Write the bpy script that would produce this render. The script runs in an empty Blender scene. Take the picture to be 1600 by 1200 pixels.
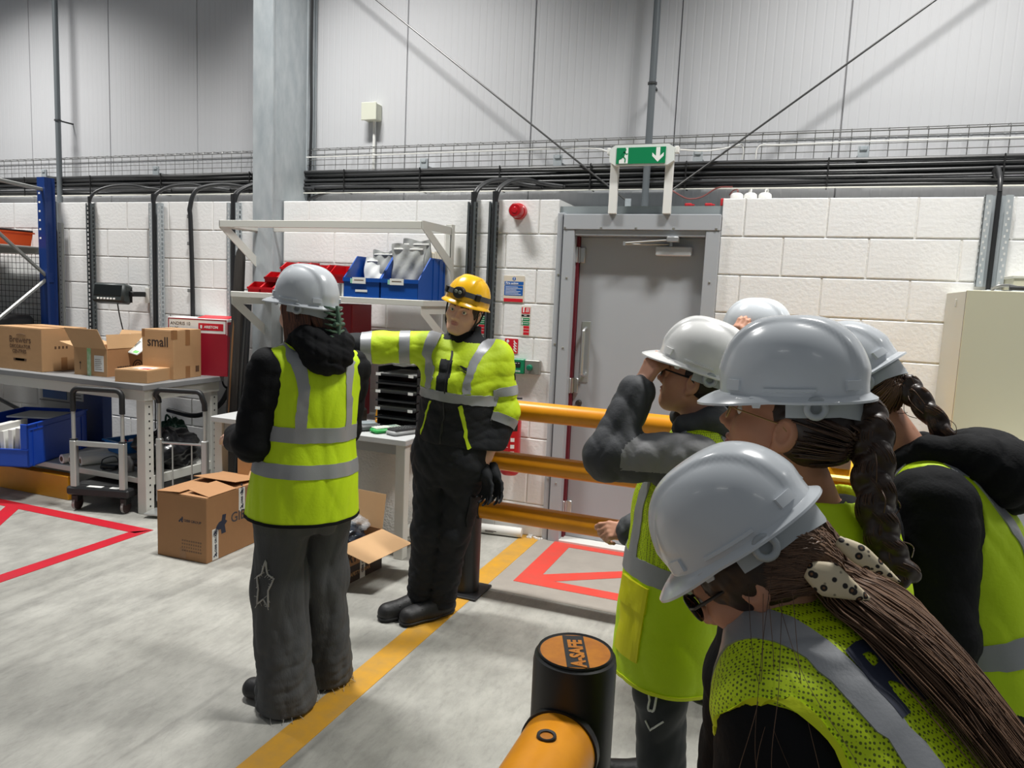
import bpy, bmesh, math, random
import numpy as np
from mathutils import Vector, Matrix, Euler

SC = bpy.context.scene
COL = SC.collection
PI = math.pi
rad = math.radians
random.seed(7)

# ------------------------------------------------------------------ camera
cam_d = bpy.data.cameras.new('camera')
cam_d.sensor_width = 36.0
cam_d.lens = 25.83
cam_d.clip_start = 0.05
cam_o = bpy.data.objects.new('camera', cam_d)
COL.objects.link(cam_o)
cr = Vector((0.930774, 0.362929, 0.044073))
cu = Vector((-0.083490, 0.093642, 0.992099))
cf = Vector((-0.355934, 0.927100, -0.117461))
m3 = Matrix((cr, cu, -cf)).transposed()
cam_o.matrix_world = Matrix.Translation((0, -4.5926, 1.6114)) @ m3.to_4x4()
SC.camera = cam_o

# ------------------------------------------------------------------ world and lamps
w = bpy.data.worlds.new('hall_ambient')
SC.world = w
w.use_nodes = True
bg = w.node_tree.nodes['Background']
bg.inputs[0].default_value = (0.86, 0.93, 1.0, 1)
bg.inputs[1].default_value = 0.14

def area(name, loc, size, power, rot=(0, 0, 0), col=(1, 0.985, 0.95), spread=180):
    d = bpy.data.lights.new(name, 'AREA')
    d.shape = 'RECTANGLE'
    d.size, d.size_y = size
    d.energy = power
    d.color = col
    d.spread = rad(spread)
    o = bpy.data.objects.new(name, d)
    o.location = loc
    o.rotation_euler = rot
    COL.objects.link(o)
    return o

# rows of linear high-bay fittings hung in the hall, the near-wall row strongest
for lx in (-6.6, -3.0, 0.6, 4.2):
    area('high_bay_lamp', (lx, -1.15, 5.2), (0.9, 0.25), 94, (0, 0, 0), spread=108)
for lx in (-6.6, -1.8, 3.0):
    area('high_bay_lamp', (lx, -7.5, 6.0), (1.5, 0.28), 6, spread=140)

SC.view_settings.view_transform = 'Standard'
SC.view_settings.look = 'None'
SC.view_settings.gamma = 1.0
SC.view_settings.use_curve_mapping = False
SC.view_settings.exposure = 0.08

# ------------------------------------------------------------------ materials
def lin(c):
    r = []
    for v in c[:3]:
        v = v / 255.0
        r.append(v / 12.92 if v <= 0.04045 else ((v + 0.055) / 1.055) ** 2.4)
    return tuple(r) + (1.0,)

MATS = {}
def mat(name, col, rough=0.5, metal=0.0, var=0.0, vscale=8.0, bump=0.0, bscale=60.0, coat=0.0,
        emit=0.0, trans=0.0, alpha=1.0, col2=None, stretch=None, sheen=0.0, spec=None, attr=None, ior=None):
    if name in MATS:
        return MATS[name]
    m = bpy.data.materials.new(name)
    m.use_nodes = True
    nt = m.node_tree
    b = nt.nodes['Principled BSDF']
    b.inputs['Base Color'].default_value = lin(col)
    b.inputs['Roughness'].default_value = rough
    b.inputs['Metallic'].default_value = metal
    b.inputs['Coat Weight'].default_value = coat
    b.inputs['Coat Roughness'].default_value = 0.08
    if spec is not None:
        b.inputs['Specular IOR Level'].default_value = spec
    if ior: b.inputs['IOR'].default_value = ior
    if sheen: b.inputs['Sheen Weight'].default_value = sheen
    if emit:
        b.inputs['Emission Color'].default_value = lin(col)
        b.inputs['Emission Strength'].default_value = emit
    b.inputs['Transmission Weight'].default_value = trans
    b.inputs['Alpha'].default_value = alpha
    tc = nt.nodes.new('ShaderNodeTexCoord')
    src = tc.outputs['Object']
    if stretch:
        mp = nt.nodes.new('ShaderNodeMapping')
        mp.inputs['Scale'].default_value = stretch
        nt.links.new(src, mp.inputs[0]); src = mp.outputs[0]
    if var or col2:
        n = nt.nodes.new('ShaderNodeTexNoise')
        n.inputs['Scale'].default_value = vscale
        n.inputs['Detail'].default_value = 6
        n.inputs['Roughness'].default_value = 0.62
        nt.links.new(src, n.inputs['Vector'])
        rp = nt.nodes.new('ShaderNodeValToRGB')
        rp.color_ramp.elements[0].position = 0.3
        rp.color_ramp.elements[1].position = 0.7
        c = lin(col)
        c2 = lin(col2) if col2 else tuple(x * (1 - var) for x in c[:3]) + (1,)
        rp.color_ramp.elements[0].color = c2
        rp.color_ramp.elements[1].color = c
        nt.links.new(n.outputs['Fac'], rp.inputs[0])
        nt.links.new(rp.outputs[0], b.inputs['Base Color'])
    if attr:
        a = nt.nodes.new('ShaderNodeAttribute'); a.attribute_name = attr
        nt.links.new(a.outputs['Color'], b.inputs['Base Color'])
    if bump:
        n2 = nt.nodes.new('ShaderNodeTexNoise')
        n2.inputs['Scale'].default_value = bscale
        n2.inputs['Detail'].default_value = 5
        nt.links.new(src, n2.inputs['Vector'])
        bp = nt.nodes.new('ShaderNodeBump')
        bp.inputs['Strength'].default_value = bump
        bp.inputs['Distance'].default_value = 0.01
        nt.links.new(n2.outputs['Fac'], bp.inputs['Height'])
        nt.links.new(bp.outputs[0], b.inputs['Normal'])
    MATS[name] = m
    return m

# ------------------------------------------------------------------ scene graph helpers
def tag(o, label=None, cat=None, group=None, kind=None):
    if label: o['label'] = label
    if cat: o['category'] = cat
    if group: o['group'] = group
    if kind: o['kind'] = kind
    return o

def thing(name, label, cat, loc=(0, 0, 0), rz=0.0, group=None, kind=None):
    o = bpy.data.objects.new(name, None)
    o.empty_display_size = 0.1
    COL.objects.link(o)
    o.location = loc
    o.rotation_euler = (0, 0, rz)
    return tag(o, label, cat, group, kind)

def copy_tree(o, parent=None):
    c = o.copy()
    COL.objects.link(c)
    if parent: c.parent = parent
    for ch in list(o.children):
        copy_tree(ch, c)
    return c

class MB:
    """collects shapes, then builds ONE mesh object"""
    def __init__(s):
        s.v = []; s.f = []
    def add(s, vs, fs):
        o = len(s.v)
        s.v.extend([tuple(v) for v in vs])
        s.f.extend([tuple(i + o for i in f) for f in fs])
        return s
    def box(s, a, b, bev=0.0):
        x0, y0, z0 = (min(a[i], b[i]) for i in range(3)); x1, y1, z1 = (max(a[i], b[i]) for i in range(3))
        if bev <= 0:
            return s.add([(x0,y0,z0),(x1,y0,z0),(x1,y1,z0),(x0,y1,z0),(x0,y0,z1),(x1,y0,z1),(x1,y1,z1),(x0,y1,z1)],
                [(0,3,2,1),(4,5,6,7),(0,1,5,4),(1,2,6,5),(2,3,7,6),(3,0,4,7)])
        e = min(bev, (x1-x0)*.45, (y1-y0)*.45, (z1-z0)*.45)
        vs = []; 
        X=(x0,x1); Y=(y0,y1); Z=(z0,z1); sg=(1,-1)
        idx={}
        for i in (0,1):
            for j in (0,1):
                for k in (0,1):
                    cx,cy,cz=X[i],Y[j],Z[k]
                    idx[i,j,k,0]=len(vs); vs.append((cx,cy+sg[j]*e,cz+sg[k]*e))
                    idx[i,j,k,1]=len(vs); vs.append((cx+sg[i]*e,cy,cz+sg[k]*e))
                    idx[i,j,k,2]=len(vs); vs.append((cx+sg[i]*e,cy+sg[j]*e,cz))
        fs=[]
        def F(l, n):
            p=[Vector(vs[q]) for q in l]
            nn=(p[1]-p[0]).cross(p[2]-p[0])
            fs.append(tuple(l) if nn.dot(Vector(n))>0 else tuple(reversed(l)))
        for i in (0,1): F([idx[i,0,0,0],idx[i,1,0,0],idx[i,1,1,0],idx[i,0,1,0]],(-sg[i],0,0))
        for j in (0,1): F([idx[0,j,0,1],idx[1,j,0,1],idx[1,j,1,1],idx[0,j,1,1]],(0,-sg[j],0))
        for k in (0,1): F([idx[0,0,k,2],idx[1,0,k,2],idx[1,1,k,2],idx[0,1,k,2]],(0,0,-sg[k]))
        for j in (0,1):
            for k in (0,1): F([idx[0,j,k,1],idx[1,j,k,1],idx[1,j,k,2],idx[0,j,k,2]],(0,-sg[j],-sg[k]))
        for i in (0,1):
            for k in (0,1): F([idx[i,0,k,0],idx[i,1,k,0],idx[i,1,k,2],idx[i,0,k,2]],(-sg[i],0,-sg[k]))
        for i in (0,1):
            for j in (0,1): F([idx[i,j,0,0],idx[i,j,1,0],idx[i,j,1,1],idx[i,j,0,1]],(-sg[i],-sg[j],0))
        for i in (0,1):
            for j in (0,1):
                for k in (0,1): F([idx[i,j,k,0],idx[i,j,k,1],idx[i,j,k,2]],(-sg[i],-sg[j],-sg[k]))
        return s.add(vs, fs)
    def prism(s, pts, vec, flip=False):
        """planar polygon (3d points) extruded by vec"""
        n = len(pts); vec = Vector(vec)
        p = [Vector(q) for q in pts]
        nn = Vector((0,0,0))
        for i in range(n): nn += (p[i]-p[0]).cross(p[(i+1)%n]-p[0])
        if nn.dot(vec) > 0: p.reverse()
        vs = p + [q + vec for q in p]
        fs = [tuple(range(n)), tuple(range(2*n-1, n-1, -1))]
        for i in range(n):
            j = (i+1) % n
            fs.append((j, i, i+n, j+n))
        return s.add(vs, fs)
    def tube(s, path, r, n=8, cap=True, closed=False):
        P = [Vector(q) for q in path]
        k = len(P)
        rr = r if isinstance(r, (list, tuple)) else [r]*k
        vs = []; fs = []
        T = []
        for i in range(k):
            if closed: t = P[(i+1)%k]-P[i-1]
            else: t = P[min(i+1,k-1)]-P[max(i-1,0)]
            T.append(t.normalized() if t.length > 1e-9 else Vector((0,0,1)))
        a = Vector((0,0,1)) if abs(T[0].z) < .9 else Vector((1,0,0))
        u = (a - T[0]*a.dot(T[0])).normalized()
        for i in range(k):
            u = (u - T[i]*u.dot(T[i]))
            u = u.normalized() if u.length > 1e-6 else T[i].orthogonal().normalized()
            v = T[i].cross(u)
            for j in range(n):
                g = 2*PI*j/n
                vs.append(P[i] + (u*math.cos(g) + v*math.sin(g))*rr[i])
        for i in range(k if closed else k-1):
            i2 = (i+1) % k
            for j in range(n):
                j2 = (j+1) % n
                fs.append((i*n+j, i*n+j2, i2*n+j2, i2*n+j))
        if cap and not closed:
            fs.append(tuple(range(n-1,-1,-1))); fs.append(tuple((k-1)*n+j for j in range(n)))
        return s.add(vs, fs)
    def cyl(s, p0, p1, r, n=16, r1=None):
        return s.tube([p0, p1], [r, r if r1 is None else r1], n)
    def lathe(s, prof, n=24, org=(0,0,0), axis='z'):
        """prof: list of (r, h)"""
        vs = []; fs = []
        o = Vector(org)
        for (r, h) in prof:
            for j in range(n):
                g = 2*PI*j/n
                c, d = r*math.cos(g), r*math.sin(g)
                vs.append(o + (Vector((c,d,h)) if axis=='z' else Vector((c,-h,d)) if axis=='y' else Vector((h,c,d))))
        for i in range(len(prof)-1):
            for j in range(n):
                j2=(j+1)%n
                fs.append((i*n+j, i*n+j2, (i+1)*n+j2, (i+1)*n+j))
        if prof[0][0] > 1e-6: fs.append(tuple(range(n-1,-1,-1)))
        if prof[-1][0] > 1e-6: fs.append(tuple((len(prof)-1)*n+j for j in range(n)))
        return s.add(vs, fs)
    def grid(s, fn, nu, nv):
        vs=[fn(i/(nu-1), j/(nv-1)) for j in range(nv) for i in range(nu)]
        fs=[(j*nu+i, j*nu+i+1, (j+1)*nu+i+1, (j+1)*nu+i) for j in range(nv-1) for i in range(nu-1)]
        return s.add(vs, fs)
    def xform(s, M):
        s.v = [tuple(M @ Vector(v)) for v in s.v]
        return s
    def build(s, name, m, parent=None, smooth=False, world=False, data_only=False):
        me = bpy.data.meshes.new(name)
        off = parent.location if (world and parent) else Vector((0,0,0))
        me.from_pydata([tuple(Vector(v)-off) for v in s.v], [], s.f)
        me.materials.append(m)
        if smooth:
            me.polygons.foreach_set('use_smooth', [True]*len(me.polygons))
            if smooth != 'all':
                me.set_sharp_from_angle(angle=rad(40))
        me.update()
        if data_only: return me
        o = bpy.data.objects.new(name, me)
        COL.objects.link(o)
        if parent: o.parent = parent
        return o

def link(name, me, parent=None, loc=(0,0,0), rot=(0,0,0)):
    o = bpy.data.objects.new(name, me)
    COL.objects.link(o)
    if parent: o.parent = parent
    o.location = loc; o.rotation_euler = rot
    return o

def text(name, body, size, m, parent, loc, rot, depth=0.0006, sx=1.0, bold=0.0, align='LEFT', space=1.0):
    c = bpy.data.curves.new(name, 'FONT')
    c.body = body; c.size = size; c.extrude = depth; c.offset = bold
    c.align_x = align; c.space_character = space
    c.resolution_u = 3
    o = bpy.data.objects.new(name, c)
    COL.objects.link(o)
    dg = bpy.context.evaluated_depsgraph_get()
    me = bpy.data.meshes.new_from_object(o.evaluated_get(dg))
    bpy.data.objects.remove(o); bpy.data.curves.remove(c)
    me.name = name
    me.materials.clear(); me.materials.append(m)
    o = bpy.data.objects.new(name, me); COL.objects.link(o)
    o.location = loc; o.rotation_euler = rot; o.scale = (sx, 1, 1)
    if parent: o.parent = parent
    return o

def arc(c, r, a0, a1, n, u, v):
    c = Vector(c); u = Vector(u); v = Vector(v)
    return [c + u*r*math.cos(a0+(a1-a0)*i/n) + v*r*math.sin(a0+(a1-a0)*i/n) for i in range(n+1)]

def spline(pts, n=8):
    """Catmull-Rom through points"""
    P = [Vector(q) for q in pts]
    P = [P[0]*2-P[1]] + P + [P[-1]*2-P[-2]]
    out = []
    for i in range(1, len(P)-2):
        for k in range(n):
            t = k/n
            out.append(0.5*((2*P[i]) + (P[i+1]-P[i-1])*t + (2*P[i-1]-5*P[i]+4*P[i+1]-P[i+2])*t*t + (3*P[i]-P[i-1]-3*P[i+1]+P[i+2])*t**3))
    out.append(P[-2])
    return out
# ================================================================== the room
M_block = mat('painted_block', (237, 237, 236), 0.62, bump=0.2, bscale=45, var=0.05, vscale=3)
M_mortar = mat('painted_mortar', (230, 229, 226), 0.7, bump=0.3, bscale=80, var=0.06)
M_clad = mat('cladding_white', (205, 206, 209), 0.42, var=0.03, vscale=1.2)
M_joint = mat('cladding_joint', (128, 128, 128), 0.6)
M_galv = mat('galvanised_steel', (184, 190, 193), 0.45, 0.2, col2=(160, 168, 173), vscale=14, stretch=(1, 1, .35))
M_greyd = mat('door_grey', (170, 174, 179), 0.4, var=0.04, vscale=2)
M_blackc = mat('black_cable', (38, 39, 41), 0.42)
M_wire = mat('zinc_wire', (150, 150, 148), 0.38, 0.7)
M_white = mat('white_plastic', (232, 232, 228), 0.4)

# floor with worn concrete
def floor_mat():
    m = bpy.data.materials.new('worn_concrete'); m.use_nodes = True
    nt = m.node_tree; b = nt.nodes['Principled BSDF']
    tc = nt.nodes.new('ShaderNodeTexCoord')
    def noise(scale, detail, rough, stretch=(1,1,1), rot=0, dist=0):
        mp = nt.nodes.new('ShaderNodeMapping'); mp.inputs['Scale'].default_value = stretch; mp.inputs['Rotation'].default_value = (0,0,rot)
        nt.links.new(tc.outputs['Object'], mp.inputs[0])
        n = nt.nodes.new('ShaderNodeTexNoise'); n.inputs['Scale'].default_value = scale
        n.inputs['Detail'].default_value = detail; n.inputs['Roughness'].default_value = rough
        n.inputs['Distortion'].default_value = dist
        nt.links.new(mp.outputs[0], n.inputs['Vector'])
        return n.outputs['Fac']
    def ramp(src, p0, p1, c0, c1):
        r = nt.nodes.new('ShaderNodeValToRGB')
        r.color_ramp.elements[0].position = p0; r.color_ramp.elements[1].position = p1
        r.color_ramp.elements[0].color = c0; r.color_ramp.elements[1].color = c1
        nt.links.new(src, r.inputs[0]); return r.outputs[0]
    def mul(a, bb, f=1.0):
        x = nt.nodes.new('ShaderNodeMix'); x.data_type = 'RGBA'; x.blend_type = 'MULTIPLY'
        x.inputs['Factor'].default_value = f
        nt.links.new(a, x.inputs['A']); nt.links.new(bb, x.inputs['B']); return x.outputs['Result']
    base = ramp(noise(1.3, 8, .62), .3, .7, lin((152,151,144)), lin((184,183,176)))
    g = lambda v: (v, v, v, 1)
    base = mul(base, ramp(noise(7, 10, .7, (1,.55,1), .5), .30, .60, g(.68), g(1)))
    base = mul(base, ramp(noise(38, 6, .75, (1, .3, 1), .9), .25, .5, g(.78), g(1)))
    # long scuffs and tyre marks in several directions
    for sc, st, ro in ((5, (1, .06, 1), .25), (6, (1, .05, 1), 1.2), (4, (1, .04, 1), 2.2)):
        base = mul(base, ramp(noise(sc, 3, .5, st, ro, .6), .30, .37, g(.84), g(1)))
    # thin curved scratches
    v = nt.nodes.new('ShaderNodeTexVoronoi'); v.feature = 'DISTANCE_TO_EDGE'; v.inputs['Scale'].default_value = 1.4
    mp = nt.nodes.new('ShaderNodeMapping'); nt.links.new(tc.outputs['Object'], mp.inputs[0])
    dn = nt.nodes.new('ShaderNodeTexNoise'); dn.inputs['Scale'].default_value = 1.6; dn.inputs['Detail'].default_value = 3
    nt.links.new(tc.outputs['Object'], dn.inputs['Vector'])
    ad = nt.nodes.new('ShaderNodeMix'); ad.data_type = 'RGBA'; ad.blend_type = 'ADD'; ad.inputs['Factor'].default_value = .7
    nt.links.new(mp.outputs[0], ad.inputs['A']); nt.links.new(dn.outputs['Color'], ad.inputs['B'])
    nt.links.new(ad.outputs['Result'], v.inputs['Vector'])
    base = mul(base, ramp(v.outputs['Distance'], .0, .004, g(.80), g(1)), .35)
    nt.links.new(base, b.inputs['Base Color'])
    rr = nt.nodes.new('ShaderNodeMapRange'); rr.inputs['To Min'].default_value = .34; rr.inputs['To Max'].default_value = .6
    nt.links.new(noise(3, 6, .6), rr.inputs[0]); nt.links.new(rr.outputs[0], b.inputs['Roughness'])
    bp = nt.nodes.new('ShaderNodeBump'); bp.inputs['Strength'].default_value = .12; bp.inputs['Distance'].default_value = .004
    nt.links.new(noise(60, 6, .6), bp.inputs['Height']); nt.links.new(bp.outputs[0], b.inputs['Normal'])
    return m
M_floor = floor_mat()
fl = MB().box((-11, -12, -.12), (8, .42, 0)).build('floor', M_floor)
tag(fl, 'worn light grey concrete warehouse floor', 'floor', kind='structure')

# ---- block walls: mortar core + every block
def block_mesh(L, H=.215, D=.1, e=.004):
    m = MB(); b = .0035
    x0,x1,z0,z1 = 0,L,0,H
    vs = [(x0+b,0,z0+b),(x1-b,0,z0+b),(x1-b,0,z1-b),(x0+b,0,z1-b),(x0,b,z0),(x1,b,z0),(x1,b,z1),(x0,b,z1),(x0,D,z0),(x1,D,z0),(x1,D,z1),(x0,D,z1)]
    fs = [(0,1,2,3),(4,5,1,0),(5,6,2,1),(6,7,3,2),(7,4,0,3),(8,9,5,4),(9,10,6,5),(10,11,7,6),(11,8,4,7)]
    return m.add(vs, fs).build('block', M_block, data_only=True)
BM = {}
def block(L):
    k = round(L, 3)
    if k not in BM: BM[k] = block_mesh(k)
    return BM[k]
def block_wall(name, label, xa, xb, j0):
    c = MB().box((xa, .0055, 0), (xb, .33, 2.246))
    wall = c.build(name, M_mortar); tag(wall, label, 'wall', kind='structure')
    for row in range(10):
        z = 2.25 - .225*(row+1) + .005
        off = j0 + (.225 if row % 2 else 0)
        k0 = math.floor((xa-off)/.45)
        x = off + k0*.45
        while x < xb:
            a = max(x+.005, xa); b = min(x+.445, xb)
            if b-a > .03:
                o = link('block', block(b-a), wall, (a, random.uniform(-.0012, .0012), z))
            x += .45
    return wall
block_wall('wall_left', 'white painted blockwork wall behind the packing bench, left of the steel column', -7.42, -3.83, -5.2243)
block_wall('wall_centre', 'white painted blockwork wall between the steel column and the grey door', -3.652, -1.492, -5.2243)
block_wall('wall_right', 'white painted blockwork wall right of the grey door', -.475, 3.2, -.3474)

# ---- profiled cladding above, one panel per metre with fine ribs
def panel_mesh():
    H = 4.2; w_ = .996
    prof = [(0, .014), (.004, 0)]
    n = 18
    for i in range(n):
        x = .004 + (w_-.008)*(i+.5)/n
        prof += [(x-.007, 0), (x-.003, .0009), (x+.003, .0009), (x+.007, 0)]
    prof += [(w_-.004, 0), (w_, .014)]
    vs = [(x, y, 0) for x, y in prof] + [(x, y, H) for x, y in prof]
    k = len(prof)
    fs = [(i, i+1, i+1+k, i+k) for i in range(k-1)]
    return MB().add(vs, fs).build('panel', M_clad, data_only=True)
pm = panel_mesh()
wb = MB().box((-10.9, .412, 0), (5.2, .5, 6.3)).build('wall_back', M_joint)
tag(wb, 'ribbed white metal cladding wall above the blockwork', 'wall', kind='structure')
for k in range(-4, 12):
    link('panel', pm, wb, (-6.8601+k+.002, .3974, 2.15))
# shallow recessed opaque lap plate behind the doorway so the opening above the door shows cladding
# grey lining of the doorway head
lt = MB().box((-1.49, .02, 2.15), (-.476, .32, 2.205)).build('trim_1', mat('grey_lintel', (150, 158, 160), .5, var=.1))
tag(lt, 'grey steel lintel above the door frame', 'trim', kind='structure')

# ---- steel column
colm = thing('steel_column', 'tall galvanised steel column standing against the wall', 'column', (-3.74, .06, 0), kind='structure')
h = 6.2
cc = MB().box((-3.828, -.128, 0), (-3.653, -.112, h)).build('flange', M_galv, colm, world=True)
cc = MB().box((-3.828, .372, 0), (-3.653, .388, h)).build('flange', M_galv, colm, world=True)
cc = MB().box((-3.675, -.112, 0), (-3.664, .372, h)).build('web', M_galv, colm, world=True)
MB().box((-3.664, .28, 0), (-3.655, .36, h)).build('cable_cover', M_galv, colm, world=True)
mc = MB()
mc.tube(spline([(-3.64, .30, 6.1), (-3.63, .29, 4.5), (-3.642, .30, 3.4), (-3.628, .29, 2.9), (-3.64, .29, 2.28)], 8), .011, 8)
cb = mc.build('black_cable', M_blackc, colm, True, True)

# ---- floor markings
M_red = mat('red_floor_tape', (196, 20, 40), 0.4, col2=(176, 28, 44), vscale=6)
M_redo = mat('red_floor_paint', (214, 62, 50), 0.5, col2=(196, 74, 62), vscale=12)
M_yel = mat('yellow_floor_paint', (205, 150, 32), 0.5, col2=(178, 138, 66), vscale=9)
M_patch = mat('grey_floor_paint', (158, 152, 144), 0.5, var=.12, vscale=10)
def poly(m, pts, z0, z1):
    m.prism([(x, y, z0) for x, y in pts], (0, 0, z1-z0)); return m
pt = poly(MB(), [(-1.50,-.965),(.9,-.965),(.9,.02),(-1.50,.02)], 0, .0012).build('floor_marking', M_patch)
tag(pt, 'grey painted floor patch in front of the door', 'floor marking', kind='structure')
yl = poly(MB(), [(-1.635,-8),(-1.505,-8),(-1.505,.0),(-1.635,.0)], 0, .002).build('floor_marking', M_yel)
tag(yl, 'long yellow line on the floor running to the door', 'floor marking')
rl = thing('floor_marking', 'bright red tape triangle frame on the floor before the packing bench', 'floor marking', (-4.5, -1.6, 0))
def strip(pts): return poly(MB(), pts, 0, .0022)
strip([(-7.5,-1.19),(-3.85,-1.19),(-3.80,-1.09),(-7.5,-1.09)]).build('tape', M_red, rl, world=True)
strip([(-3.90,-1.19),(-3.80,-1.09),(-3.785,-6),(-3.895,-6)]).build('tape', M_red, rl, world=True)
strip([(-5.06,-1.19),(-4.93,-1.19),(-3.90,-2.43),(-3.90,-2.58)]).build('tape', M_red, rl, world=True)
r2 = thing('floor_marking', 'orange red painted keep-clear frame on the floor at the door', 'floor marking', (-1.0, -.4, 0))
def strip2(pts): return poly(MB(), pts, .0012, .003)
strip2([(-1.395,-.80),(-1.275,-.70),(-1.275,-.10),(-1.395,-.01)]).build('paint', M_redo, r2, world=True)
strip2([(-1.395,-.80),(.7,-.80),(.7,-.71),(-1.275,-.70)]).build('paint', M_redo, r2, world=True)
strip2([(-1.395,-.01),(-1.275,-.10),(.7,-.09),(.7,-.01)]).build('paint', M_redo, r2, world=True)
strip2([(-1.275,-.63),(-1.275,-.70),(-1.18,-.70),(-.33,-.1),(-.48,-.1)]).build('paint', M_redo, r2, world=True)
# ================================================================== door
M_dred = mat('dark_red_seal', (104, 18, 34), .5)
M_alu = mat('brushed_aluminium', (196, 198, 198), .32, .75)
M_screw = mat('screw_zinc', (190, 190, 186), .35, .8)
door = thing('door_1', 'grey steel fire exit door with a pull handle and overhead closer', 'door', (-.98, 0, 0), kind='structure')
def dbox(n, a, b, m=M_greyd, bev=.003): return MB().box(a, b, bev).build(n, m, door, world=True)
dbox('fascia', (-1.447, -.034, 2.055), (-.476, .0, 2.15))
dbox('frame', (-1.492, -.018, 0), (-1.447, .06, 2.16))
dbox('frame', (-1.447, -.03, 0), (-1.372, .09, 2.055))
dbox('frame', (-.558, -.03, 0), (-.476, .09, 2.055))
dbox('frame', (-1.372, -.022, 2.018), (-.558, .09, 2.055))
dbox('gap_shade_strip', (-1.4585, -.026, 0), (-1.4525, .0, 2.15), mat('painted_gap_shade', (108, 112, 118), .5))  # solid strip, darker grey paints the shade of a gap in the frame
dbox('seal', (-1.372, .034, .02), (-1.356, .07, 2.018), M_dred, 0)
leaf = dbox('door_leaf', (-1.356, .07, .02), (-.560, .115, 2.016))
dbox('threshold', (-1.372, -.03, 0), (-.558, .12, .018), mat('threshold_white', (214, 214, 210), .5))
mb = MB()
for x in (-1.437, -1.2, -.98, -.75, -.5): mb.lathe([(.0001, .0055), (.006, .004), (.008, 0)], 8, (x, -.034, 2.067), 'y')
for z in (1.75, 1.3, .85, .4):
    mb.lathe([(.0001, .0055), (.006, .004), (.008, 0)], 8, (-1.41, -.03, z), 'y')
    mb.lathe([(.0001, .0055), (.006, .004), (.008, 0)], 8, (-.517, -.03, z), 'y')
    mb.lathe([(.0001, .0055), (.006, .004), (.008, 0)], 8, (-1.471, -.018, z+.02), 'y')
mb.build('screws', M_screw, door, True, True)
for z in (1.90, 1.05, .22):
    hb = MB(); hb.box((-1.374, .02, z-.05), (-1.358, .05, z+.05), .003); hb.box((-1.355, .052, z-.05), (-1.318, .0705, z+.05), .004)
    hb.cyl((-1.358, .045, z-.05), (-1.358, .045, z+.05), .009, 10)
    hb.build('hinge', M_alu, door, True, True)
hp = MB().box((-1.318, .066, 1.075), (-1.258, .0705, 1.475), .002).build('handle_plate', mat('satin_plate', (176, 180, 182), .36, .5), door, world=True)
hm = MB().tube([(-1.288, .068, 1.12)] + arc((-1.288, .035, 1.14), .02, -PI/2, -PI, 4, (0,0,1), (0,1,0))[0:0] + spline([(-1.288, .05, 1.12), (-1.288, .016, 1.135), (-1.288, .012, 1.17), (-1.288, .012, 1.38), (-1.288, .016, 1.415), (-1.288, .05, 1.43)], 5) + [(-1.288, .068, 1.43)], .0105, 10)
hl = hm.build('pull_handle', M_alu, door, True, True)
MB().lathe([(.0001, .022), (.016, .02), (.021, .012), (.021, 0)], 20, (-1.31, .07, .935), 'y').build('lock_cylinder', mat('lock_dark', (92, 84, 78), .35, .7), door, True, True)
cl = MB().box((-.86, .012, 1.905), (-.64, .07, 1.962), .006).build('door_closer', mat('closer_silver', (204, 206, 206), .3, .35), door, world=True)
def cpart(nm, m): return m.build(nm, M_alu, door, True, True)
ca = MB(); ca.cyl((-.77, .04, 1.962), (-.77, .04, 1.985), .012, 10)
ca.box((-.785, -.048, 1.985), (-.715, .012, 2.016), .003)
cpart('closer_bracket', ca)
ca = MB(); ca.tube([(-.77, .04, 1.975), (-1.05, -.02, 1.968)], .006, 8); ca.tube([(-1.05, -.02, 1.976), (-.75, -.03, 1.998)], .0055, 8); ca.cyl((-1.05, -.02, 1.96), (-1.05, -.02, 1.985), .009, 8)
cpart('closer_arm', ca)

# ================================================================== exit sign on two posts
M_grn = mat('sign_green', (10, 132, 82), .35)
M_swhite = mat('sign_white', (240, 244, 240), .4)
ex = thing('exit_sign', 'green emergency exit sign with running man and down arrow over the door', 'sign', (-.97, -.05, 2.15))
MB().box((-1.155, -.062, 2.15), (-1.105, -.032, 2.5), .002).build('post', M_white, ex, world=True)
MB().box((-.82, -.062, 2.15), (-.772, -.032, 2.5), .002).build('post', M_white, ex, world=True)
sb = MB()
sb.prism([(-1.155, -.1, 2.455), (-1.155, -.1, 2.53), (-1.12, -.1, 2.552), (-.80, -.1, 2.552), (-.765, -.1, 2.53), (-.765, -.1, 2.455), (-.80, -.1, 2.432), (-1.12, -.1, 2.432)], (0, .04, 0))
sb.build('light_housing', mat('sign_housing', (226, 232, 228), .3), ex, world=True)
MB().box((-1.175, -.09, 2.50), (-1.155, -.05, 2.54), .003).build('gland', M_white, ex, world=True)
MB().box((-.765, -.09, 2.50), (-.742, -.05, 2.54), .003).build('gland', M_white, ex, world=True)
fp = MB().box((-1.112, -.1035, 2.44), (-.815, -.1, 2.535)).build('sign_face', M_grn, ex, world=True)
def flat(mb, pts, y, t=.0006):
    mb.prism([(x, y, z) for x, z in pts], (0, -t, 0)); return mb
pg = MB()
flat(pg, [(-1.094,2.442),(-1.040,2.442),(-1.040,2.534),(-1.056,2.534),(-1.056,2.50),(-1.094,2.46)], -.1035)
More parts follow.
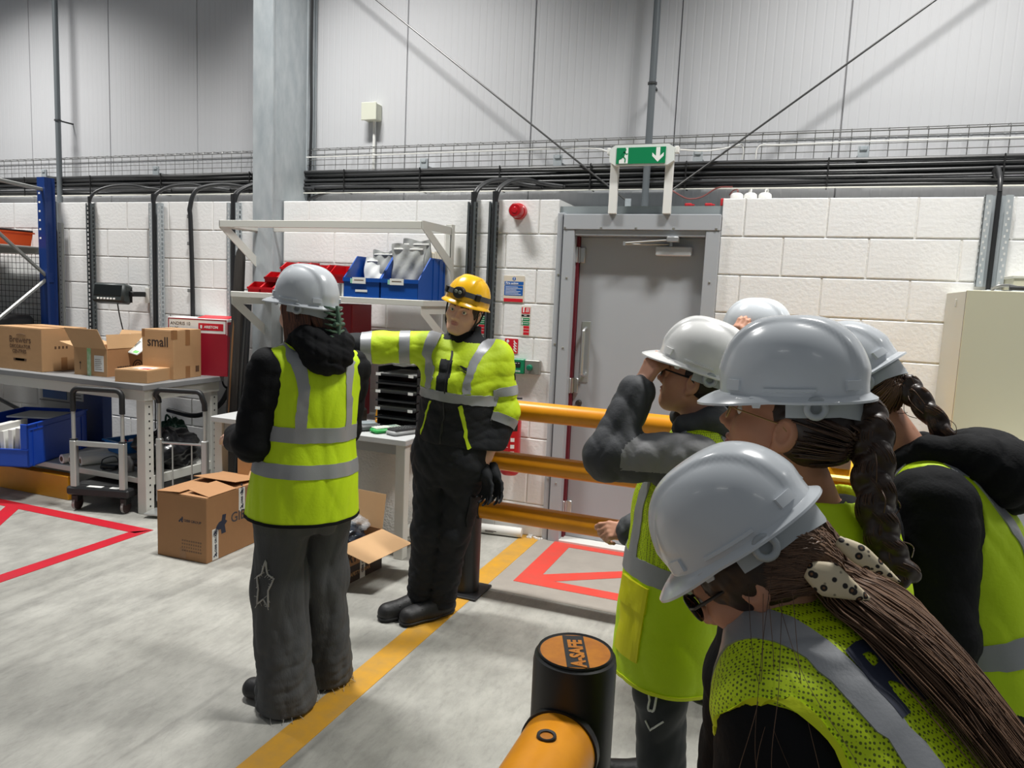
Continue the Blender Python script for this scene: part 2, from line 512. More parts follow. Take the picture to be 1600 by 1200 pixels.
# arrow
flat(pg, [(-.872,2.533),(-.848,2.533),(-.848,2.482),(-.826,2.502),(-.826,2.482),(-.860,2.448),(-.894,2.482),(-.894,2.502),(-.872,2.482)], -.1035)
pg.build('pictogram', M_swhite, ex, world=True)
rm = MB()
def limb(a, b, t):
    d = Vector((b[0]-a[0], b[1]-a[1])); n = Vector((-d.y, d.x)).normalized()*t
    flat(rm, [(a[0]+n.x,a[1]+n.y),(b[0]+n.x,b[1]+n.y),(b[0]-n.x,b[1]-n.y),(a[0]-n.x,a[1]-n.y)], -.1042)
limb((-1.062,2.510),(-1.070,2.483),.0065); limb((-1.070,2.483),(-1.056,2.468),.004); limb((-1.056,2.468),(-1.058,2.447),.0035)
limb((-1.070,2.483),(-1.084,2.470),.004); limb((-1.084,2.470),(-1.10,2.466),.0032); limb((-1.062,2.508),(-1.080,2.500),.003); limb((-1.080,2.5),(-1.086,2.488),.003)
limb((-1.062,2.508),(-1.050,2.494),.003); limb((-1.05,2.494),(-1.042,2.500),.0028)
flat(rm, [(-1.060+.0085*math.cos(a*PI/5), 2.5215+.0085*math.sin(a*PI/5)) for a in range(10)], -.1042)
rm.build('running_man', M_grn, ex, world=True)

# ================================================================== cable tray, cables, conduits
tr = thing('cable_tray', 'long wire basket cable tray running along the wall above the door', 'cable tray', (-3, .33, 2.5))
tm = MB()
XA, XB = -9.0, 3.6
zs = [2.515, 2.555, 2.595, 2.635, 2.668]
for z in zs: tm.tube([(XA, .285, z), (XB, .285, z)], .0028, 5)
tm.tube([(XA, .30, 2.682), (XB, .30, 2.682)], .0028, 5)
tm.tube([(XA, .375, 2.685), (XB, .375, 2.685)], .0028, 5)
tm.tube([(XA, .33, 2.512), (XB, .33, 2.512)], .0028, 5)
x = XA
while x < XB:
    tm.tube([(x, .37, 2.688), (x, .31, 2.688), (x, .294, 2.682), (x, .288, 2.665), (x, .288, 2.512), (x, .37, 2.508)], .0026, 4)
    x += .1
tm.build('wire_basket', M_wire, tr, world=True)
for bx_ in (-8.3, -6.55, -5.2, -3.9, -2.63, -1.61, -.68, .27, 1.4):
    bm_ = MB(); bm_.box((bx_-.032, .30, 2.49), (bx_+.032, .392, 2.53), .002); bm_.box((bx_-.03, .27, 2.50), (bx_+.03, .284, 2.58)); bm_.box((bx_-.02, .262, 2.555), (bx_+.02, .272, 2.575), .002)
    bm_.box((bx_-.022, .30, 2.36), (bx_+.022, .392, 2.49))
    bm_.build('bracket', M_galv, tr, world=True)

cbm = thing('cable_bundle', 'bundle of thick black cables strapped along the wall under the tray', 'cables', (-3, .3, 2.35))
rs = random.Random(3)
for i, (y, z, r) in enumerate([(.265, 2.497, .013), (.272, 2.478, .015), (.30, 2.462, .012), (.262, 2.440, .010), (.285, 2.424, .016), (.265, 2.408, .009), (.272, 2.383, .014), (.285, 2.362, .013), (.33, 2.445, .014)]):
    pts = []
    x = XA
    while x <= XB+.01:
        pts.append((x, y+rs.uniform(-.006, .006), z+rs.uniform(-.005, .005))); x += .6
    MB().tube(spline(pts, 3), r, 8).build('cable', M_blackc, cbm, True, True)
tie = MB()
x = XA+.2
while x < XB:
    tie.box((x-.004, .246, 2.35), (x+.004, .252, 2.514)); tie.box((x-.004, .246, 2.345), (x+.004, .36, 2.349)); x += .75+rs.uniform(-.2,.2)
tie.build('cable_ties', mat('tie_black', (22, 22, 22), .5), cbm, world=True)['kind'] = 'stuff'
lg = MB().box((XA, .250, 2.338), (XB, .262, 2.345), .002).build('ledge_angle', mat('white_angle', (226, 224, 214), .45), cbm, world=True)

cw = MB().tube(spline([(-3.64, .25, 2.61), (-2.9, .272, 2.617), (-2.0, .272, 2.62), (-1.4, .27, 2.615), (-1.175, -.06, 2.524)], 6), .0045, 6).build('white_cable', mat('cable_white', (226, 226, 222), .5))
tag(cw, 'thin white cable clipped along the tray to the left of the exit sign', 'cable')
cw = MB().tube(spline([(-.742, -.06, 2.522), (-.6, .18, 2.56), (-.45, .265, 2.60), (-.42, .272, 2.61), (-.405, .275, 2.57), (-.41, .28, 2.52)], 6), .0045, 6).build('white_cable', MATS['cable_white'])
tag(cw, 'thin white cable looping from the right end of the exit sign', 'cable')
cw = MB().tube(spline([(-.33, .275, 2.52), (-.325, .272, 2.58), (-.29, .272, 2.605), (-.2, .272, 2.60), (.4, .272, 2.605), (1.3, .272, 2.60), (3.5, .272, 2.60)], 6), .0045, 6).build('white_cable', MATS['cable_white'])
tag(cw, 'thin white cable along the tray at the right', 'cable')

M_pipe = mat('grey_pipe', (116, 122, 126), .4, .3)
def pipe(x, label, z0):
    t = thing('conduit_pipe', label, 'pipe', (x, .25, z0))
    MB().cyl((x, .25, z0), (x, .25, 6.2), .023, 14).build('pipe', M_pipe, t, True, True)
    for z in (3.0, 4.4, 5.6):
        m = MB(); m.cyl((x, .25, z-.006), (x, .25, z+.006), .030, 14); m.box((x-.006, .25, z-.006), (x+.006, .40, z+.006)); m.build('clip', mat('clip_dark', (60, 62, 64), .5), t, True, True)
pipe(-6.32, 'grey vertical conduit pipe on the wall left of the column', 2.25)
pipe(-.993, 'grey vertical conduit pipe rising behind the exit sign', 2.205)
jb = thing('junction_box', 'small cream junction box with white conduit on the upper wall', 'junction box', (-3.11, .38, 2.34))
MB().box((-3.185, .31, 2.885), (-3.065, .397, 3.005), .006).build('box', mat('jbox_cream', (206, 208, 192), .45), jb, world=True)
MB().box((-3.19, .302, 2.88), (-3.06, .315, 3.01), .004).build('lid', mat('jbox_lid', (214, 216, 200), .45), jb, world=True)
MB().cyl((-3.115, .375, 2.344), (-3.115, .375, 2.9), .0125, 10).build('conduit', M_white, jb, True, True)

M_rod = mat('brace_rod', (88, 88, 88), .4, .6)
for a, b, lb in (((-3.55, .285, 4.08), (-1.10, .24, 2.26), 'thin steel brace rod sloping down to the door from the left'), ((1.9, .285, 4.35), (-.84, .24, 2.32), 'thin steel brace rod sloping down to the door from the right')):
    t = thing('brace_rod', lb, 'rod', b)
    MB().tube([a, b], .0062, 8).build('rod', M_rod, t, True, True)
    MB().box((b[0]-.02, b[1]-.01, b[2]-.115), (b[0]+.02, b[1]+.0, b[2]+.02), .002).build('anchor', M_galv, t, world=True)

# slotted vertical channels with black cables dropping down the wall
M_nwh_slot = mat('slot_light', (206, 206, 204), .5)
M_slotg = mat('dark_channel', (92, 98, 100), .45, .5)
def channel(x, z0, z1, wd, dark, label, bendto, cables=((0, .013),), y0=-.045):
    t = thing('cable_channel', label, 'cable channel', (x, -.02, z0))
    m = MB(); mm = M_slotg if dark else M_galv
    # folded channel with ladder of slots on each side
    m.box((x-wd/2, -.012, z0), (x+wd/2, -.009, z1))
    m.build('back_plate', M_galv, t, world=True)
    for sgn in (-1, 1):
        m = MB(); e = x+sgn*wd/2
        z = z0
        m.box((e-.0015, y0, z0), (e+.0015, y0+.008, z1)); m.box((e-.0015, -.02, z0), (e+.0015, -.009, z1))
        while z < z1:
            m.box((e-.0015, y0+.008, z), (e+.0015, -.02, min(z+.014, z1))); z += .036
        lw = .012 if dark else wd*.26
        m.box((e-.0015, y0, z0), (e-sgn*lw, y0+.0015, z1))
        fl_ = m.build('slotted_flange', mm, t, world=True)
        if not dark:
            m = MB(); z = z0+.015; i_ = 0
            while z < z1-.03:
                xx = e-sgn*lw*(.35 if i_ % 2 else .62); m.box((xx-.004, y0-.0006, z), (xx+.004, y0, z+.014)); z += .03; i_ += 1
            q = m.build('slots', M_nwh_slot, fl_); q.location = -t.location; q['kind'] = 'stuff'
    for dx, r in cables:
        p = [(x+dx, -.03, z0-.12), (x+dx, -.032, z1-.05), (x+dx, -.03, z1+.02), (x+dx+bendto*.06, .0, z1+.09), (x+dx+bendto*.28, .08, z1+.15), (x+dx+bendto*.62, .18, z1+.175), (x+dx+bendto, .25, z1+.16), (x+dx+bendto*1.7, .262, z1+.14)]
        MB().tube(spline(p, 8), r, 10).build('cable', M_blackc, t, True, True)
    return t
channel(-5.607, 1.16, 2.235, .06, True, 'narrow black cable channel on the wall left of the scale display', .35)
channel(-4.878, .95, 2.232, .12, False, 'wide slotted cable channel on the wall above the red and white carton', .3, ((-.02, .014), (-.03, .012)))
channel(-4.09, 1.02, 2.232, .11, False, 'slotted cable channel on the wall close to the steel column', .3, ((-.01, .015), (.015, .012)))
channel(-2.09, 1.0, 2.228, .055, True, 'dark cable channel right of the upper shelf, nearer the shelf', .22, ((.005, .015), (.02, .009)))
channel(-1.935, .95, 2.228, .055, True, 'dark cable channel beside the fire action notice', .22, ((.005, .015), (.02, .009)))
channel(.918, 1.775, 2.25, .125, False, 'galvanised slotted cable channel above the cream cabinet', .02, ((0, .012),))
t = thing('wall_cable', 'single black cable clipped to the wall left of the column', 'cable', (-4.535, -.02, 1.2))
MB().tube(spline([(-4.51, -.02, .95), (-4.515, -.02, 1.6), (-4.53, -.02, 2.1), (-4.535, -.02, 2.2), (-4.50, .02, 2.34), (-4.38, .15, 2.40), (-4.2, .25, 2.39), (-4.0, .262, 2.375)], 8), .017, 10).build('cable', M_blackc, t, True, True)
for z in (2.13, 1.92, 1.55, 1.3):
    MB().box((-4.56, -.03, z-.014), (-4.525, .0, z+.014), .003).build('clip', mat('clip_grey', (120, 122, 122), .5), t, world=True)
# sagging small cables by the column
t = MB().tube(spline([(-3.63, .28, 2.30), (-3.45, .262, 2.345), (-3.3, .258, 2.352), (-2.9, .262, 2.35)], 6), .012, 8).build('black_cable', M_blackc, smooth=True)
tag(t, 'black cable bending from the column into the cable bundle', 'cable')

# ================================================================== sounder, notices, call points, extinguisher
M_fred = mat('fire_red', (186, 16, 30), .32, coat=.3)
so = thing('alarm_sounder', 'round red fire alarm beacon high on the wall by the door', 'alarm', (-1.763, 0, 2.168))
MB().lathe([(.052, 0), (.052, .035), (.047, .04)], 28, (-1.763, 0, 2.168), 'y').build('base', M_fred, so, True, True)
MB().lathe([(.046, .038), (.045, .085), (.038, .095), (.0001, .097)], 28, (-1.763, 0, 2.168), 'y').build('lens', mat('beacon_lens', (176, 10, 24), .15, coat=.5), so, True, True)
MB().lathe([(.02, .096), (.018, .099), (.0001, .0995)], 20, (-1.763, 0, 2.168), 'y').build('centre_boss', M_fred, so, True, True)

M_cream = mat('notice_cream', (216, 206, 188), .45)
M_blue = mat('notice_blue', (24, 92, 172), .4)
M_nred = mat('notice_red', (206, 28, 44), .4)
M_ngrn = mat('notice_green', (22, 132, 80), .4)
M_ink = mat('ink_black', (26, 26, 28), .5)
M_nwh = mat('notice_white', (238, 238, 236), .45)
def wbox(x0, z0, x1, z1, y0, y1): return MB().box((x0, y0, z0), (x1, y1, z1))
fa = thing('fire_notice', 'blue and cream fire action notice on the wall', 'notice', (-1.78, 0, 1.58))
wbox(-1.852, 1.578, -1.706, 1.752, -.004, 0).build('board', M_cream, fa, world=True)
wbox(-1.846, 1.692, -1.712, 1.714, -.0048, -.004).build('blue_band', M_blue, fa, world=True)
wbox(-1.846, 1.622, -1.714, 1.688, -.0048, -.004).build('blue_panel', M_blue, fa, world=True)
wbox(-1.848, 1.580, -1.712, 1.602, -.0048, -.004).build('red_band', M_nred, fa, world=True)
MB().lathe([(.012, 0), (.012, .0008)], 16, (-1.779, -.004, 1.732), 'y').build('blue_roundel', M_blue, fa, world=True)
text('lettering', 'Fire action', .021, M_nwh, fa, (-1.838+1.78, -.0049, 1.696-1.58), (PI/2, 0, 0), bold=.0004)
li = MB()
for i, (a, b_) in enumerate(((-1.838, -1.75), (-1.838, -1.72), (-1.838, -1.76), (-1.838, -1.73), (-1.838, -1.745), (-1.838, -1.725))):
    wz = 1.678-.0095*i
    li.box((a, -.0054, wz-.002), (b_, -.0048, wz+.001))
li.box((-1.782, -.0054, 1.735), (-1.776, -.0048, 1.741)); li.box((-1.781, -.0054, 1.724), (-1.777, -.0048, 1.733))
li.build('print_lines', M_nwh, fa, world=True)
def ext_notice(x0, x1, zt, zb, label):
    t = thing('extinguisher_notice', label, 'notice', ((x0+x1)/2, 0, zb))
    wbox(x0, zb, x1, zt, -.003, 0).build('board', mat('notice_pale', (226, 220, 208), .45), t, world=True)
    h_ = zt-zb; w_ = x1-x0
    wbox(x0+.003, zt-.26*h_, x1-.003, zt-.01, -.0038, -.003).build('red_panel', M_nred, t, world=True)
    wbox(x0+.003, zt-.36*h_, x1-.003, zt-.29*h_, -.0038, -.003).build('black_band', M_ink, t, world=True)
    for k in (0, 1): wbox(x0+.003, zt-(.51+.14*k)*h_, x1-.003, zt-(.40+.14*k)*h_, -.0038, -.003).build('green_panel', M_ngrn, t, world=True)
    wbox(x0+.02, zt-.97*h_, x1-.003, zt-.67*h_, -.0038, -.003).build('red_block', M_nred, t, world=True)
    m = MB()
    m.box((x0+.012, -.0045, zt-.22*h_), (x0+.022, -.0038, zt-.07*h_)); m.box((x0+.014, -.0045, zt-.07*h_), (x0+.024, -.0038, zt-.05*h_))
    for k in range(3): m.prism([(x0+.036+.008*k-.004, -.0038, zt-.21*h_), (x0+.04+.008*k-.004, -.0038, zt-.21*h_), (x0+.044+.008*k-.004, -.0038, zt-.06*h_), (x0+.041+.008*k-.004, -.0038, zt-.06*h_)], (0, -.0007, 0))
    for k in range(2): m.box((x0+.006, -.0045, zt-(.495+.14*k)*h_), (x0+.014, -.0038, zt-(.415+.14*k)*h_)); m.box((x0+.018, -.0045, zt-(.46+.14*k)*h_), (x1-.008, -.0038, zt-(.445+.14*k)*h_))
    for k in range(2): m.box((x0+.02, -.0045, zt-(.77+.1*k)*h_-.001), (x1-.003, -.0038, zt-(.77+.1*k)*h_+.001))
    m.box((x0+.022, -.0045, zt-.335*h_), (x0+.04, -.0038, zt-.315*h_))
    m.build('pictograms', M_nwh, t, world=True)
ext_notice(-1.719, -1.655, 1.557, 1.36, 'small red and green extinguisher notice nearest the door frame')
ext_notice(-1.985, -1.925-.0, 1.557, 1.36, 'small red and green extinguisher notice half hidden behind the worker') if False else None
ext_notice(-1.90-.145, -1.90-.075, 1.55, 1.35, 'small red and green extinguisher notice behind the yellow helmet')
cp = thing('call_point_notice', 'red square sign with hand pressing a fire alarm button', 'notice', (-1.78, 0, 1.235))
wbox(-1.826, 1.237, -1.733, 1.334, -.003, 0).build('board', M_nred, cp, world=True)
m = MB()
flat(m, [(-1.818,1.252),(-1.79,1.25),(-1.785,1.262),(-1.785,1.283),(-1.800,1.287),(-1.803,1.305),(-1.810,1.305),(-1.809,1.283),(-1.82,1.275)], -.003)
flat(m, [(-1.806+.010*math.cos(a*PI/5), 1.317+.010*math.sin(a*PI/5)) for a in range(10)], -.003)
for k in range(4):
    zz = 1.246+.018*k; flat(m, [(-1.765,zz+.02),(-1.758,zz+.008),(-1.742,zz-.002),(-1.740,zz+.004),(-1.753,zz+.014),(-1.758,zz+.026)], -.003)
m.build('pictogram', M_nwh, cp, world=True)
cpt = thing('call_point', 'red fire alarm call point box on the wall beside the worker', 'call point', (-1.79, 0, 1.11))
MB().box((-1.84, -.05, 1.108), (-1.756, 0, 1.203), .005).build('box', M_fred, cpt, world=True)
wbox(-1.80, 1.178, -1.775, 1.195, -.0515, -.05).build('label', M_nwh, cpt, world=True)
wbox(-1.81, 1.135, -1.765, 1.162, -.0515, -.05).build('glass', M_nwh, cpt, world=True)
gb = thing('door_release', 'green emergency door release box on the wall', 'call point', (-1.71, 0, 1.11))
MB().box((-1.754, -.05, 1.108), (-1.664, 0, 1.206), .005).build('box', mat('release_green', (14, 126, 84), .35), gb, world=True)
wbox(-1.735, 1.15, -1.69, 1.187, -.0515, -.05).build('window', M_ink, gb, world=True)
m = MB(); m.box((-1.73, -.0522, 1.176), (-1.715, -.0515, 1.179)); m.box((-1.708, -.0522, 1.176), (-1.697, -.0515, 1.179)); m.box((-1.733, -.0508, 1.127), (-1.69, -.05, 1.130)); m.box((-1.733, -.0508, 1.12), (-1.69, -.05, 1.123))
m.build('print', M_nwh, gb, world=True)
eb = thing('exit_button', 'steel plate with a green push button beside the door', 'switch', (-1.61, 0, 1.11))
MB().box((-1.662, -.045, 1.11), (-1.56, 0, 1.203), .003).build('plate', mat('button_plate', (148, 146, 140), .4, .5), eb, world=True)
MB().lathe([(.016, .045), (.017, .05), (.021, .056), (.021, .066), (.015, .074), (.0001, .076)], 20, (-1.622, 0, 1.155), 'y').build('button', mat('button_green', (20, 112, 84), .3), eb, True, True)

fe = thing('fire_extinguisher', 'red fire extinguisher with black label hung on the wall behind the rails', 'extinguisher', (-1.72, -.085, .43))
MB().lathe([(.0001, .0), (.05, .003), (.062, .015), (.065, .03), (.065, .36), (.055, .405), (.03, .43), (.018, .44), (.018, .47), (.0001, .475)], 28, (-1.72, -.085, .43)).build('cylinder', M_fred, fe, True, True)
m = MB(); m.box((-1.732, -.16, .90), (-1.708, -.05, .915), .004); m.tube(spline([(-1.72, -.1, .895), (-1.71, -.14, .93), (-1.67, -.15, .955), (-1.63, -.15, .96)], 5), .006, 8); m.cyl((-1.72, -.085, .89), (-1.72, -.085, .93), .014, 10)
m.build('valve_handle', M_ink, fe, True, True)
m = MB(); m.tube(spline([(-1.76, -.09, .90), (-1.80, -.1, .85), (-1.80, -.1, .6), (-1.79, -.12, .52)], 6), .01, 8); m.build('hose', M_ink, fe, True, True)
def curved(r, a0, a1, z0, z1, n=10):
    mm = MB(); vs = []
    for i in range(n+1):
        a = a0+(a1-a0)*i/n
        for z in (z0, z1): vs.append((-1.72+r*math.cos(a), -.085+r*math.sin(a), z))
    return mm.add(vs, [(2*i, 2*i+2, 2*i+3, 2*i+1) for i in range(n)])
curved(.0656, -2.2, -.55, .735, .785).build('label_black', M_ink, fe, True, True)
m = curved(.0660, -2.2, -.60, .782, .784); m.v += []; 
m2 = curved(.0660, -1.9, -1.2, .752, .768); m.add(m2.v, m2.f)
for k in range(3):
    q = curved(.0658, -1.25, -.85, .575+.045*k, .60+.045*k); m.add(q.v, q.f)
    q = curved(.0658, -2.0, -1.5, .58+.045*k, .583+.045*k); m.add(q.v, q.f)
    q = curved(.0658, -2.0, -1.6, .592+.045*k, .594+.045*k); m.add(q.v, q.f)
m.build('label_print', M_nwh, fe, True, True)

# white ceiling roses left on top of the wall
for i, (x, lb) in enumerate(((-.405, 'leftmost of three white ceiling roses on top of the wall'), (-.327, 'middle one of three white ceiling roses on top of the wall'), (-.245, 'rightmost of three white ceiling roses on top of the wall'))):
    t = thing('ceiling_rose', lb, 'ceiling rose', (x, .06, 2.25), group='white ceiling roses on the wall top')
    MB().lathe([(.038, 0), (.037, .02), (.035, .024), (.034, .027), (.024, .034), (.008, .037), (.0001, .037)], 22).build('cap', M_white, t, True)
    MB().tube(spline([(0, 0, .034), (.002, .012, .055), (-.03+.02*i, .08, .062), (-.06+.03*i, .18, .05)], 6), .0045, 6).build('cord', MATS['cable_white'] if i else mat('brown_wire', (128, 74, 70), .5), t, True)
t = MB().tube(spline([(-.44, .12, 2.33), (-.53, .15, 2.33), (-.62, .14, 2.275), (-.70, .12, 2.262), (-.78, .12, 2.30), (-.82, .15, 2.33)], 6), .005, 6).build('brown_wire', MATS['brown_wire'])
tag(t, 'brown wire sagging above the door head', 'wire')
M_conn = mat('red_connector', (206, 52, 60), .45)
for x, z, lb in ((-.47, 2.222, 'red wire connector on the lintel beside the ceiling roses'), (-.56, 2.21, 'red wire connector lying in the middle of the lintel'), (-.68, 2.21, 'red wire connector lying on the lintel near the sign post')):
    t = thing('wire_connector', lb, 'connector', (x, .04, 2.205), group='red connectors on the lintel')
    hh = .045 if x > -.5 else .018
    MB().box((-.024, -.015, 0), (.02, .02, hh), .004).build('body', M_conn, t)
    MB().box((.02, -.008, .004), (.034, .012, hh*.7), .002).build('plug', M_conn, t)
# ================================================================== left rack, bench, shelf, desk
M_lgrey = mat('bench_frame_grey', (205, 205, 198), .45)
M_top = mat('bench_top_grey', (134, 135, 136), .5, var=.06)
M_card = mat('cardboard', (186, 146, 104), .75, var=.08, vscale=5, bump=.08, bscale=30)
M_card2 = mat('cardboard_dark', (168, 124, 84), .75, var=.1, vscale=5, bump=.08, bscale=30)
M_cardin = mat('cardboard_inner', (196, 158, 116), .8, var=.06)
M_tape = mat('brown_tape', (150, 108, 70), .3)
M_print = mat('print_dark', (52, 40, 34), .7)
M_rackb = mat('rack_blue', (16, 52, 118), .4, var=.12, vscale=3)
M_blackp = mat('black_plastic', (30, 31, 33), .5)
M_bluep = mat('blue_plastic', (22, 74, 186), .38)
M_bluebin = mat('blue_bin_plastic', (12, 74, 160), .36)
M_redbin = mat('red_bin_plastic', (190, 20, 30), .34)
M_orange = mat('orange_plastic', (226, 84, 16), .45)
M_paper = mat('paper_white', (228, 228, 224), .7)
M_hole = mat('hole_dark', (24, 24, 26), .8)

def B(t, n, a, b, m, bev=.002, w=True): return MB().box(a, b, bev).build(n, m, t, world=w)

# pallet rack frame seen end-on
rk = thing('pallet_rack', 'dark blue pallet rack upright with grey diagonal braces at the left edge', 'rack', (-6.05, -.5, 0))
def upright(y):
    m = MB()
    m.prism([(-6.09, y-.05, 0), (-6.09, y+.045, 0), (-6.0, y+.045, 0), (-6.0, y+.03, 0), (-6.012, y+.02, 0), (-6.012, y-.02, 0), (-6.0, y-.03, 0), (-6.0, y-.05, 0)], (0, 0, 2.44))
    o = m.build('upright', M_rackb, rk, world=True)
    h = MB()
    for k in range(6): h.box((-6.075, y-.0508, 2.30-.075*k), (-6.055, y-.0500, 2.315-.075*k))
    h.build('hole', M_paper, o); h_ = bpy.data.objects[o.children[0].name]
    h_.location = -rk.location
    return o
upright(-.085); upright(-1.0)
def brace(z0, z1):
    MB().tube([(-6.03, -.10, z0), (-6.03, -.98, z1)], .0165, 6).build('brace', mat('brace_galv', (150, 152, 150), .45, .5), rk, True, True)
brace(2.335, 2.39); brace(1.6, 2.33); brace(1.6, .9); brace(.3, .88)
MB().box((-6.044, -.13, 1.56), (-6.0-.002, -.07, 1.64), .002).build('brace_bolt_plate', M_rackb, rk, world=True)
B(rk, 'beam', (-8.6, -.13, 1.80), (-6.09, -.08, 1.86), mat('beam_grey', (170, 170, 166), .5))
B(rk, 'beam', (-8.6, -1.03, 1.80), (-6.09, -.98, 1.86), mat('beam_orange', (200, 80, 26), .5))
B(rk, 'shelf', (-8.6, -.98, 1.845), (-6.1, -.13, 1.858), mat('beam_grey', (170, 170, 166), .5))
# back mesh of the rack
ms = MB()
x = -8.5
while x < -6.1: ms.tube([(x, -.05, .95), (x, -.05, 1.80)], .0022, 4); x += .05
z = .97
while z < 1.8: ms.tube([(-8.5, -.05, z), (-6.1, -.05, z)], .0022, 4); z += .05
ms.build('mesh_guard', mat('mesh_dark', (58, 60, 60), .5, .4), rk, world=True)
def tub(t, n, x0, x1, y0, y1, z0, z1, m, flare=.03, lip=.012, wall=.006):
    mb = MB()
    a = [(x0, y0), (x1, y0), (x1, y1), (x0, y1)]
    f = [(x0-flare, y0-flare), (x1+flare, y0-flare), (x1+flare, y1+flare), (x0-flare, y1+flare)]
    lp = [(x0-flare-lip, y0-flare-lip), (x1+flare+lip, y0-flare-lip), (x1+flare+lip, y1+flare+lip), (x0-flare-lip, y1+flare+lip)]
    g = [(x0-flare+wall, y0-flare+wall), (x1+flare-wall, y0-flare+wall), (x1+flare-wall, y1+flare-wall), (x0-flare+wall, y1+flare-wall)]
    i = [(x0+wall, y0+wall), (x1-wall, y0+wall), (x1-wall, y1-wall), (x0+wall, y1-wall)]
    rings = [[(*p, z0) for p in a], [(*p, z1-.012) for p in f], [(*p, z1-.012) for p in lp], [(*p, z1) for p in lp], [(*p, z1) for p in g], [(*p, z0+wall) for p in i]]
    vs = [p for r in rings for p in r]; fs = [(3, 2, 1, 0)]
    for k in range(len(rings)-1):
        for j in range(4):
            j2 = (j+1) % 4; fs.append((k*4+j, k*4+j2, (k+1)*4+j2, (k+1)*4+j))
    k = (len(rings)-1)*4; fs.append((k, k+1, k+2, k+3))
    mb.add(vs, fs)
    return mb.build(n, m, t, world=True)
t = thing('storage_tub', 'orange ribbed plastic crate on the rack shelf at the far left', 'crate', (-6.6, -.3, 1.86))
tub(t, 'tub', -7.2, -6.18, -.44, -.14, 1.86, 1.975, M_orange, .012)
for k in range(9):
    MB().box((-7.12+.11*k, -.462, 1.875), (-7.10+.11*k, -.446, 1.96), .003).build('rib', M_orange, t, world=True)
MB().box((-7.3, -.47, 1.976), (-6.17, -.12, 1.992), .004).build('lid', M_blackp, t, world=True)
t = thing('storage_tub', 'small black plastic tub standing on the lid of the orange crate', 'crate', (-6.8, -.3, 1.992))
tub(t, 'tub', -7.1, -6.68, -.40, -.16, 1.993, 2.12, M_blackp, .015)
MB().box((-7.0, -.435, 2.06), (-6.8, -.42, 2.085), .003).build('grip', M_blackp, t, world=True)
t = thing('black_case', 'black wheeled case with a grey strap standing behind the carton at the far left', 'case', (-6.35, -.45, .9))
MB().box((-7.0, -.55, .92), (-6.12, -.16, 1.275), .03).build('shell', M_blackp, t, True, True)
MB().box((-6.62, -.556, .92), (-6.55, -.154, 1.28), .004).build('strap', mat('strap_grey', (150, 150, 150), .5), t, world=True)
MB().box((-6.615, -.57, 1.19), (-6.555, -.555, 1.245), .004).build('buckle', mat('buckle_grey', (170, 172, 172), .35, .4), t, world=True)
B(rk, 'shelf', (-8.6, -.98, .90), (-6.1, -.13, .918), mat('beam_grey', (170, 170, 166), .5))
# leaning perforated angle
t = thing('perforated_angle', 'grey perforated steel angle leaning on the wall beside the blue upright', 'angle bar', (-5.95, -.1, 0))
for (xa, za, xb, zb, y, m_) in ((-6.0, 0, -6.035, 2.25, -.025, M_galv), (-5.955, 0, -5.945, 2.07, -.05, mat('angle_grey', (132, 134, 132), .5, .4))):
    m = MB(); m.prism([(xa-.02, y, za), (xa+.022, y, za), (xb+.022, y, zb), (xb-.02, y, zb)], (0, .003, 0)); m.prism([(xa+.022, y, za), (xa+.022, y+.02, za), (xb+.022, y+.02, zb), (xb+.022, y, zb)], (.003, 0, 0))
    m.build('angle', m_, t, world=True)
m = MB()
for k in range(48):
    z = .1+.04*k; xx = -5.955+.01*z/2.07
    m.box((xx-.004, -.0506, z), (xx+.004, -.0498, z+.012))
m.build('holes', M_hole, t, world=True); bpy.data.objects[t.children[-1].name]['kind'] = 'stuff'

# weighing-scale indicator on a wall bracket
t = thing('scale_display', 'dark grey weighing scale display on a bracket on the wall', 'display', (-5.1, -.1, 1.4))
Mt = Matrix.Translation((-5.17, -.20, 1.497)) @ Matrix.Scale(1.2, 4) @ Euler((rad(-10), 0, rad(14))).to_matrix().to_4x4()
MB().box((-.115, -.05, -.065), (.115, .05, .065), .014).xform(Mt).build('housing', mat('display_case', (52, 58, 58), .45), t, True, True)
MB().box((-.097, -.053, -.022), (.097, -.049, .05), .003).xform(Mt).build('screen', mat('screen_dark', (26, 30, 30), .2), t, world=True)
for k in range(6):
    MB().box((-.07+.023*k, -.0535, -.048), (-.055+.023*k, -.0495, -.036), .001).xform(Mt).build('key', M_paper, t, world=True)
m = MB(); m.box((-5.06, -.16, 1.48), (-4.995, -.03, 1.52), .004); m.cyl((-5.05, -.13, 1.43), (-5.05, -.13, 1.535), .012, 10); m.build('arm', M_blackp, t, True, True)
MB().box((-5.01, -.03, 1.43), (-4.93, -.0, 1.555), .003).build('wall_plate', mat('plate_white', (214, 214, 208), .5), t, world=True)
MB().tube(spline([(-5.13, -.19, 1.43), (-5.125, -.17, 1.3), (-5.12, -.12, 1.1), (-5.11, -.08, .95), (-4.9, -.06, .7), (-4.88, -.06, .4)], 6), .005, 6).build('cord', M_blackc, t, True, True)

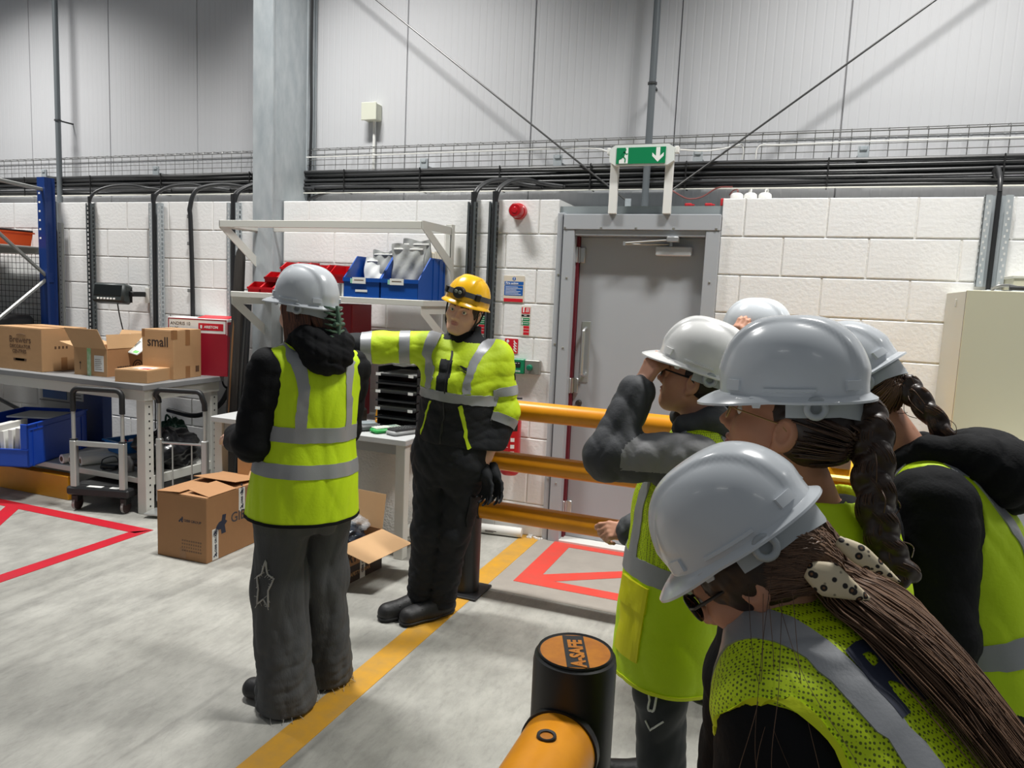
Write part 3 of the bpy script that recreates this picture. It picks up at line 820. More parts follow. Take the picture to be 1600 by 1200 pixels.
# packing bench
bn = thing('packing_bench', 'long grey packing bench with white steel frame and lower shelf', 'bench', (-5.0, -.56, 0))
BX0, BX1, BY0, BY1 = -5.93, -4.06, -.92, -.17
B(bn, 'bench_top', (BX0, BY0, .875), (BX1, BY1, .915), M_top, .004)
B(bn, 'apron', (BX0+.03, BY0+.03, .80), (BX1-.02, BY0+.06, .875), M_lgrey)
B(bn, 'apron', (BX1-.05, BY0+.06, .80), (BX1-.02, BY1-.03, .875), M_lgrey)
def leg(x, y):
    o = B(bn, 'leg', (x-.04, y-.035, .0), (x+.04, y+.035, .80), M_lgrey, .003)
    h = MB()
    for k in range(15):
        z = .05+.05*k
        h.box((x+.0398, y-.006, z), (x+.0406, y+.006, z+.012))
    q = h.build('holes', M_hole, o); q.location = -bn.location; q['kind'] = 'stuff'
    B(bn, 'foot', (x-.046, y-.041, 0), (x+.046, y+.041, .022), M_lgrey, .002) if False else None
leg(BX1-.07, BY0+.075); leg(BX1-.07, BY1-.07); leg(BX0+.07, BY0+.075); leg(BX0+.07, BY1-.07)
B(bn, 'lower_shelf', (BX0, BY0+.045, .215), (BX1-.11, BY1-.03, .255), mat('shelf_grey', (190, 190, 184), .45), .004)
B(bn, 'lower_rail', (BX1-.06, BY0+.11, .20), (BX1-.035, BY1-.10, .265), M_lgrey)

yg = thing('yellow_guard', 'yellow steel floor guard beam lying under the packing bench', 'guard', (-5.8, -.8, 0))
MB().box((-6.9, -.885, 0), (-4.84, -.868, .175), .003).build('face_plate', mat('guard_yellow', (214, 146, 20), .45, var=.12), yg, world=True)
MB().box((-6.9, -.868, .16), (-4.84, -.80, .175), .003).build('top_flange', MATS['guard_yellow'], yg, world=True)
MB().box((-4.858, -.868, 0), (-4.84, -.80, .16), .003).build('end_plate', MATS['guard_yellow'], yg, world=True)

# ------------------------------------------------------------------ cartons
def carton(label, loc, rz, w, d, h, m=None, front_tape=False, flaps=True, cat='box', name='cardboard_box'):
    """local: front face y=0 looking to -y, x 0..w, depth d"""
    t = thing(name, label, cat, loc, rz)
    m = m or M_card
    MB().box((0, 0, 0), (w, d, h-.004), .003).build('body', m, t)
    if flaps:
        MB().box((.001, .001, h-.004), (w-.001, d/2-.002, h), .001).build('top_flap', m, t)
        MB().box((.001, d/2+.002, h-.004), (w-.001, d-.001, h), .001).build('top_flap', m, t)
    return t
def tape(t, a, b, m=None, n='tape'): return MB().box(a, b).build(n, m or M_tape, t)
FR = (PI/2, 0, 0)          # text on the front (-y) face
RS = (PI/2, 0, PI/2)       # text on the right (+x) face
M_dprint = mat('print_brown', (96, 70, 48), .7)
# Brewers
t = carton('large brown carton printed Brewers Decorator Centres on the bench', (-5.60, -.862, .915), rad(0), .50, .37, .318)
text('printed_text', 'Brewers', .068, M_dprint, t, (.16, -.0003, .205), FR, bold=.0006)
text('printed_text', 'DECORATOR', .036, M_dprint, t, (.165, -.0003, .165), FR, bold=.0008)
text('printed_text', 'CENTRES', .036, M_dprint, t, (.19, -.0003, .128), FR, bold=.0008)
m = MB(); m.tube([(.24+.012*i, -.0004, .262+.008*math.sin(i*.38)) for i in range(9)], .0022, 4); m.build('printed_swoosh', M_dprint, t)
m = MB()
for k in range(4): m.box((.20+.022*k, -.0006, .07), (.272+.022*k, 0, .088))
m.build('printed_icons', M_dprint, t)
m = MB()
for k in range(4): m.box((.5, .10+.03*k, .165), (.5006, .115+.03*k, .185))
m.build('printed_icons', M_dprint, t)
tape(t, (.5, .15, .21-.2), (.5005, .20, .10)); tape(t, (-.0, .16, .318), (.5, .21, .3185), M_tape)
# open box
ob = thing('cardboard_box', 'open brown carton with raised flaps and a shipping label on the bench', 'box', (-4.865, -.79, .915), rad(4))
w_, d_, h_ = .30, .36, .20
m = MB(); th = .004
m.box((0, 0, 0), (w_, th, h_)); m.build('front_panel', M_card, ob)
MB().box((0, d_-th, 0), (w_, d_, h_)).build('back_panel', M_card, ob)
MB().box((0, th, 0), (th, d_-th, h_)).build('side_panel', M_card2, ob)
MB().box((w_-th, th, 0), (w_, d_-th, h_)).build('side_panel', M_card2, ob)
MB().box((th, th, 0), (w_-th, d_-th, th)).build('base_panel', M_cardin, ob)
def flap(t, a, b, up, out, m=M_cardin, th=.003, n='flap'):
    a = Vector(a); b = Vector(b); e = Vector(out); q = [a, b, b+e+Vector(up), a+e+Vector(up)]
    nn = (q[1]-q[0]).cross(q[3]-q[0]).normalized()*th
    return MB().prism(q, nn).build(n, m, t)
flap(ob, (0, 0, h_), (w_, 0, h_), (-.03, .0, .14), (0, -.05, 0))
flap(ob, (0, d_, h_), (w_, d_, h_), (0, 0, .11), (0, .08, 0))
flap(ob, (0, th, h_), (0, d_, h_), (0, 0, .03), (-.14, 0, 0))
lf = flap(ob, (w_, th, h_), (w_, d_, h_), (0, 0, .10), (-.03, .02, 0))
tape(ob, (.12, -.0008, 0), (.155, 0, h_), mat('green_white_tape', (216, 226, 206), .4, col2=(120, 190, 110), vscale=25), 'tape')
tape(ob, (.185, -.001, .035), (.27, 0, .15), M_paper, 'shipping_label')
m = MB()
for k in range(6): m.box((.192, -.0016, .05+.014*k), (.255-.006*(k % 3), -.001, .053+.014*k))
m.build('label_print', M_dprint, ob)
m = MB(); m.box((.055, -.0008, .04), (.058, 0, .09)); m.prism([(.047, 0, .085), (.0565, 0, .10), (.066, 0, .085)], (0, -.0008, 0)); m.build('arrow_mark', M_print, ob)
text('printed_text', 'amazon', .04, M_print, ob, (w_+.0003, .09, .05), RS, bold=.0006)
m = MB(); m.tube(arc((w_+.0006, .28, .06), .045, .2, 3.6, 12, (0, 1, 0), (0, 0, 1)), .004, 4); m.tube(arc((w_+.0006, .28, .06), .025, .2, 3.6, 10, (0, 1, 0), (0, 0, 1)), .003, 4); m.build('printed_swirl', M_print, ob)
# bubble mailer lying in the open box
bmail = thing('padded_envelope', 'white printed padded envelope sticking out of the open carton', 'envelope', (-4.60, -.55, 1.03), rad(4))
Me = Euler((rad(32), rad(10), 0)).to_matrix().to_4x4()
MB().box((-.11, -.09, .0), (.13, .10, .012), .005).xform(Matrix.Translation((-.02, .05, .1)) @ Me).build('envelope', mat('mailer_white', (220, 226, 222), .4), bmail, True)
m = MB()
for k in range(9): m.box((-.05+.012*k, -.02, .012), (-.046+.012*k+(.003 if k % 2 else 0), .05, .0128))
m.xform(Matrix.Translation((-.02, .05, .1)) @ Me).build('barcode', M_print, bmail)
for k in range(3): MB().box((-.10+.09*k, -.08, .012), (-.06+.09*k, -.05, .0128)).xform(Matrix.Translation((-.02, .05, .1)) @ Me).build('green_mark', mat('mark_green', (90, 180, 80), .5), bmail)
# small box
t = carton('brown carton printed with the word small on the bench', (-4.385, -.63, .915), rad(7), .265, .30, .355)
text('printed_text', 'small', .10, M_print, t, (.045, -.0004, .235), FR, bold=.0012, sx=.88)
tape(t, (.0, .0, .3), (.025, -.0006, .355)); tape(t, (.265, .125, .0), (.2656, .175, .09)); tape(t, (.265, .125, .24), (.2656, .175, .352)); tape(t, (.245, -.0006, .29), (.2656, .04, .355)); tape(t, (0, .125, .355), (.265, .175, .3556))
m = MB(); m.box((.2652, .235, .04), (.2656, .275, .085)); m.build('printed_mark', M_dprint, t)
m = MB(); m.tube([(.20, -.0004, .02), (.21, -.0004, .035), (.22, -.0004, .02)], .003, 4); m.build('printed_mark', M_print, t)
# flat parcel
t = carton('flat brown parcel with a white label at the front edge of the bench', (-4.335, -.905, .915), rad(13), .245, .30, .088, M_card)
tape(t, (.06, .06, .088), (.20, .20, .0885), M_paper, 'label'); tape(t, (.04, .02, .0885), (.13, .10, .0889), mat('clear_tape', (206, 178, 142), .15), 'tape'); tape(t, (.14, .07, .0886), (.20, .12, .0892), M_nred, 'sticker')
# red and white heater carton
t = thing('heater_carton', 'red and white heater carton on the bench behind the brown cartons', 'box', (-4.47, -.315, .915), rad(14))
M_rw = mat('carton_red', (150, 24, 44), .4)
w_, d_, h_ = .48, .24, .432
MB().box((0, 0, 0), (w_, d_, h_), .003).build('body', M_paper, t)
MB().box((-.001, -.001, .0), (w_+.001, d_*.5, .30)).build('red_sleeve', M_rw, t) if False else None
tape(t, (0, -.0012, 0), (w_, 0, .315), M_rw, 'red_panel'); tape(t, (w_, 0, 0), (w_+.0012, d_, h_-.02), M_rw, 'red_panel')
tape(t, (w_, .015, h_-.13), (w_+.002, d_-.02, h_-.04), mat('carton_dark', (84, 70, 74), .4), 'side_strip')
fr = MB(); 
for a, b in (((0.005, 0, h_-.012), (w_-.005, 0, h_-.004)), ((.005, 0, h_-.115), (.012, 0, h_-.004)), ((w_-.012, 0, h_-.115), (w_-.005, 0, h_-.004)), ((.005, 0, h_-.117), (w_-.005, 0, h_-.110))):
    fr.box((a[0], -.0012, a[2]), (b[0], 0, b[2]))
fr.build('red_border', M_rw, t)
tape(t, (.25, -.0012, h_-.088), (w_-.03, 0, h_-.035), mat('brand_red', (196, 26, 44), .4), 'brand_panel')
text('printed_text', 'ANDRIS 10', .034, M_print, t, (.022, -.0004, h_-.055), FR)
text('printed_text', 'LUX', .034, M_print, t, (.022, -.0004, h_-.092), FR)
text('printed_text', 'ARISTON', .027, M_paper, t, (.295, -.0016, h_-.072), FR, bold=.0006)
MB().box((.265, -.002, h_-.075), (.280, -.0012, h_-.05)).build('brand_mark', M_paper, t)
text('printed_text', 'ARISTON', .024, M_paper, t, (w_+.0024, .09, h_-.09), RS, bold=.0005)
m = MB()
for k in range(14): m.box((w_+.0012, .10, .285-.011*k), (w_+.0018, .17-.004*(k*7 % 5), .289-.011*k))
for k in range(4):
    for j in range(3): m.box((w_+.0012, .06+.03*k, .06+.028*j), (w_+.0018, .075+.03*k, .078+.028*j))
m.build('side_print', mat('side_print', (206, 150, 158), .5), t)
flap(t, (.22, .03, h_), (.47, .03, h_), (0, 0, .018), (0, .12, 0), mat('brand_red', (196, 26, 44), .4))
t = thing('charger_box', 'small red and white box between the two big cartons on the bench', 'box', (-5.03, -.35, .915), rad(10))
MB().box((0, 0, 0), (.17, .12, .13), .003).build('body', M_card2, t)
MB().prism([(0, -.0, .13), (.1, 0, .18), (.17, 0, .13)], (0, .1, 0)).build('red_wrap', M_nred, t)

# ------------------------------------------------------------------ lower shelf contents
def euro_crate(t, x0, x1, y0, y1, z0, z1, m, cut=True):
    th = .012
    MB().box((x0, y0, z0), (x1, y1, z0+th), .003).build('base', m, t)
    MB().box((x1-th, y0, z0), (x1, y1, z1), .003).build('side_wall', m, t)
    MB().box((x0, y0, z0), (x0+th, y1, z1), .003).build('side_wall', m, t)
    MB().box((x0, y1-th, z0), (x1, y1, z1), .003).build('back_wall', m, t)
    cz = z0+(z1-z0)*.42
    MB().box((x0, y0, z0), (x1, y0+th, cz), .003).build('front_wall', m, t)
    MB().box((x1-.055, y0, cz), (x1, y0+th, z1), .003).build('front_wall', m, t)
    MB().box((x0, y0, cz), (x0+.055, y0+th, z1), .003).build('front_wall', m, t)
    r = MB(); 
    r.box((x1, y0+.02, z1-.045), (x1+.006, y1-.02, z1-.04)); r.box((x1, y0-.003, z1-.008), (x1+.009, y1, z1)); r.box((x0, y0-.005, cz-.008), (x1, y0, cz+.0))
    r.box((x1, y0+.10, z1-.045), (x1+.006, y0+.105, z1)); r.box((x1, y0+.05, z0+.0), (x1+.006, y0+.056, z1-.04)); r.box((x1, y1-.08, z0), (x1+.006, y1-.074, z1-.04)); r.box((x1, y1-.16, z1-.045), (x1+.006, y1-.155, z1))
    r.build('ribs', m, t)
cr_ = thing('plastic_crate', 'bright blue open-fronted plastic crate full of papers on the lower shelf', 'crate', (-5.11, -.775, .257), rad(21))
euro_crate(cr_, -.50, .0, -.30, .42, .0, .31, M_bluep)
for k, xx in enumerate((-.40, -.355, -.30, -.26, -.215, -.165, -.125)):
    o = MB().box((0, 0, 0), (.03, .26+.04*(k % 2), .235+.014*((k*5) % 4)), .002).build('folder', mat('folder_white', (226, 226, 222), .6) if k % 3 else mat('folder_cream', (206, 204, 198), .6))
    tag(o, ('white paper folder standing in the blue crate, %s from the front left' % ('first', 'second', 'third', 'fourth', 'fifth', 'sixth', 'seventh')[k]), 'folder', 'folders in the blue crate')
    o.matrix_world = Matrix.Translation((-5.11, -.775, .257)) @ Matrix.Rotation(rad(21), 4, 'Z') @ Matrix.Translation((xx, -.27, .014)) @ Matrix.Rotation(rad((-4, 2, -3, 3, -2, 1, 4)[k]), 4, 'Y')
sheet = MB().box((0, 0, 0), (.36, .28, .012), .002).build('paper_stack', mat('paper_grey', (196, 198, 198), .6)); tag(sheet, 'flat stack of paper lying on top at the back of the blue crate', 'paper')
sheet.matrix_world = Matrix.Translation((-5.11, -.775, .257)) @ Matrix.Rotation(rad(21), 4, 'Z') @ Matrix.Translation((-.40, .06, .285))
t = thing('printer_carton', 'grey box with blue stripe behind the blue crate under the bench', 'box', (-5.8, -.25, .255))
MB().box((-5.92, -.29, .256), (-5.545, -.19, .74), .006).build('body', mat('printer_grey', (172, 174, 172), .5), t, world=True)
MB().box((-5.88, -.293, .60), (-5.60, -.289, .68)).build('blue_stripe', mat('stripe_blue', (28, 84, 150), .4), t, world=True)
MB().box((-5.92, -.294, .575), (-5.545, -.289, .585)).build('seam', mat('seam_grey', (110, 112, 112), .5), t, world=True)
m = MB()
for k in range(6): m.box((-5.82+.022*k, -.2935, .46+.004*(k % 2)), (-5.808+.022*k, -.2898, .475))
m.build('print', M_print, t, world=True)
t = thing('blue_cabinet', 'dark blue steel box with a white notice under the bench', 'cabinet', (-5.4, -.2, .255))
MB().box((-5.54, -.28, .256), (-5.21, -.19, .78), .004).build('body', M_rackb, t, world=True)
MB().box((-5.53, -.2825, .60), (-5.42, -.28, .77)).build('notice', M_paper, t, world=True)
m = MB()
for k in range(5): m.box((-5.515, -.2832, .62+.025*k), (-5.44-.01*(k % 2), -.2825, .626+.025*k))
m.build('notice_print', M_print, t, world=True)
# paper rolls
M_roll = mat('roll_white', (224, 224, 220), .55)
for i, (x, lab) in enumerate(((-4.93, 'leftmost white paper roll on the lower shelf'), (-4.855, 'middle white paper roll with a brown core on the lower shelf'), (-4.765, 'rightmost white paper roll with a brown core on the lower shelf'))):
    t = thing('paper_roll', lab, 'roll', (x, -.86+.01*i, .255+.037), rad(-12-6*i), 'paper rolls on the lower shelf')
    m = MB(); m.lathe([(.018, 0), (.034, 0), (.034, -.5), (.0, -.5)], 20, (0, 0, 0), 'y'); m.build('paper', M_roll, t, True)
    m = MB(); m.lathe([(.019, .001), (.0195, .002), (.015, .002), (.015, -.15), (.0001, -.15)], 16, (0, 0, 0), 'y'); m.build('core', M_dprint, t, True)
t = thing('open_bin', 'small blue open bin of oddments behind the paper rolls', 'bin', (-4.62, -.55, .33), rad(-14))
tub(t, 'bin', -4.70, -4.52, -.66, -.42, .335, .43, mat('bin_blue2', (34, 108, 176), .4), .02)
for dx, dy, c in ((-.04, -.02, M_nred), (.03, .0, M_nred), (0, .05, M_card), (-.02, .03, M_paper)):
    MB().lathe([(.0001, 0), (.022, .004), (.026, .02), (.018, .04), (.0001, .044)], 10, (-.0+dx, dy, .045)).build('oddment', c, t, True)
t = thing('power_adapter', 'black power adapter with curled lead on the lower shelf', 'adapter', (-4.53, -.80, .255), rad(15))
MB().box((-.06, -.02, 0), (.06, .025, .03), .006).build('brick', M_blackp, t)
MB().tube(spline([(.06, 0, .015), (.09, -.03, .01), (.05, -.06, .006), (0, -.05, .006), (-.03, -.03, .006), (-.09, .06, .05), (-.02, .10, .07), (.06, .03, .03)], 6), .004, 6).build('lead', M_blackc, t, True)
t = thing('plastic_bottle', 'clear plastic tub with brown contents on the lower shelf', 'bottle', (-4.37, -.78, .255))
MB().lathe([(.0001, 0), (.042, .002), (.044, .06), (.04, .075), (.022, .095), (.02, .11), (.0001, .112)], 18).build('tub', mat('clear_plastic', (222, 222, 222), .08, alpha=.35), t, True)
MB().lathe([(.0001, .003), (.039, .004), (.041, .05), (.0001, .052)], 16).build('contents', mat('brown_stuff', (92, 78, 72), .7), t, True)
# black bag heap
def blob(nm, m, parent, cen, rx, ry, rz_, seed, rough=.18, n=28):
    rs_ = random.Random(seed); ph = [rs_.uniform(0, 6.28) for _ in range(12)]
    vs = []; fs = []
    for i in range(n+1):
        th_ = PI*i/n
        for j in range(2*n):
            p = 2*PI*j/(2*n)
            d = 1+rough*(math.sin(3*p+ph[0]+2*th_)*.5+math.sin(5*th_+ph[1]+2*p)*.4+math.sin(9*p+ph[2]-4*th_)*.25+math.sin(13*th_+7*p+ph[3])*.2)
            vs.append((cen[0]+rx*d*math.sin(th_)*math.cos(p), cen[1]+ry*d*math.sin(th_)*math.sin(p), max(cen[2]+rz_*d*math.cos(th_), .0) if cen[2] < .5 else cen[2]+rz_*d*math.cos(th_)))
    for i in range(n):
        for j in range(2*n):
            j2 = (j+1) % (2*n); fs.append((i*2*n+j, (i+1)*2*n+j, (i+1)*2*n+j2, i*2*n+j2))
    return MB().add(vs, fs).build(nm, m, parent, 'all')
t = thing('bin_bag', 'crumpled black plastic bag heap on the lower shelf behind the trolley', 'bag', (-4.26, -.55, .255))
blob('bag', mat('bag_black', (30, 31, 34), .28), t, (0, 0, .13), .18, .24, .14, 4, .22)
MB().tube(spline([(.0, -.05, .22), (.05, -.08, .30), (.02, -.02, .27)], 4), [.03]*4+[.012]*4+[.02], 8).build('knot', MATS['bag_black'], t, True)
t = thing('green_bag', 'dark green bag slumped at the back of the lower shelf', 'bag', (-4.42, -.33, .255))
blob('bag', mat('bag_green', (18, 66, 52), .4), t, (0, 0, .15), .13, .10, .15, 9, .2)
MB().tube(spline([(-.05, -.02, .26), (0, -.05, .35), (.05, -.02, .27)], 5), .008, 6).build('handle', MATS['bag_green'], t, True)
# hanging cable hose under bench
t = MB().tube(spline([(-4.04, -.045, .95), (-4.10, -.06, .82), (-4.20, -.08, .66), (-4.42, -.09, .56), (-4.72, -.08, .575)], 8), .02, 10).build('hose', M_blackc, smooth=True)
tag(t, 'thick black hose curving down the wall behind the bench', 'hose')
t = thing('cable_coil', 'coiled black cable and plug sockets hanging at the end of the bench', 'cable', (-4.05, -.12, .8))
MB().tube([(-4.05+.055*math.cos(a*PI/8), -.14, .875+.055*math.sin(a*PI/8)) for a in range(16)], .007, 6, closed=True).build('coil', M_blackc, t, True, True)
MB().tube([(-4.047+.05*math.cos(a*PI/8), -.148, .872+.056*math.sin(a*PI/8)) for a in range(16)], .006, 6, closed=True).build('coil', M_blackc, t, True, True)
MB().box((-4.10, -.06, .94), (-4.02, -.012, 1.14), .005).build('socket_strip', mat('socket_grey', (180, 182, 180), .45), t, world=True)
for z in (.97, 1.03, 1.095): MB().box((-4.095, -.10, z-.022), (-4.03, -.06, z+.022), .008).build('plug', M_blackp, t, world=True)
MB().tube(spline([(-4.06, -.09, .95), (-4.06, -.12, .90), (-4.055, -.13, .7), (-4.055, -.12, .5)], 6), .005, 6).build('lead', M_blackc, t, True, True)

# ------------------------------------------------------------------ trolleys
M_tube = mat('trolley_alu', (196, 198, 196), .3, .6)
M_tyre = mat('tyre_dark', (52, 36, 36), .6)
def trolley(label, loc, rz, hh, detail=True):
    t = thing('hand_trolley', label, 'trolley', loc, rz)
    W = .36
    MB().box((-W/2-.05, -.02, .115), (W/2+.05, .50, .175), .012).build('platform', M_blackp, t)
    MB().box((-W/2, .06, .175), (W/2, .46, .179), .002).build('deck_mat', mat('deck_dark', (44, 45, 46), .6), t)
    MB().box((-.09, .0, .1755), (.02, .04, .1765)).build('sticker', M_paper, t)
    MB().box((.08, .0, .1755), (.15, .04, .1765)).build('sticker', M_paper, t)
    for sx in (-1, 1):
        for y in (.03, .44):
            w = MB().lathe([(.0001, -.016), (.030, -.016), (.045, -.012), (.045, .012), (.030, .016), (.0001, .016)], 20, (sx*W/2, y, .047), 'x').build('wheel', M_tyre, t, True)
            MB().lathe([(.046, -.008), (.047, -.008), (.047, .008), (.046, .008)], 20, (sx*W/2, y, .047), 'x').build('tread', mat('tread_grey', (150, 148, 146), .6), w, True)
            MB().box((sx*W/2-.022, y-.035, .06), (sx*W/2+.022, y+.035, .115), .008).build('caster_fork', M_blackp, t)
        MB().box((sx*W/2-.022, -.012, .17), (sx*W/2+.022, .03, .50), .006).build('lower_post', M_tube, t)
        MB().cyl((sx*W/2, .01, .49), (sx*W/2, .01, hh-.06), .013, 12).build('upper_post', M_tube, t, True)
        MB().box((sx*W/2-.02, -.008, .495), (sx*W/2+.02, .028, .51), .003).build('collar', M_blackp, t)
    MB().box((-W/2, 0, .46), (W/2, .02, .495), .003).build('crossbar', M_tube, t)
    MB().tube([(-W/2, .01, hh-.16)] + arc((-W/2+.045, .01, hh-.045), .045, PI, PI/2, 5, (1, 0, 0), (0, 0, 1)) + arc((W/2-.045, .01, hh-.045), .045, PI/2, 0, 5, (1, 0, 0), (0, 0, 1)) + [(W/2, .01, hh-.16)], .0185, 12).build('handle', M_blackp, t, True)
    return t
trolley('folding platform trolley with silver posts in front of the packing bench', (-4.415, -.985, 0), rad(15), .86)
t2 = thing('hand_trolley', 'silver sack truck with thin wire back standing beside the bench end', 'trolley', (-3.91, -.74, 0), rad(16))
W = .33
for sx in (-1, 1):
    MB().box((sx*W/2-.022, -.012, .08), (sx*W/2+.022, .025, .53), .006).build('lower_post', M_tube, t2)
    MB().cyl((sx*W/2, .005, .52), (sx*W/2, .005, .80), .013, 12).build('upper_post', M_tube, t2, True)
    w = MB().lathe([(.0001, -.018), (.04, -.018), (.055, -.012), (.055, .012), (.04, .018), (.0001, .018)], 18, (sx*W/2, .10, .056), 'x').build('wheel', mat('wheel_grey', (150, 150, 148), .5), t2, True)
    MB().box((sx*W/2-.02, .0, .04), (sx*W/2+.02, .13, .09), .005).build('axle_bracket', M_blackp, t2)
    MB().cyl((sx*.07, .005, .1), (sx*.07, .005, .505), .005, 8).build('wire', M_tube, t2, True)
MB().tube([(-W/2, .005, .50), (W/2, .005, .50)], .008, 8).build('crossbar', M_tube, t2, True)
MB().tube([(-W/2, .005, .78), (-W/2-.0, .0, .81)] + arc((-W/2+.04, -.03, .835), .04, PI, PI/2, 5, (1, 0, 0), (0, 0, 1)) + arc((W/2-.04, -.03, .835), .04, PI/2, 0, 5, (1, 0, 0), (0, 0, 1)) + [(W/2, .0, .79), (W/2, .005, .74)], .018, 12).build('handle', M_blackp, t2, True)
MB().box((-W/2-.03, -.15, .02), (W/2+.03, .0, .035), .004).build('toe_plate', M_tube, t2)

# ------------------------------------------------------------------ desk with upper shelf frame
dk = thing('work_desk', 'grey topped work desk with white steel legs under the shelves', 'desk', (-2.85, -.45, 0))
B(dk, 'desk_top', (-3.57, -.83, .705), (-2.10, -.06, .742), mat('desk_top', (184, 186, 186), .45), .004)
B(dk, 'apron', (-3.53, -.79, .64), (-2.13, -.765, .705), mat('desk_apron', (150, 152, 150), .5))
for x, y in ((-2.145, -.78), (-2.145, -.13), (-3.525, -.78), (-3.525, -.13)):
    B(dk, 'leg', (x-.032, y-.03, 0), (x+.032, y+.03, .705), M_lgrey, .003)
for x in (-2.145, -3.525):
    B(dk, 'side_rail', (x-.02, -.75, .12), (x+.02, -.16, .175), M_lgrey)
    B(dk, 'side_rail', (x-.012, -.75, .65), (x+.012, -.16, .70), M_lgrey)
sh = thing('shelf_frame', 'grey steel two-tier shelf frame above the desk', 'shelf', (-2.9, -.3, .742))
for x in (-3.70, -2.225):
    B(sh, 'upright', (x-.022, -.10, .742), (x+.022, -.05, 2.075), M_lgrey)
B(sh, 'front_beam', (-3.80, -.50, 2.005), (-2.215, -.475, 2.052), M_lgrey)
B(sh, 'side_beam', (-3.80, -.475, 2.012), (-3.78, -.10, 2.052), M_lgrey); B(sh, 'rear_beam', (-3.80, -.10, 2.012), (-2.2, -.085, 2.052), M_lgrey)
def gusset(x, zt, yf, zl, drop):
    """triangular end bracket with a window"""
    m = MB(); p = lambda y, z: (x, y, z)
    m.prism([p(yf, zt), p(-.05, zt), p(-.05, zt-.05), p(yf+.12, zt-.05), p(yf, zt-.05)], (.006, 0, 0))
    m.prism([p(-.05, zt-.05), p(-.05, zl-.06), p(-.10, zl-.03), p(-.10, zt-.05)], (.006, 0, 0))
    m.prism([p(yf, zt-.05), p(yf+.11, zt-.05), p(-.10, zl+.05), p(-.05, zl-.06)], (.006, 0, 0))
    return m.build('end_bracket', M_lgrey, sh, world=True)
gusset(-2.212, 2.055, -.50, 1.80, 0); gusset(-3.80, 2.052, -.50, 1.76, 0)
B(sh, 'shelf_board', (-3.71, -.49, 1.528), (-2.19, -.06, 1.566), M_lgrey, .003)
gusset(-2.212, 1.528, -.49, 1.27, 0); gusset(-3.72, 1.528, -.47, 1.26, 0)

# picking bins
def bin_mesh(w, d, h, m):
    th = .0035
    mb = MB()
    o_ = [(0, 0), (w, 0), (w, d), (0, d)]
    fz = h*.45
    # body panels with the cut-away front
    mb.box((0, 0, 0), (w, d, th))
    mb.box((0, d-th, 0), (w, d, h))
    for x in (0, w-th):
        mb.prism([(x, .0, 0), (x, d, 0), (x, d, h), (x, d*.42, h), (x, .0, fz)], (th, 0, 0))
    mb.box((0, 0, 0), (w, th, fz)); 
    body = mb.build('bin_body', m, data_only=True)
    r = MB(); r.box((-.004, -.006, fz-.022 if h > .12 else fz-.012), (w+.004, .0, fz+.003)); r.box((-.004, d*.42, h-.01), (.0, d, h)); r.box((w, d*.42, h-.01), (w+.004, d, h))
    r.prism([(w, 0, fz-.012), (w, d*.42, h-.012), (w, d*.42, h), (w, 0, fz)], (.004, 0, 0)); r.prism([(0, 0, fz-.012), (0, d*.42, h-.012), (0, d*.42, h), (0, 0, fz)], (-.004, 0, 0))
    if h > .12:
        for y in (d*.55, d*.78, d*.97): r.box((w, y-.008, 0), (w+.004, y+.008, h))
    rim = r.build('rim', m, data_only=True)
    return body, rim
def pick_bin(bm_, loc, label, group, rz=0):
    t = thing('picking_bin', label, 'bin', loc, rz, group)
    link('bin_body', bm_[0], t); link('rim', bm_[1], t)
    return t
rb = bin_mesh(.10, .16, .075, M_redbin)
S = 1.566
for x, y, k, lb in ((-3.575, -.47, 0, 'small red picking bin at the left end of the bottom row on the shelf'), (-3.468, -.47, 0, 'small red picking bin second from the left in the bottom row'),
                    (-3.361, -.47, 0, 'small red picking bin third in the bottom row behind the white helmet'), (-3.49, -.40, 1, 'small red picking bin at the left of the middle row'), (-3.383, -.40, 1, 'small red picking bin second in the middle row'),
                    (-3.41, -.33, 2, 'small red picking bin at the left of the top row'), (-3.303, -.33, 2, 'small red picking bin at the right of the top row')):
    pick_bin(rb, (x, y, S+.0735*k), lb, 'small red picking bins')
wb_ = carton('white printed small box on the shelf under the right red bins', (-3.06, -.46, S), 0, .20, .2, .085, M_paper, cat='box', name='white_box')
m = MB(); m.box((.12, -.0008, .055), (.185, 0, .058)); m.box((.12, -.0008, .045), (.175, 0, .048)); m.box((.12, -.0008, .015), (.18, 0, .03)); m.build('print_lines', M_print, wb_)['kind'] = 'stuff'
rb2 = bin_mesh(.16, .2, .12, M_redbin)
pick_bin(rb2, (-3.13, -.46, S+.087), 'larger red picking bin behind the right of the white helmet', 'larger red picking bins')
pick_bin(rb2, (-2.962, -.40, S+.087), 'dark red picking bin touching the blue bins', 'larger red picking bins')
t = carton('white printed small box on the shelf beside the blue bins', (-2.845, -.42, S), 0, .055, .2, .086, M_paper, cat='box', name='white_box')
bb = bin_mesh(.270, .37, .272, M_bluebin)
def lab_bin(x, lb, gr):
    t = pick_bin(bb, (x, -.475, S), lb, gr)
    MB().box((.07, -.008, .088), (.17, -.006, .128)).build('label_card', M_paper, t)
    MB().box((.055, -.0082, .09), (.07, -.006, .12)).build('label_clip', mat('label_green', (150, 206, 180), .5), t)
    MB().box((.085, -.0086, .108), (.155, -.008, .113)).build('label_print', M_dprint, t)
    return t
t = lab_bin(-2.79, 'left blue picking bin with small label stuck on its front', 'blue picking bins')
MB().box((.09, -.002, .035), (.18, .0, .05)).build('sticker', M_paper, t)
lab_bin(-2.511, 'right blue picking bin filled with clear plastic bags', 'blue picking bins')
M_bag = mat('poly_bag', (196, 198, 196), .22, var=.12, vscale=20, bump=.3, bscale=18)
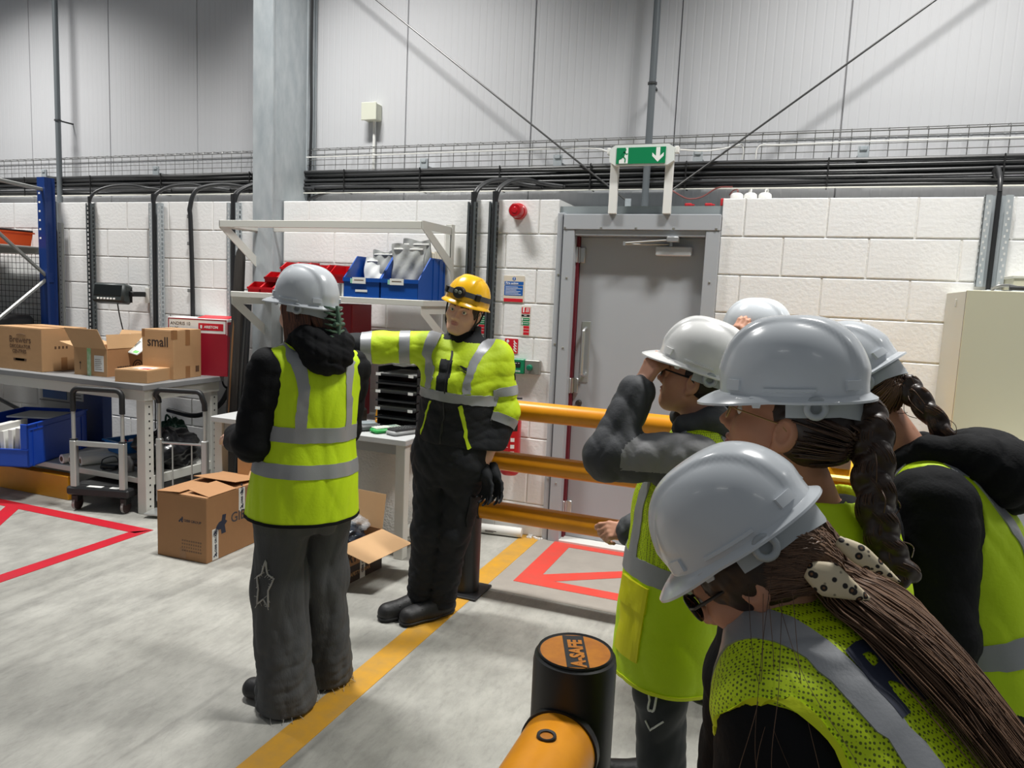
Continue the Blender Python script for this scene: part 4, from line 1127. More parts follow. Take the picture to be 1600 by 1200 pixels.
def bag(label, loc, w, h, tilt, rz, m=M_bag):
    t = thing('plastic_bag', label, 'bag', loc, rz)
    Mx = Matrix.Rotation(rad(tilt), 4, 'X')
    rs_ = random.Random(label)
    ph = [rs_.uniform(0, 6) for _ in range(6)]
    def sd(s):
        return lambda u, v: Mx @ Vector((w*(u-.5)*(1-.06*math.sin(9*v+ph[0])), s*(.004+.010*math.sin(PI*u)*math.sin(PI*min(v*1.1, 1)))+.005*math.sin(7*u+9*v+ph[1])*math.sin(PI*u)+.0035*math.sin(17*u-14*v+ph[2]), h*v+.01*math.sin(6*u+ph[3])*v))
    MB().grid(sd(-1), 16, 16).grid(sd(1), 16, 16).build('film', m, t, 'all')
    MB().box((-w*.45, -.008, h*.9), (w*.45, .008, h*.93), .002).xform(Mx).build('seal_strip', M_paper, t)
bag('white paper-backed plastic bag leaning in the left blue bin', (-2.655, -.30, S+.02), .20, .25, -12, rad(6), mat('bag_white', (210, 212, 210), .4))
bag('grey plastic bag folded over in the left blue bin', (-2.63, -.27, S+.03), .19, .285, -4, rad(-12), mat('bag_greyish', (160, 162, 160), .4))
bag('clear plastic bag front one in the right blue bin', (-2.385, -.34, S+.02), .23, .33, 2, rad(3))
bag('clear crumpled plastic bag at the back of the right blue bin', (-2.375, -.26, S+.03), .22, .36, 0, rad(-6), mat('bag_greyish', (160, 162, 160), .4))
t = thing('leaflet_stack', 'upright stack of cream leaflets behind the right blue bin', 'leaflets', (-2.35, -.085, S))
for k in range(13):
    MB().box((-.13+.018*k, -.03, 0), (-.113+.018*k, .03, .315+.004*((k*3) % 4)), .001).build('leaflet', mat('leaflet_cream', (216, 208, 188), .6), t)

# leaning planks
t = thing('leaning_plank', 'tall weathered dark plank leaning against the steel column', 'plank', (-3.95, -.2, 0))
m = MB(); m.prism([(-4.0, -.27, 0), (-3.88, -.27, 0), (-3.888, -.165, 1.80), (-3.895, -.16, 1.85), (-3.91, -.158, 1.885), (-3.935, -.158, 1.885), (-3.955, -.16, 1.85), (-3.962, -.165, 1.80)], (0, .03, 0))
m.build('plank', mat('weathered_wood', (58, 54, 50), .7, col2=(38, 36, 34), vscale=10, stretch=(3, 3, .3), bump=.3, bscale=20), t, world=True)
m = MB(); m.prism([(-3.955, -.272, .3), (-3.945, -.272, .3), (-3.93, -.208, 1.3), (-3.937, -.208, 1.35), (-3.95, -.212, 1.2)], (0, -.001, 0)); m.build('bare_wood', mat('bare_wood', (124, 88, 54), .7), t, world=True)
t = thing('leaning_plank', 'narrow black board leaning next to the weathered plank', 'plank', (-3.85, -.2, 0))
MB().prism([(-3.87, -.30, 0), (-3.80, -.30, 0), (-3.825, -.16, 1.47), (-3.88, -.16, 1.47)], (0, .02, 0)).build('board', M_blackp, t, world=True)
MB().prism([(-3.862, -.303, .05), (-3.845, -.303, .05), (-3.848, -.168, 1.42), (-3.862, -.168, 1.42)], (0, .003, 0)).build('edge_strip', mat('strip_dark', (48, 50, 50), .5), t, world=True)

# red tall cabinet on the desk, tray stack, handhelds
t = thing('red_cabinet', 'tall narrow dark red steel cabinet standing on the desk', 'cabinet', (-2.88, -.25, .742))
M_rc = mat('cabinet_red', (140, 12, 30), .4)
MB().box((-2.985, -.36, .742), (-2.795, -.12, 1.515), .003).build('body', M_rc, t, world=True)
MB().box((-2.978, -.364, .75), (-2.802, -.36, 1.508), .002).build('front_door', mat('cabinet_red_door', (120, 8, 26), .4), t, world=True)
t = thing('tray_stack', 'stack of black filing trays on the desk next to the worker', 'trays', (-2.35, -.40, .742))
for k in range(7):
    z = .755+.055*k; x0, x1, y0, y1 = -2.475, -2.19, -.56, -.24
    m = MB(); m.box((x0, y0, z), (x1, y1, z+.004)); m.box((x0, y1-.004, z), (x1, y1, z+.04)); m.box((x0, y0+.02, z), (x0+.004, y1, z+.05)); m.box((x1-.004, y0+.02, z), (x1, y1, z+.05)); m.box((x0, y0-.006, z-.002), (x1, y0, z+.008))
    tr_ = m.build('tray', M_blackp, t, world=True)
    MB().box((x0+.004, y0+.02, z+.004), (x1-.004, y1-.01, z+.012+.004*(k % 3)), .001).build('papers', mat('tray_paper', (150, 150, 148), .7) if k in (2, 4, 6) else M_blackp, t, world=True)
    for xx in ((x0, x0+.035), (x1-.05, x1-.015)):
        if k % 2 == 0: MB().box((xx[0], y0-.0075, z-.004), (xx[1], y0-.006, z+.014)).build('label', M_paper, t, world=True)
t = thing('paper_sacks', 'silver and white plastic mailing bags piled on the tray stack', 'bags', (-2.34, -.40, 1.14))
blob('bag', mat('silver_bag', (210, 212, 212), .3), t, (0, 0, .03), .16, .17, .03, 21, .18)
MB().box((-.10, -.12, .058), (.15, .12, .066), .002).build('sheet', M_paper, t)
MB().box((.03, -.13, .066), (.16, .10, .078), .002).build('blue_packet', mat('packet_blue', (52, 62, 132), .4), t)
MB().box((-.02, -.13, .066), (.03, .10, .074), .002).build('red_packet', mat('packet_red', (186, 96, 84), .5), t)
t = thing('notice_board', 'red and white safety poster on the wall behind the tray stack', 'poster', (-2.72, 0, .85))
wbox(-2.60, .72, -2.34, 1.12, -.003, 0).build('sheet', M_nwh, t, world=True); wbox(-2.60, 1.075, -2.34, 1.12, -.004, -.003).build('red_band', M_nred, t, world=True); wbox(-2.60, .90, -2.34, .95, -.004, -.003).build('red_band', M_nred, t, world=True); wbox(-2.60, .72, -2.585, 1.12, -.0045, -.003).build('red_edge', M_nred, t, world=True)
t = thing('tape_dispenser', 'yellow tape gun standing on the desk beside the trays', 'tape dispenser', (-2.52, -.38, .742), rad(20))
M_ty = mat('tool_yellow', (232, 158, 12), .4)
MB().box((-.055, -.03, 0), (.055, .03, .03), .008).build('base', M_ty, t)
MB().prism([(-.055, -.028, .03), (-.035, -.028, .03), (-.03, -.028, .095), (.05, -.028, .115), (.055, -.028, .13), (-.045, -.028, .11)], (0, .056, 0)).build('frame', M_ty, t)
MB().lathe([(.02, -.02), (.036, -.02), (.036, .02), (.02, .02)], 18, (.02, 0, .065), 'y').build('tape_roll', mat('tape_roll', (168, 140, 100), .3), t, True)
t = thing('handheld_meter', 'green and grey handheld meter lying on the desk', 'meter', (-2.335, -.66, .742), rad(-28))
MB().box((-.045, -.10, 0), (.045, .10, .032), .014).build('case', mat('meter_green', (40, 156, 70), .4), t, True)
MB().box((-.034, -.088, .030), (.034, .09, .036), .004).build('keypad', mat('meter_grey', (196, 206, 190), .4), t)
MB().box((-.026, .02, .036), (.026, .078, .0375)).build('screen', mat('meter_screen', (150, 170, 160), .2), t)
m = MB()
for i in range(3):
    for j in range(4): m.box((-.024+.019*i, -.075+.02*j, .036), (-.012+.019*i, -.062+.02*j, .0385))
m.build('keys', M_paper, t)
t = thing('handheld_scanner', 'grey and black handset lying on the desk nearest the worker', 'handset', (-2.215, -.65, .742), rad(-22))
MB().box((-.05, -.11, 0), (.05, .11, .03), .012).build('case', mat('handset_grey', (150, 152, 152), .4), t, True)
MB().box((-.044, -.10, .028), (.044, .105, .042), .006).build('keyboard', M_blackp, t)
m = MB()
for i in range(4):
    for j in range(6): m.box((-.036+.02*i, -.085+.022*j, .042), (-.024+.02*i, -.073+.022*j, .044))
m.build('keys', mat('key_grey', (90, 92, 92), .5), t)
t = thing('handheld_scanner', 'dark grey card machine lying on the desk at the left', 'handset', (-2.50, -.70, .742), rad(-40))
MB().box((-.06, -.12, 0), (.06, .12, .045), .016).build('case', mat('handset_dark', (96, 98, 100), .4), t, True)
MB().box((-.045, .0, .044), (.045, .09, .052), .004).build('screen', mat('handset_screen', (150, 160, 164), .2), t)
MB().box((-.05, -.10, .043), (.05, -.01, .05), .003).build('keypad', M_blackp, t)
t = thing('label_printer', 'black label printer at the foot of the red cabinet', 'printer', (-2.70, -.50, .742), rad(-15))
MB().box((-.07, -.07, 0), (.08, .08, .10), .014).build('case', M_blackp, t, True)
MB().box((-.05, -.05, .10), (.05, .05, .135), .01).build('lid', mat('printer_lid', (120, 126, 118), .4), t, True)
MB().box((-.04, -.075, .03), (.05, -.069, .06), .002).build('slot', M_paper, t)
# bubble wrap roll
t = thing('bubble_wrap_roll', 'big roll of white bubble wrap standing under the desk', 'roll', (-2.52, -.37, 0))
MB().lathe([(.03, .62), (.25, .62), (.262, .6), (.262, .02), (.25, 0), (.0001, 0)], 40).build('wrap', mat('bubble_wrap', (214, 214, 210), .3, bump=.6, bscale=70), t, True)
MB().lathe([(.0001, .56), (.028, .56), (.028, .621), (.034, .621), (.034, .5)], 20).build('core', M_card2, t, True)
# tall carton behind the left woman
t = carton('tall brown carton with a folded corner standing under the desk', (-3.32, -.86, 0), rad(4), .34, .3, .58, M_card)
flap(t, (.10, -.004, .42), (.26, -.004, .50), (0, 0, -.10), (.0, -.06, 0), M_cardin)

# floor cartons
t = carton('big dented brown carton with dark bird logos on the floor in front of the bench', (-3.435, -1.40, 0), rad(1.5), .365, .55, .39, M_card2)
for x0 in (0,): pass
def bird(mb, o, u, v, s):
    pts = [(-.5, -.45), (-.2, -.45), (-.12, -.2), (.05, -.2), (.1, -.45), (.4, -.45), (.32, -.05), (.5, .1), (.36, .2), (.42, .48), (.16, .5), (.1, .22), (-.08, .18), (-.22, .05), (-.3, -.1), (-.46, -.18)]
    o = Vector(o); u = Vector(u); v = Vector(v); n = u.cross(v).normalized()
    mb.prism([o+u*a*s+v*b*s for a, b in pts], n*.0008)
M_navy = mat('print_navy', (40, 46, 66), .6)
m = MB(); bird(m, (.18, 0, .24), (1, 0, 0), (0, 0, 1), .035); m.build('printed_logo', M_navy, t)
text('printed_text', 'GIBB GROUP', .022, M_navy, t, (.20, -.0004, .23), FR)
m = MB()
for k in range(4):
    for j in range(9):
        x = .185+.0165*j; m.box((x, -.0006, .112-.02*k), (x+.011-.002*((j*3+k) % 3), 0, .122-.02*k))
m.build('print_lines', mat('print_faint', (120, 92, 70), .7), t)['kind'] = 'stuff'
m = MB(); bird(m, (.365, .11, .20), (0, 1, 0), (0, 0, 1), .12); m.build('printed_logo', M_navy, t)
text('printed_text', 'GIBB', .085, mat('print_navy2', (70, 66, 70), .6), t, (.3654, .20, .19), RS, bold=.001)
for (y0, y1, z0, z1) in ((.045, .095, .005, .19), (.27, .325, .24, .385)):
    MB().box((.365, y0, z0), (.3658, y1, z1)).build('white_tape', M_paper, t)
    for zz in (z1-.02, z0+.03): m = MB(); bird(m, (.3658, (y0+y1)/2, zz), (0, 1, 0), (0, 0, 1), .03); m.build('tape_logo', M_navy, t)
    text('tape_text', 'GIBB GROUP', .022, M_navy, t, (.3659, y0+.035, z0+.045), (PI/2, -PI/2, PI/2), bold=.0008)
MB().box((.17, -.0006, 0), (.215, 0, .07)).build('tape', M_tape, t)
flap(t, (-.0, .0, .39), (.0, .22, .39), (.17, .0, .012), (.0, .0, 0), M_card2)
flap(t, (.365, .02, .39), (.365, .25, .39), (-.17, .0, .02), (.0, .02, 0), M_card2)
flap(t, (.02, .53, .392), (.34, .53, .392), (0, -.26, .03), (0, 0, 0), M_card2)
# open safety-wear carton with the brand printed on its side
t = thing('cardboard_box', 'open brown carton of workwear on the floor behind the jeans', 'box', (-2.56, -1.33, 0), rad(-6))
w_, d_, h_ = .36, .40, .235
MB().box((0, 0, 0), (w_, .004, h_)).build('front_panel', M_card2, t); MB().box((0, d_-.004, 0), (w_, d_, h_)).build('back_panel', M_card2, t)
MB().box((0, 0, 0), (.004, d_, h_)).build('side_panel', M_card2, t); MB().box((w_-.004, 0, 0), (w_, d_, h_)).build('side_panel', M_card2, t); MB().box((0, 0, 0), (w_, d_, .004)).build('base_panel', M_card2, t)
MB().box((w_, .0, .0), (w_+.0008, d_, .095)).build('dark_band', mat('band_brown', (58, 46, 40), .6), t)
text('printed_text', 'PORTWEST', .082, M_print, t, (w_+.0004, .005, .115), RS, bold=.0025, sx=.82)
text('printed_text', 'SAFETY WEAR', .03, M_card, t, (w_+.0012, .10, .035), RS, bold=.0006)
MB().box((w_, .20, .0), (w_+.0014, .245, .19)).build('white_tape', M_paper, t)
text('tape_text', 'GIBB GROUP', .022, M_navy, t, (w_+.0016, .23, .03), (PI/2, -PI/2, PI/2), bold=.0008)
flap(t, (w_, .0, h_), (w_, d_, h_), (0, 0, -.07), (.17, .06, .0), M_cardin, n='flap')
flap(t, (0, d_, h_), (w_, d_, h_), (0, 0, .20), (0, .03, 0), M_cardin, n='flap')
flap(t, (0, 0, h_), (0, d_, h_), (0, 0, .12), (-.1, 0, 0), M_cardin, n='flap')
bg_ = thing('packed_clothing', 'dark clothing in clear plastic inside the open carton', 'clothing', (-2.38, -1.12, .16))
blob('clothing', mat('dark_wrapped', (38, 44, 54), .2, bump=.5, bscale=14), bg_, (0, 0, .05), .15, .15, .075, 33, .2)
blob('plastic_film', mat('poly_film', (196, 200, 204), .15, alpha=.3), bg_, (.07, .1, .10), .07, .06, .04, 35, .3, 16)

# ------------------------------------------------------------------ barrier
M_by = mat('barrier_yellow', (228, 150, 14), .36, col2=(206, 130, 16), vscale=5)
M_bk = mat('barrier_black', (28, 29, 31), .42)
br = thing('safety_barrier', 'yellow three-rail safety barrier on a black post in front of the door', 'barrier', (-1.58, -1.05, 0))
MB().cyl((-1.585, -1.05, .012), (-1.585, -1.05, 1.10), .078, 28).build('post', M_bk, br, True, True)
MB().box((-1.70, -1.165, 0), (-1.47, -.935, .014), .004).build('base_plate', M_bk, br, world=True)
MB().cyl((.42, -1.05, .012), (.42, -1.05, 1.10), .078, 28).build('post', M_bk, br, True, True)
MB().box((.30, -1.165, 0), (.54, -.935, .014), .004).build('base_plate', M_bk, br, world=True)
for z in (1.028, .752, .475):
    MB().cyl((-1.52, -1.05, z), (.36, -1.05, z), .051, 24).build('rail', M_by, br, True, True)
    MB().cyl((-1.54, -1.05, z), (-1.50, -1.05, z), .056, 24).build('rail_collar', M_bk, br, True, True)
fb = thing('safety_bollard', 'black bollard with yellow A-SAFE cap and a thick yellow rail in the foreground', 'bollard', (-.43, -2.98, 0))
bx0, by0 = -.432, -2.965
MB().lathe([(.1, .014), (.1, .75), (.097, .768), (.088, .775), (.082, .7745)], 48, (bx0, by0, 0)).build('post', M_bk, fb, True, True)
MB().box((bx0-.14, by0-.14, 0), (bx0+.14, by0+.14, .014), .004).build('base_plate', M_bk, fb, world=True)
M_capy = mat('cap_yellow', (186, 118, 26), .4, col2=(158, 94, 30), vscale=22)
MB().lathe([(.0001, .7765), (.084, .7762), (.085, .773)], 48, (bx0, by0, 0)).build('cap', M_capy, fb, True, True)
# cap lettering on a dark band, reading along the view depth
ang = math.atan2(-.35, .93)
def capv(u, v, z): return (bx0+u*.9307+v*(-.3659)*1, by0+u*.3659+v*.9307, z)
m = MB(); b_ = .026
pts = []
for i in range(9): 
    v = -.079+.158*i/8
    pts.append(capv(-b_, v, .7765))
for i in range(9):
    v = .079-.158*i/8
    pts.append(capv(b_, v, .7765))
MB().prism(pts, (0, 0, .0006)).build('cap_band', M_bk, fb, world=True)
tx = text('cap_text', 'A-SAFE', .046, M_capy, fb, (0, 0, 0), (0, 0, 0), bold=.0022, sx=.93)
q = Vector(capv(.0175, -.078, .7777))
tx.location = q-fb.location; tx.rotation_euler = (0, 0, math.atan2(.3659, .9307)+PI/2)
MB().lathe([(.088, .001), (.092, .004), (.09, .008), (.086, .004)], 40, (bx0, by0, .772)).build('cap_ring', M_bk, fb, True, True)
MB().cyl((bx0-.0, by0-.085, .585), (bx0-.0, by0-2.6, .585), .088, 40).build('rail', M_by, fb, True, True)
MB().cyl((bx0, by0-.085, .585), (bx0, by0-.105, .585), .093, 40).build('rail_collar', M_bk, fb, True, True)
pl = MB().lathe([(.0145, .0), (.015, .004), (.021, .005), (.022, .0), (.022, -.02)], 28, (bx0-.0, by0-.20, .672)).build('rail_plug', M_bk, fb, True, True)
MB().lathe([(.0001, .002), (.0145, .001)], 20, (bx0, by0-.20, .672)).build('plug_centre', M_capy, fb, True, True)

# white tube and dust by the door frame
t = thing('rolled_sheet', 'white rolled sheet lying on the floor against the wall left of the door', 'roll', (-1.77, -.08, 0), rad(7))
MB().lathe([(.026, -.16), (.032, -.16), (.034, .14), (.03, .15), (.024, .15)], 18, (0, 0, .034), 'x').build('roll', M_roll, t, True)
MB().lathe([(.0001, .13), (.026, .145)], 14, (0, 0, .034), 'x').build('end', mat('roll_end', (190, 188, 184), .6), t, True)
m = MB(); m.box((-.10, -.036, .03), (-.02, -.034, .034)); m.box((-.10, -.036, .022), (-.04, -.034, .025)); m.build('print', M_print, t)
rsd = random.Random(11); m = MB()
for k in range(40):
    x, y, s_ = -1.60+rsd.uniform(0, .11), -.06+rsd.uniform(0, .055), rsd.uniform(.004, .012)
    m.box((x, y, 0), (x+s_*1.5, y+s_, s_))
o = m.build('rubble', M_mortar); tag(o, 'crumbs of broken mortar on the floor at the door frame', 'rubble', kind='stuff')

# ------------------------------------------------------------------ right side: cabinet, cage, yellow bin
t = thing('control_cabinet', 'cream wall-mounted control cabinet on the right', 'cabinet', (.9, -.25, .93))
M_cc = mat('cabinet_cream', (206, 202, 176), .4)
CX0, CX1, CY = .735, 1.085, -.53
MB().box((CX0, CY+.022, .93), (CX1, -.002, 1.738), .004).build('body', mat('cabinet_side', (204, 203, 190), .4), t, world=True)
MB().box((CX0-.0004, CY+.012, .932), (CX1+.0004, CY+.024, 1.737)).build('door_gasket', mat('gasket', (60, 44, 38), .6), t, world=True)
MB().box((CX0-.001, CY, .928), (CX1+.001, CY+.012, 1.74), .002).build('door', M_cc, t, world=True)
MB().box((CX0-.006, -.30, 1.66), (CX0, -.28, 1.70), .002).build('hinge', M_lgrey, t, world=True)
for x in (CX0+.06, CX1-.05): MB().box((x-.03, CY+.05, .915), (x+.03, CY+.12, .93), .002).build('foot', M_blackp, t, world=True)
t = thing('cable_gland', 'black cable gland and silver bracket on top of the cream cabinet', 'gland', (.97, -.25, 1.738))
MB().box((.86, -.30, 1.738), (1.05, -.10, 1.752), .003).build('bracket', M_galv, t, world=True)
MB().cyl((.945, -.34, 1.762), (1.02, -.34, 1.762), .011, 12).build('gland', M_blackp, t, True, True)
MB().tube(spline([(.88, -.3, 1.752), (.90, -.32, 1.77), (.95, -.30, 1.775), (1.0, -.28, 1.765)], 5), .008, 8).build('clip', M_wire, t, True, True)
t = thing('trunking_box', 'cream trunking box above the cream cabinet at the right edge', 'box', (1.1, -.1, 1.753))
MB().box((.985, -.22, 1.754), (1.2, -.003, 1.825), .003).build('body', M_cc, t, world=True); MB().box((.98, -.224, 1.815), (1.205, -.002, 1.829), .002).build('lid', mat('cabinet_side', (204, 203, 190), .4), t, world=True)
# blue roll cage
M_cb = mat('cage_blue', (30, 128, 196), .35)
t = thing('roll_cage', 'bright blue wire roll cage at the right edge', 'cage', (.95, -1.85, 0))
cx0, cy0 = .672, -1.85
MB().box((cx0-.02, cy0-.02, .12), (cx0+.02, cy0+.02, .80), .004).build('corner_post', M_cb, t, world=True)
MB().tube([(cx0, cy0, .78)] + arc((cx0+.06, cy0, .80), .06, PI, PI/2, 6, (1, 0, 0), (0, 0, 1)) + [(cx0+.8, cy0, .86)], .012, 10).build('top_rail', M_cb, t, True, True)
z = .79
while z > .15: MB().tube([(cx0, cy0, z), (cx0+.8, cy0, z)], .0035, 6).build('wire', M_cb, t, True, True); z -= .068
x = cx0+.115
while x < cx0+.8: MB().tube([(x, cy0, .13), (x, cy0, .86)], .0035, 6).build('wire', M_cb, t, True, True); x += .10
MB().tube(spline([(cx0-.03, cy0+.1, .5), (cx0-.03, cy0+.1, .80), (cx0+.0, cy0+.1, .93), (cx0+.05, cy0+.1, 1.0)], 5) , .022, 10).build('rear_post', M_cb, t, True, True)
MB().tube([(cx0+.05, cy0+.1, .985), (cx0+.7, cy0+.1, 1.03)], .016, 10).build('push_handle', M_cb, t, True, True)
MB().box((cx0-.02, cy0-.02, .10), (cx0+.8, cy0+.6, .14), .004).build('base', M_cb, t, world=True)
for dx in (.05, .7): 
    MB().lathe([(.0001, -.015), (.045, -.015), (.05, 0), (.045, .015), (.0001, .015)], 16, (cx0+dx, cy0+.03, .05), 'x').build('caster', M_bk, t, True, True)
# white unit with dark lower panel behind the cage, and timber board
t = thing('white_unit', 'white sloping appliance panel behind the blue cage', 'appliance', (1.3, -.9, 0))
MB().prism([(.98, -.9, .18), (1.9, -.9, .18), (1.9, -.9, .90), (.80, -.9, .90), (.80, -.9, .62)], (0, .4, 0)).build('panel', mat('unit_white', (214, 212, 204), .4), t, world=True)
MB().box((.76, -.86, .14), (1.2, -.55, .5), .004).build('steel_side', M_galv, t, world=True)
MB().box((.76, -.88, .33), (1.0, -.86, .345), .002).build('trim', M_paper, t, world=True)
t = thing('timber_board', 'reddish timber board on the floor beneath the blue cage', 'board', (1.2, -1.1, 0))
MB().box((.72, -1.6, .0), (2.0, -.92, .13), .004).build('board', mat('red_timber', (186, 118, 76), .5, col2=(156, 92, 58), vscale=6, stretch=(.4, 5, 1)), t, world=True)
MB().box((.72, -1.604, .06), (2.0, -1.6, .066)).build('seam', M_dprint, t, world=True)
# yellow grit bin seen between the heads
t = thing('grit_bin', 'yellow plastic storage bin seen between the braided girls', 'bin', (.3, -.7, 0))
M_gy = mat('bin_yellow', (246, 186, 10), .4)
MB().box((.02, -.78, 0), (.62, -.3, .80), .03).build('tub', M_gy, t, True, True)
MB().box((.0, -.80, .80), (.64, -.28, .83), .01).build('rim', mat('bin_yellow_light', (250, 206, 70), .4), t, world=True)
MB().prism([(.02, -.78, .83), (.02, -.30, .83), (.02, -.34, 1.0), (.02, -.70, .95)], (.6, 0, 0)).build('lid', M_gy, t, world=True)
for x in (.05, .20, .34): MB().box((x, -.785, .86), (x+.09, -.755, .92), .004).build('lid_recess', mat('bin_recess', (150, 128, 110), .6), t, world=True)
# ================================================================== implicit-surface modelling for people and cloth
f32 = np.float32
def A3(v): return np.array(v, dtype=f32)
def nrm(v):
    v = np.asarray(v, dtype=float); return v/np.linalg.norm(v)
def rcone(a, b, r1, r2):
    a = A3(a); ba = A3(b)-a; L2 = float(ba@ba)
    def f(p):
        q = p-a
        t = np.clip((q@ba)/L2, 0, 1)
        d = q-t[:, None]*ba
        return np.sqrt(np.einsum('ij,ij->i', d, d))-(r1+(r2-r1)*t)
    return f
def ellip(c, r, R=None):
    c = A3(c); r = A3(r); Rm = None if R is None else np.asarray(R, dtype=f32)
    def f(p):
        q = p-c
        if Rm is not None: q = q@Rm
        k = q/r; k0 = np.sqrt(np.einsum('ij,ij->i', k, k)); k = k/r; k1 = np.sqrt(np.einsum('ij,ij->i', k, k))+1e-9
        return k0*(k0-1)/k1
    return f
def sm(fs, k):
    def f(p):
        d = fs[0](p)
        for g in fs[1:]:
            e = g(p); h = np.maximum(k-np.abs(d-e), 0)/k
            d = np.minimum(d, e)-h*h*k*.25
        return d
    return f
def smax(a, b, k):
    h = np.maximum(k-np.abs(a-b), 0)/k
    return np.maximum(a, b)+h*h*k*.25
def loft(o, L, F, S, nodes):
    """elliptic sections (s, centre_l, centre_f, rx, ry) along the axis S"""
    o = A3(o); B = np.stack([A3(L), A3(F), A3(S)], 1)
    n = np.array(nodes, dtype=float)
    # smooth resampling of the section table
    ss = np.linspace(n[0, 0], n[-1, 0], 60)
    def cub(col):
        x, y = n[:, 0], n[:, col]
        m = np.gradient(y, x)
        i = np.clip(np.searchsorted(x, ss)-1, 0, len(x)-2)
        h = x[i+1]-x[i]; t = (ss-x[i])/h
        return (2*t**3-3*t**2+1)*y[i]+(t**3-2*t**2+t)*h*m[i]+(-2*t**3+3*t**2)*y[i+1]+(t**3-t**2)*h*m[i+1]
    tab = [cub(c).astype(f32) for c in range(1, 5)]
    s0, s1 = float(n[0, 0]), float(n[-1, 0])
    def f(p):
        q = (p-o)@B
        s = np.clip(q[:, 2], s0, s1)
        x = (s-s0)/(s1-s0)*59
        i = np.minimum(x.astype(np.int32), 58); t = x-i
        g = lambda a: a[i]*(1-t)+a[i+1]*t
        l = q[:, 0]-g(tab[0]); v = q[:, 1]-g(tab[1]); rx = g(tab[2]); ry = g(tab[3])
        r = np.sqrt(l*l+v*v)+1e-6; k = np.sqrt((l/rx)**2+(v/ry)**2)+1e-6
        d = r*(1-1/k)
        d = np.where(k < .3, -.7*np.minimum(rx, ry), d)
        ds = np.abs(q[:, 2]-s)
        return np.where(ds > 0, np.sqrt(np.maximum(d, 0)**2+ds*ds)+np.minimum(d, 0)*(ds < 1e-6), d)
    return f
def wrinkle(amp, freq, seed, aniso=(1, 1, 1)):
    rs_ = np.random.RandomState(seed)
    K = rs_.normal(size=(5, 3)); K = K/np.linalg.norm(K, axis=1)[:, None]*freq*rs_.uniform(.6, 1.4, (5, 1))*np.array(aniso)
    ph = rs_.uniform(0, 6.28, 5); K = K.astype(f32); ph = ph.astype(f32)
    def f(p):
        q = p+.02*np.sin(p[:, [1, 2, 0]]*17+seed)
        a = q@K.T+ph
        w_ = 1-np.abs(np.sin(a))
        return amp*((w_*w_).sum(1)*.5-.7)
    return f

def surface_nets(f, lo, hi, h):
    lo = np.asarray(lo, float); hi = np.asarray(hi, float)
    Bc = 6
    nb = np.ceil((hi-lo)/(h*Bc)).astype(int)+1
    g = np.stack(np.meshgrid(*[np.arange(k) for k in nb], indexing='ij'), -1).reshape(-1, 3)
    cen = (lo+(g+.5)*h*Bc).astype(f32)
    d = f(cen)
    g = g[np.abs(d) < h*Bc*1.25]
    if len(g) == 0: return np.zeros((0, 3)), np.zeros((0, 4), int)
    off = np.stack(np.meshgrid(*[np.arange(Bc+1)]*3, indexing='ij'), -1).reshape(-1, 3)
    V = np.empty((len(g), (Bc+1)**3), dtype=f32)
    step = 700
    for i in range(0, len(g), step):
        gi = g[i:i+step]
        pts = (lo+((gi*Bc)[:, None, :]+off[None])*h).astype(f32).reshape(-1, 3)
        V[i:i+step] = f(pts).reshape(len(gi), -1)
    V = V.reshape(-1, Bc+1, Bc+1, Bc+1)
    Cn = []
    for i in (0, 1):
        for j in (0, 1):
            for k in (0, 1):
                Cn.append(V[:, i:i+Bc, j:j+Bc, k:k+Bc])
    C = np.stack(Cn, -1)            # nb,B,B,B,8
    neg = C < 0
    cnt = neg.sum(-1)
    act = (cnt > 0) & (cnt < 8)
    bi, ci, cj, ck = np.nonzero(act)
    c = C[bi, ci, cj, ck]
    cell = g[bi]*Bc+np.stack([ci, cj, ck], 1)
    corner = np.array([(i, j, k) for i in (0, 1) for j in (0, 1) for k in (0, 1)], float)
    acc = np.zeros((len(c), 3)); w_ = np.zeros(len(c))
    for a in range(8):
        for b in range(a+1, 8):
            if np.abs(corner[a]-corner[b]).sum() != 1: continue
            va, vb = c[:, a], c[:, b]
            x = (va < 0) != (vb < 0)
            t = np.where(x, va/np.where(x, va-vb, 1), 0)
            acc += np.where(x[:, None], corner[a]+(corner[b]-corner[a])*t[:, None], 0); w_ += x
    pos = lo+(cell+acc/w_[:, None])*h
    NN = (nb*Bc+4).astype(np.int64)
    key = (cell[:, 0].astype(np.int64)*NN[1]+cell[:, 1])*NN[2]+cell[:, 2]
    order = np.argsort(key); ks = key[order]
    quads = []
    # for each active cell look at its min-corner edges
    v0 = c[:, 0]
    for ax, cidx in ((0, 4), (1, 2), (2, 1)):
        vb = c[:, cidx]
        x = (v0 < 0) != (vb < 0)
        idx = np.nonzero(x)[0]
        u, w2 = (ax+1) % 3, (ax+2) % 3
        ce = cell[idx]
        ids = [idx]; ok = np.ones(len(idx), bool)
        for du, dw in ((-1, 0), (-1, -1), (0, -1)):
            cc = ce.copy(); cc[:, u] += du; cc[:, w2] += dw
            kk = (cc[:, 0].astype(np.int64)*NN[1]+cc[:, 1])*NN[2]+cc[:, 2]
            p = np.searchsorted(ks, kk); p = np.minimum(p, len(ks)-1)
            ok &= ks[p] == kk; ids.append(order[p])
        q = np.stack(ids, 1)[ok]
        flip = (v0[idx] < 0)[ok]
        q[~flip] = q[~flip][:, ::-1]
        quads.append(q)
    return pos, np.concatenate(quads)

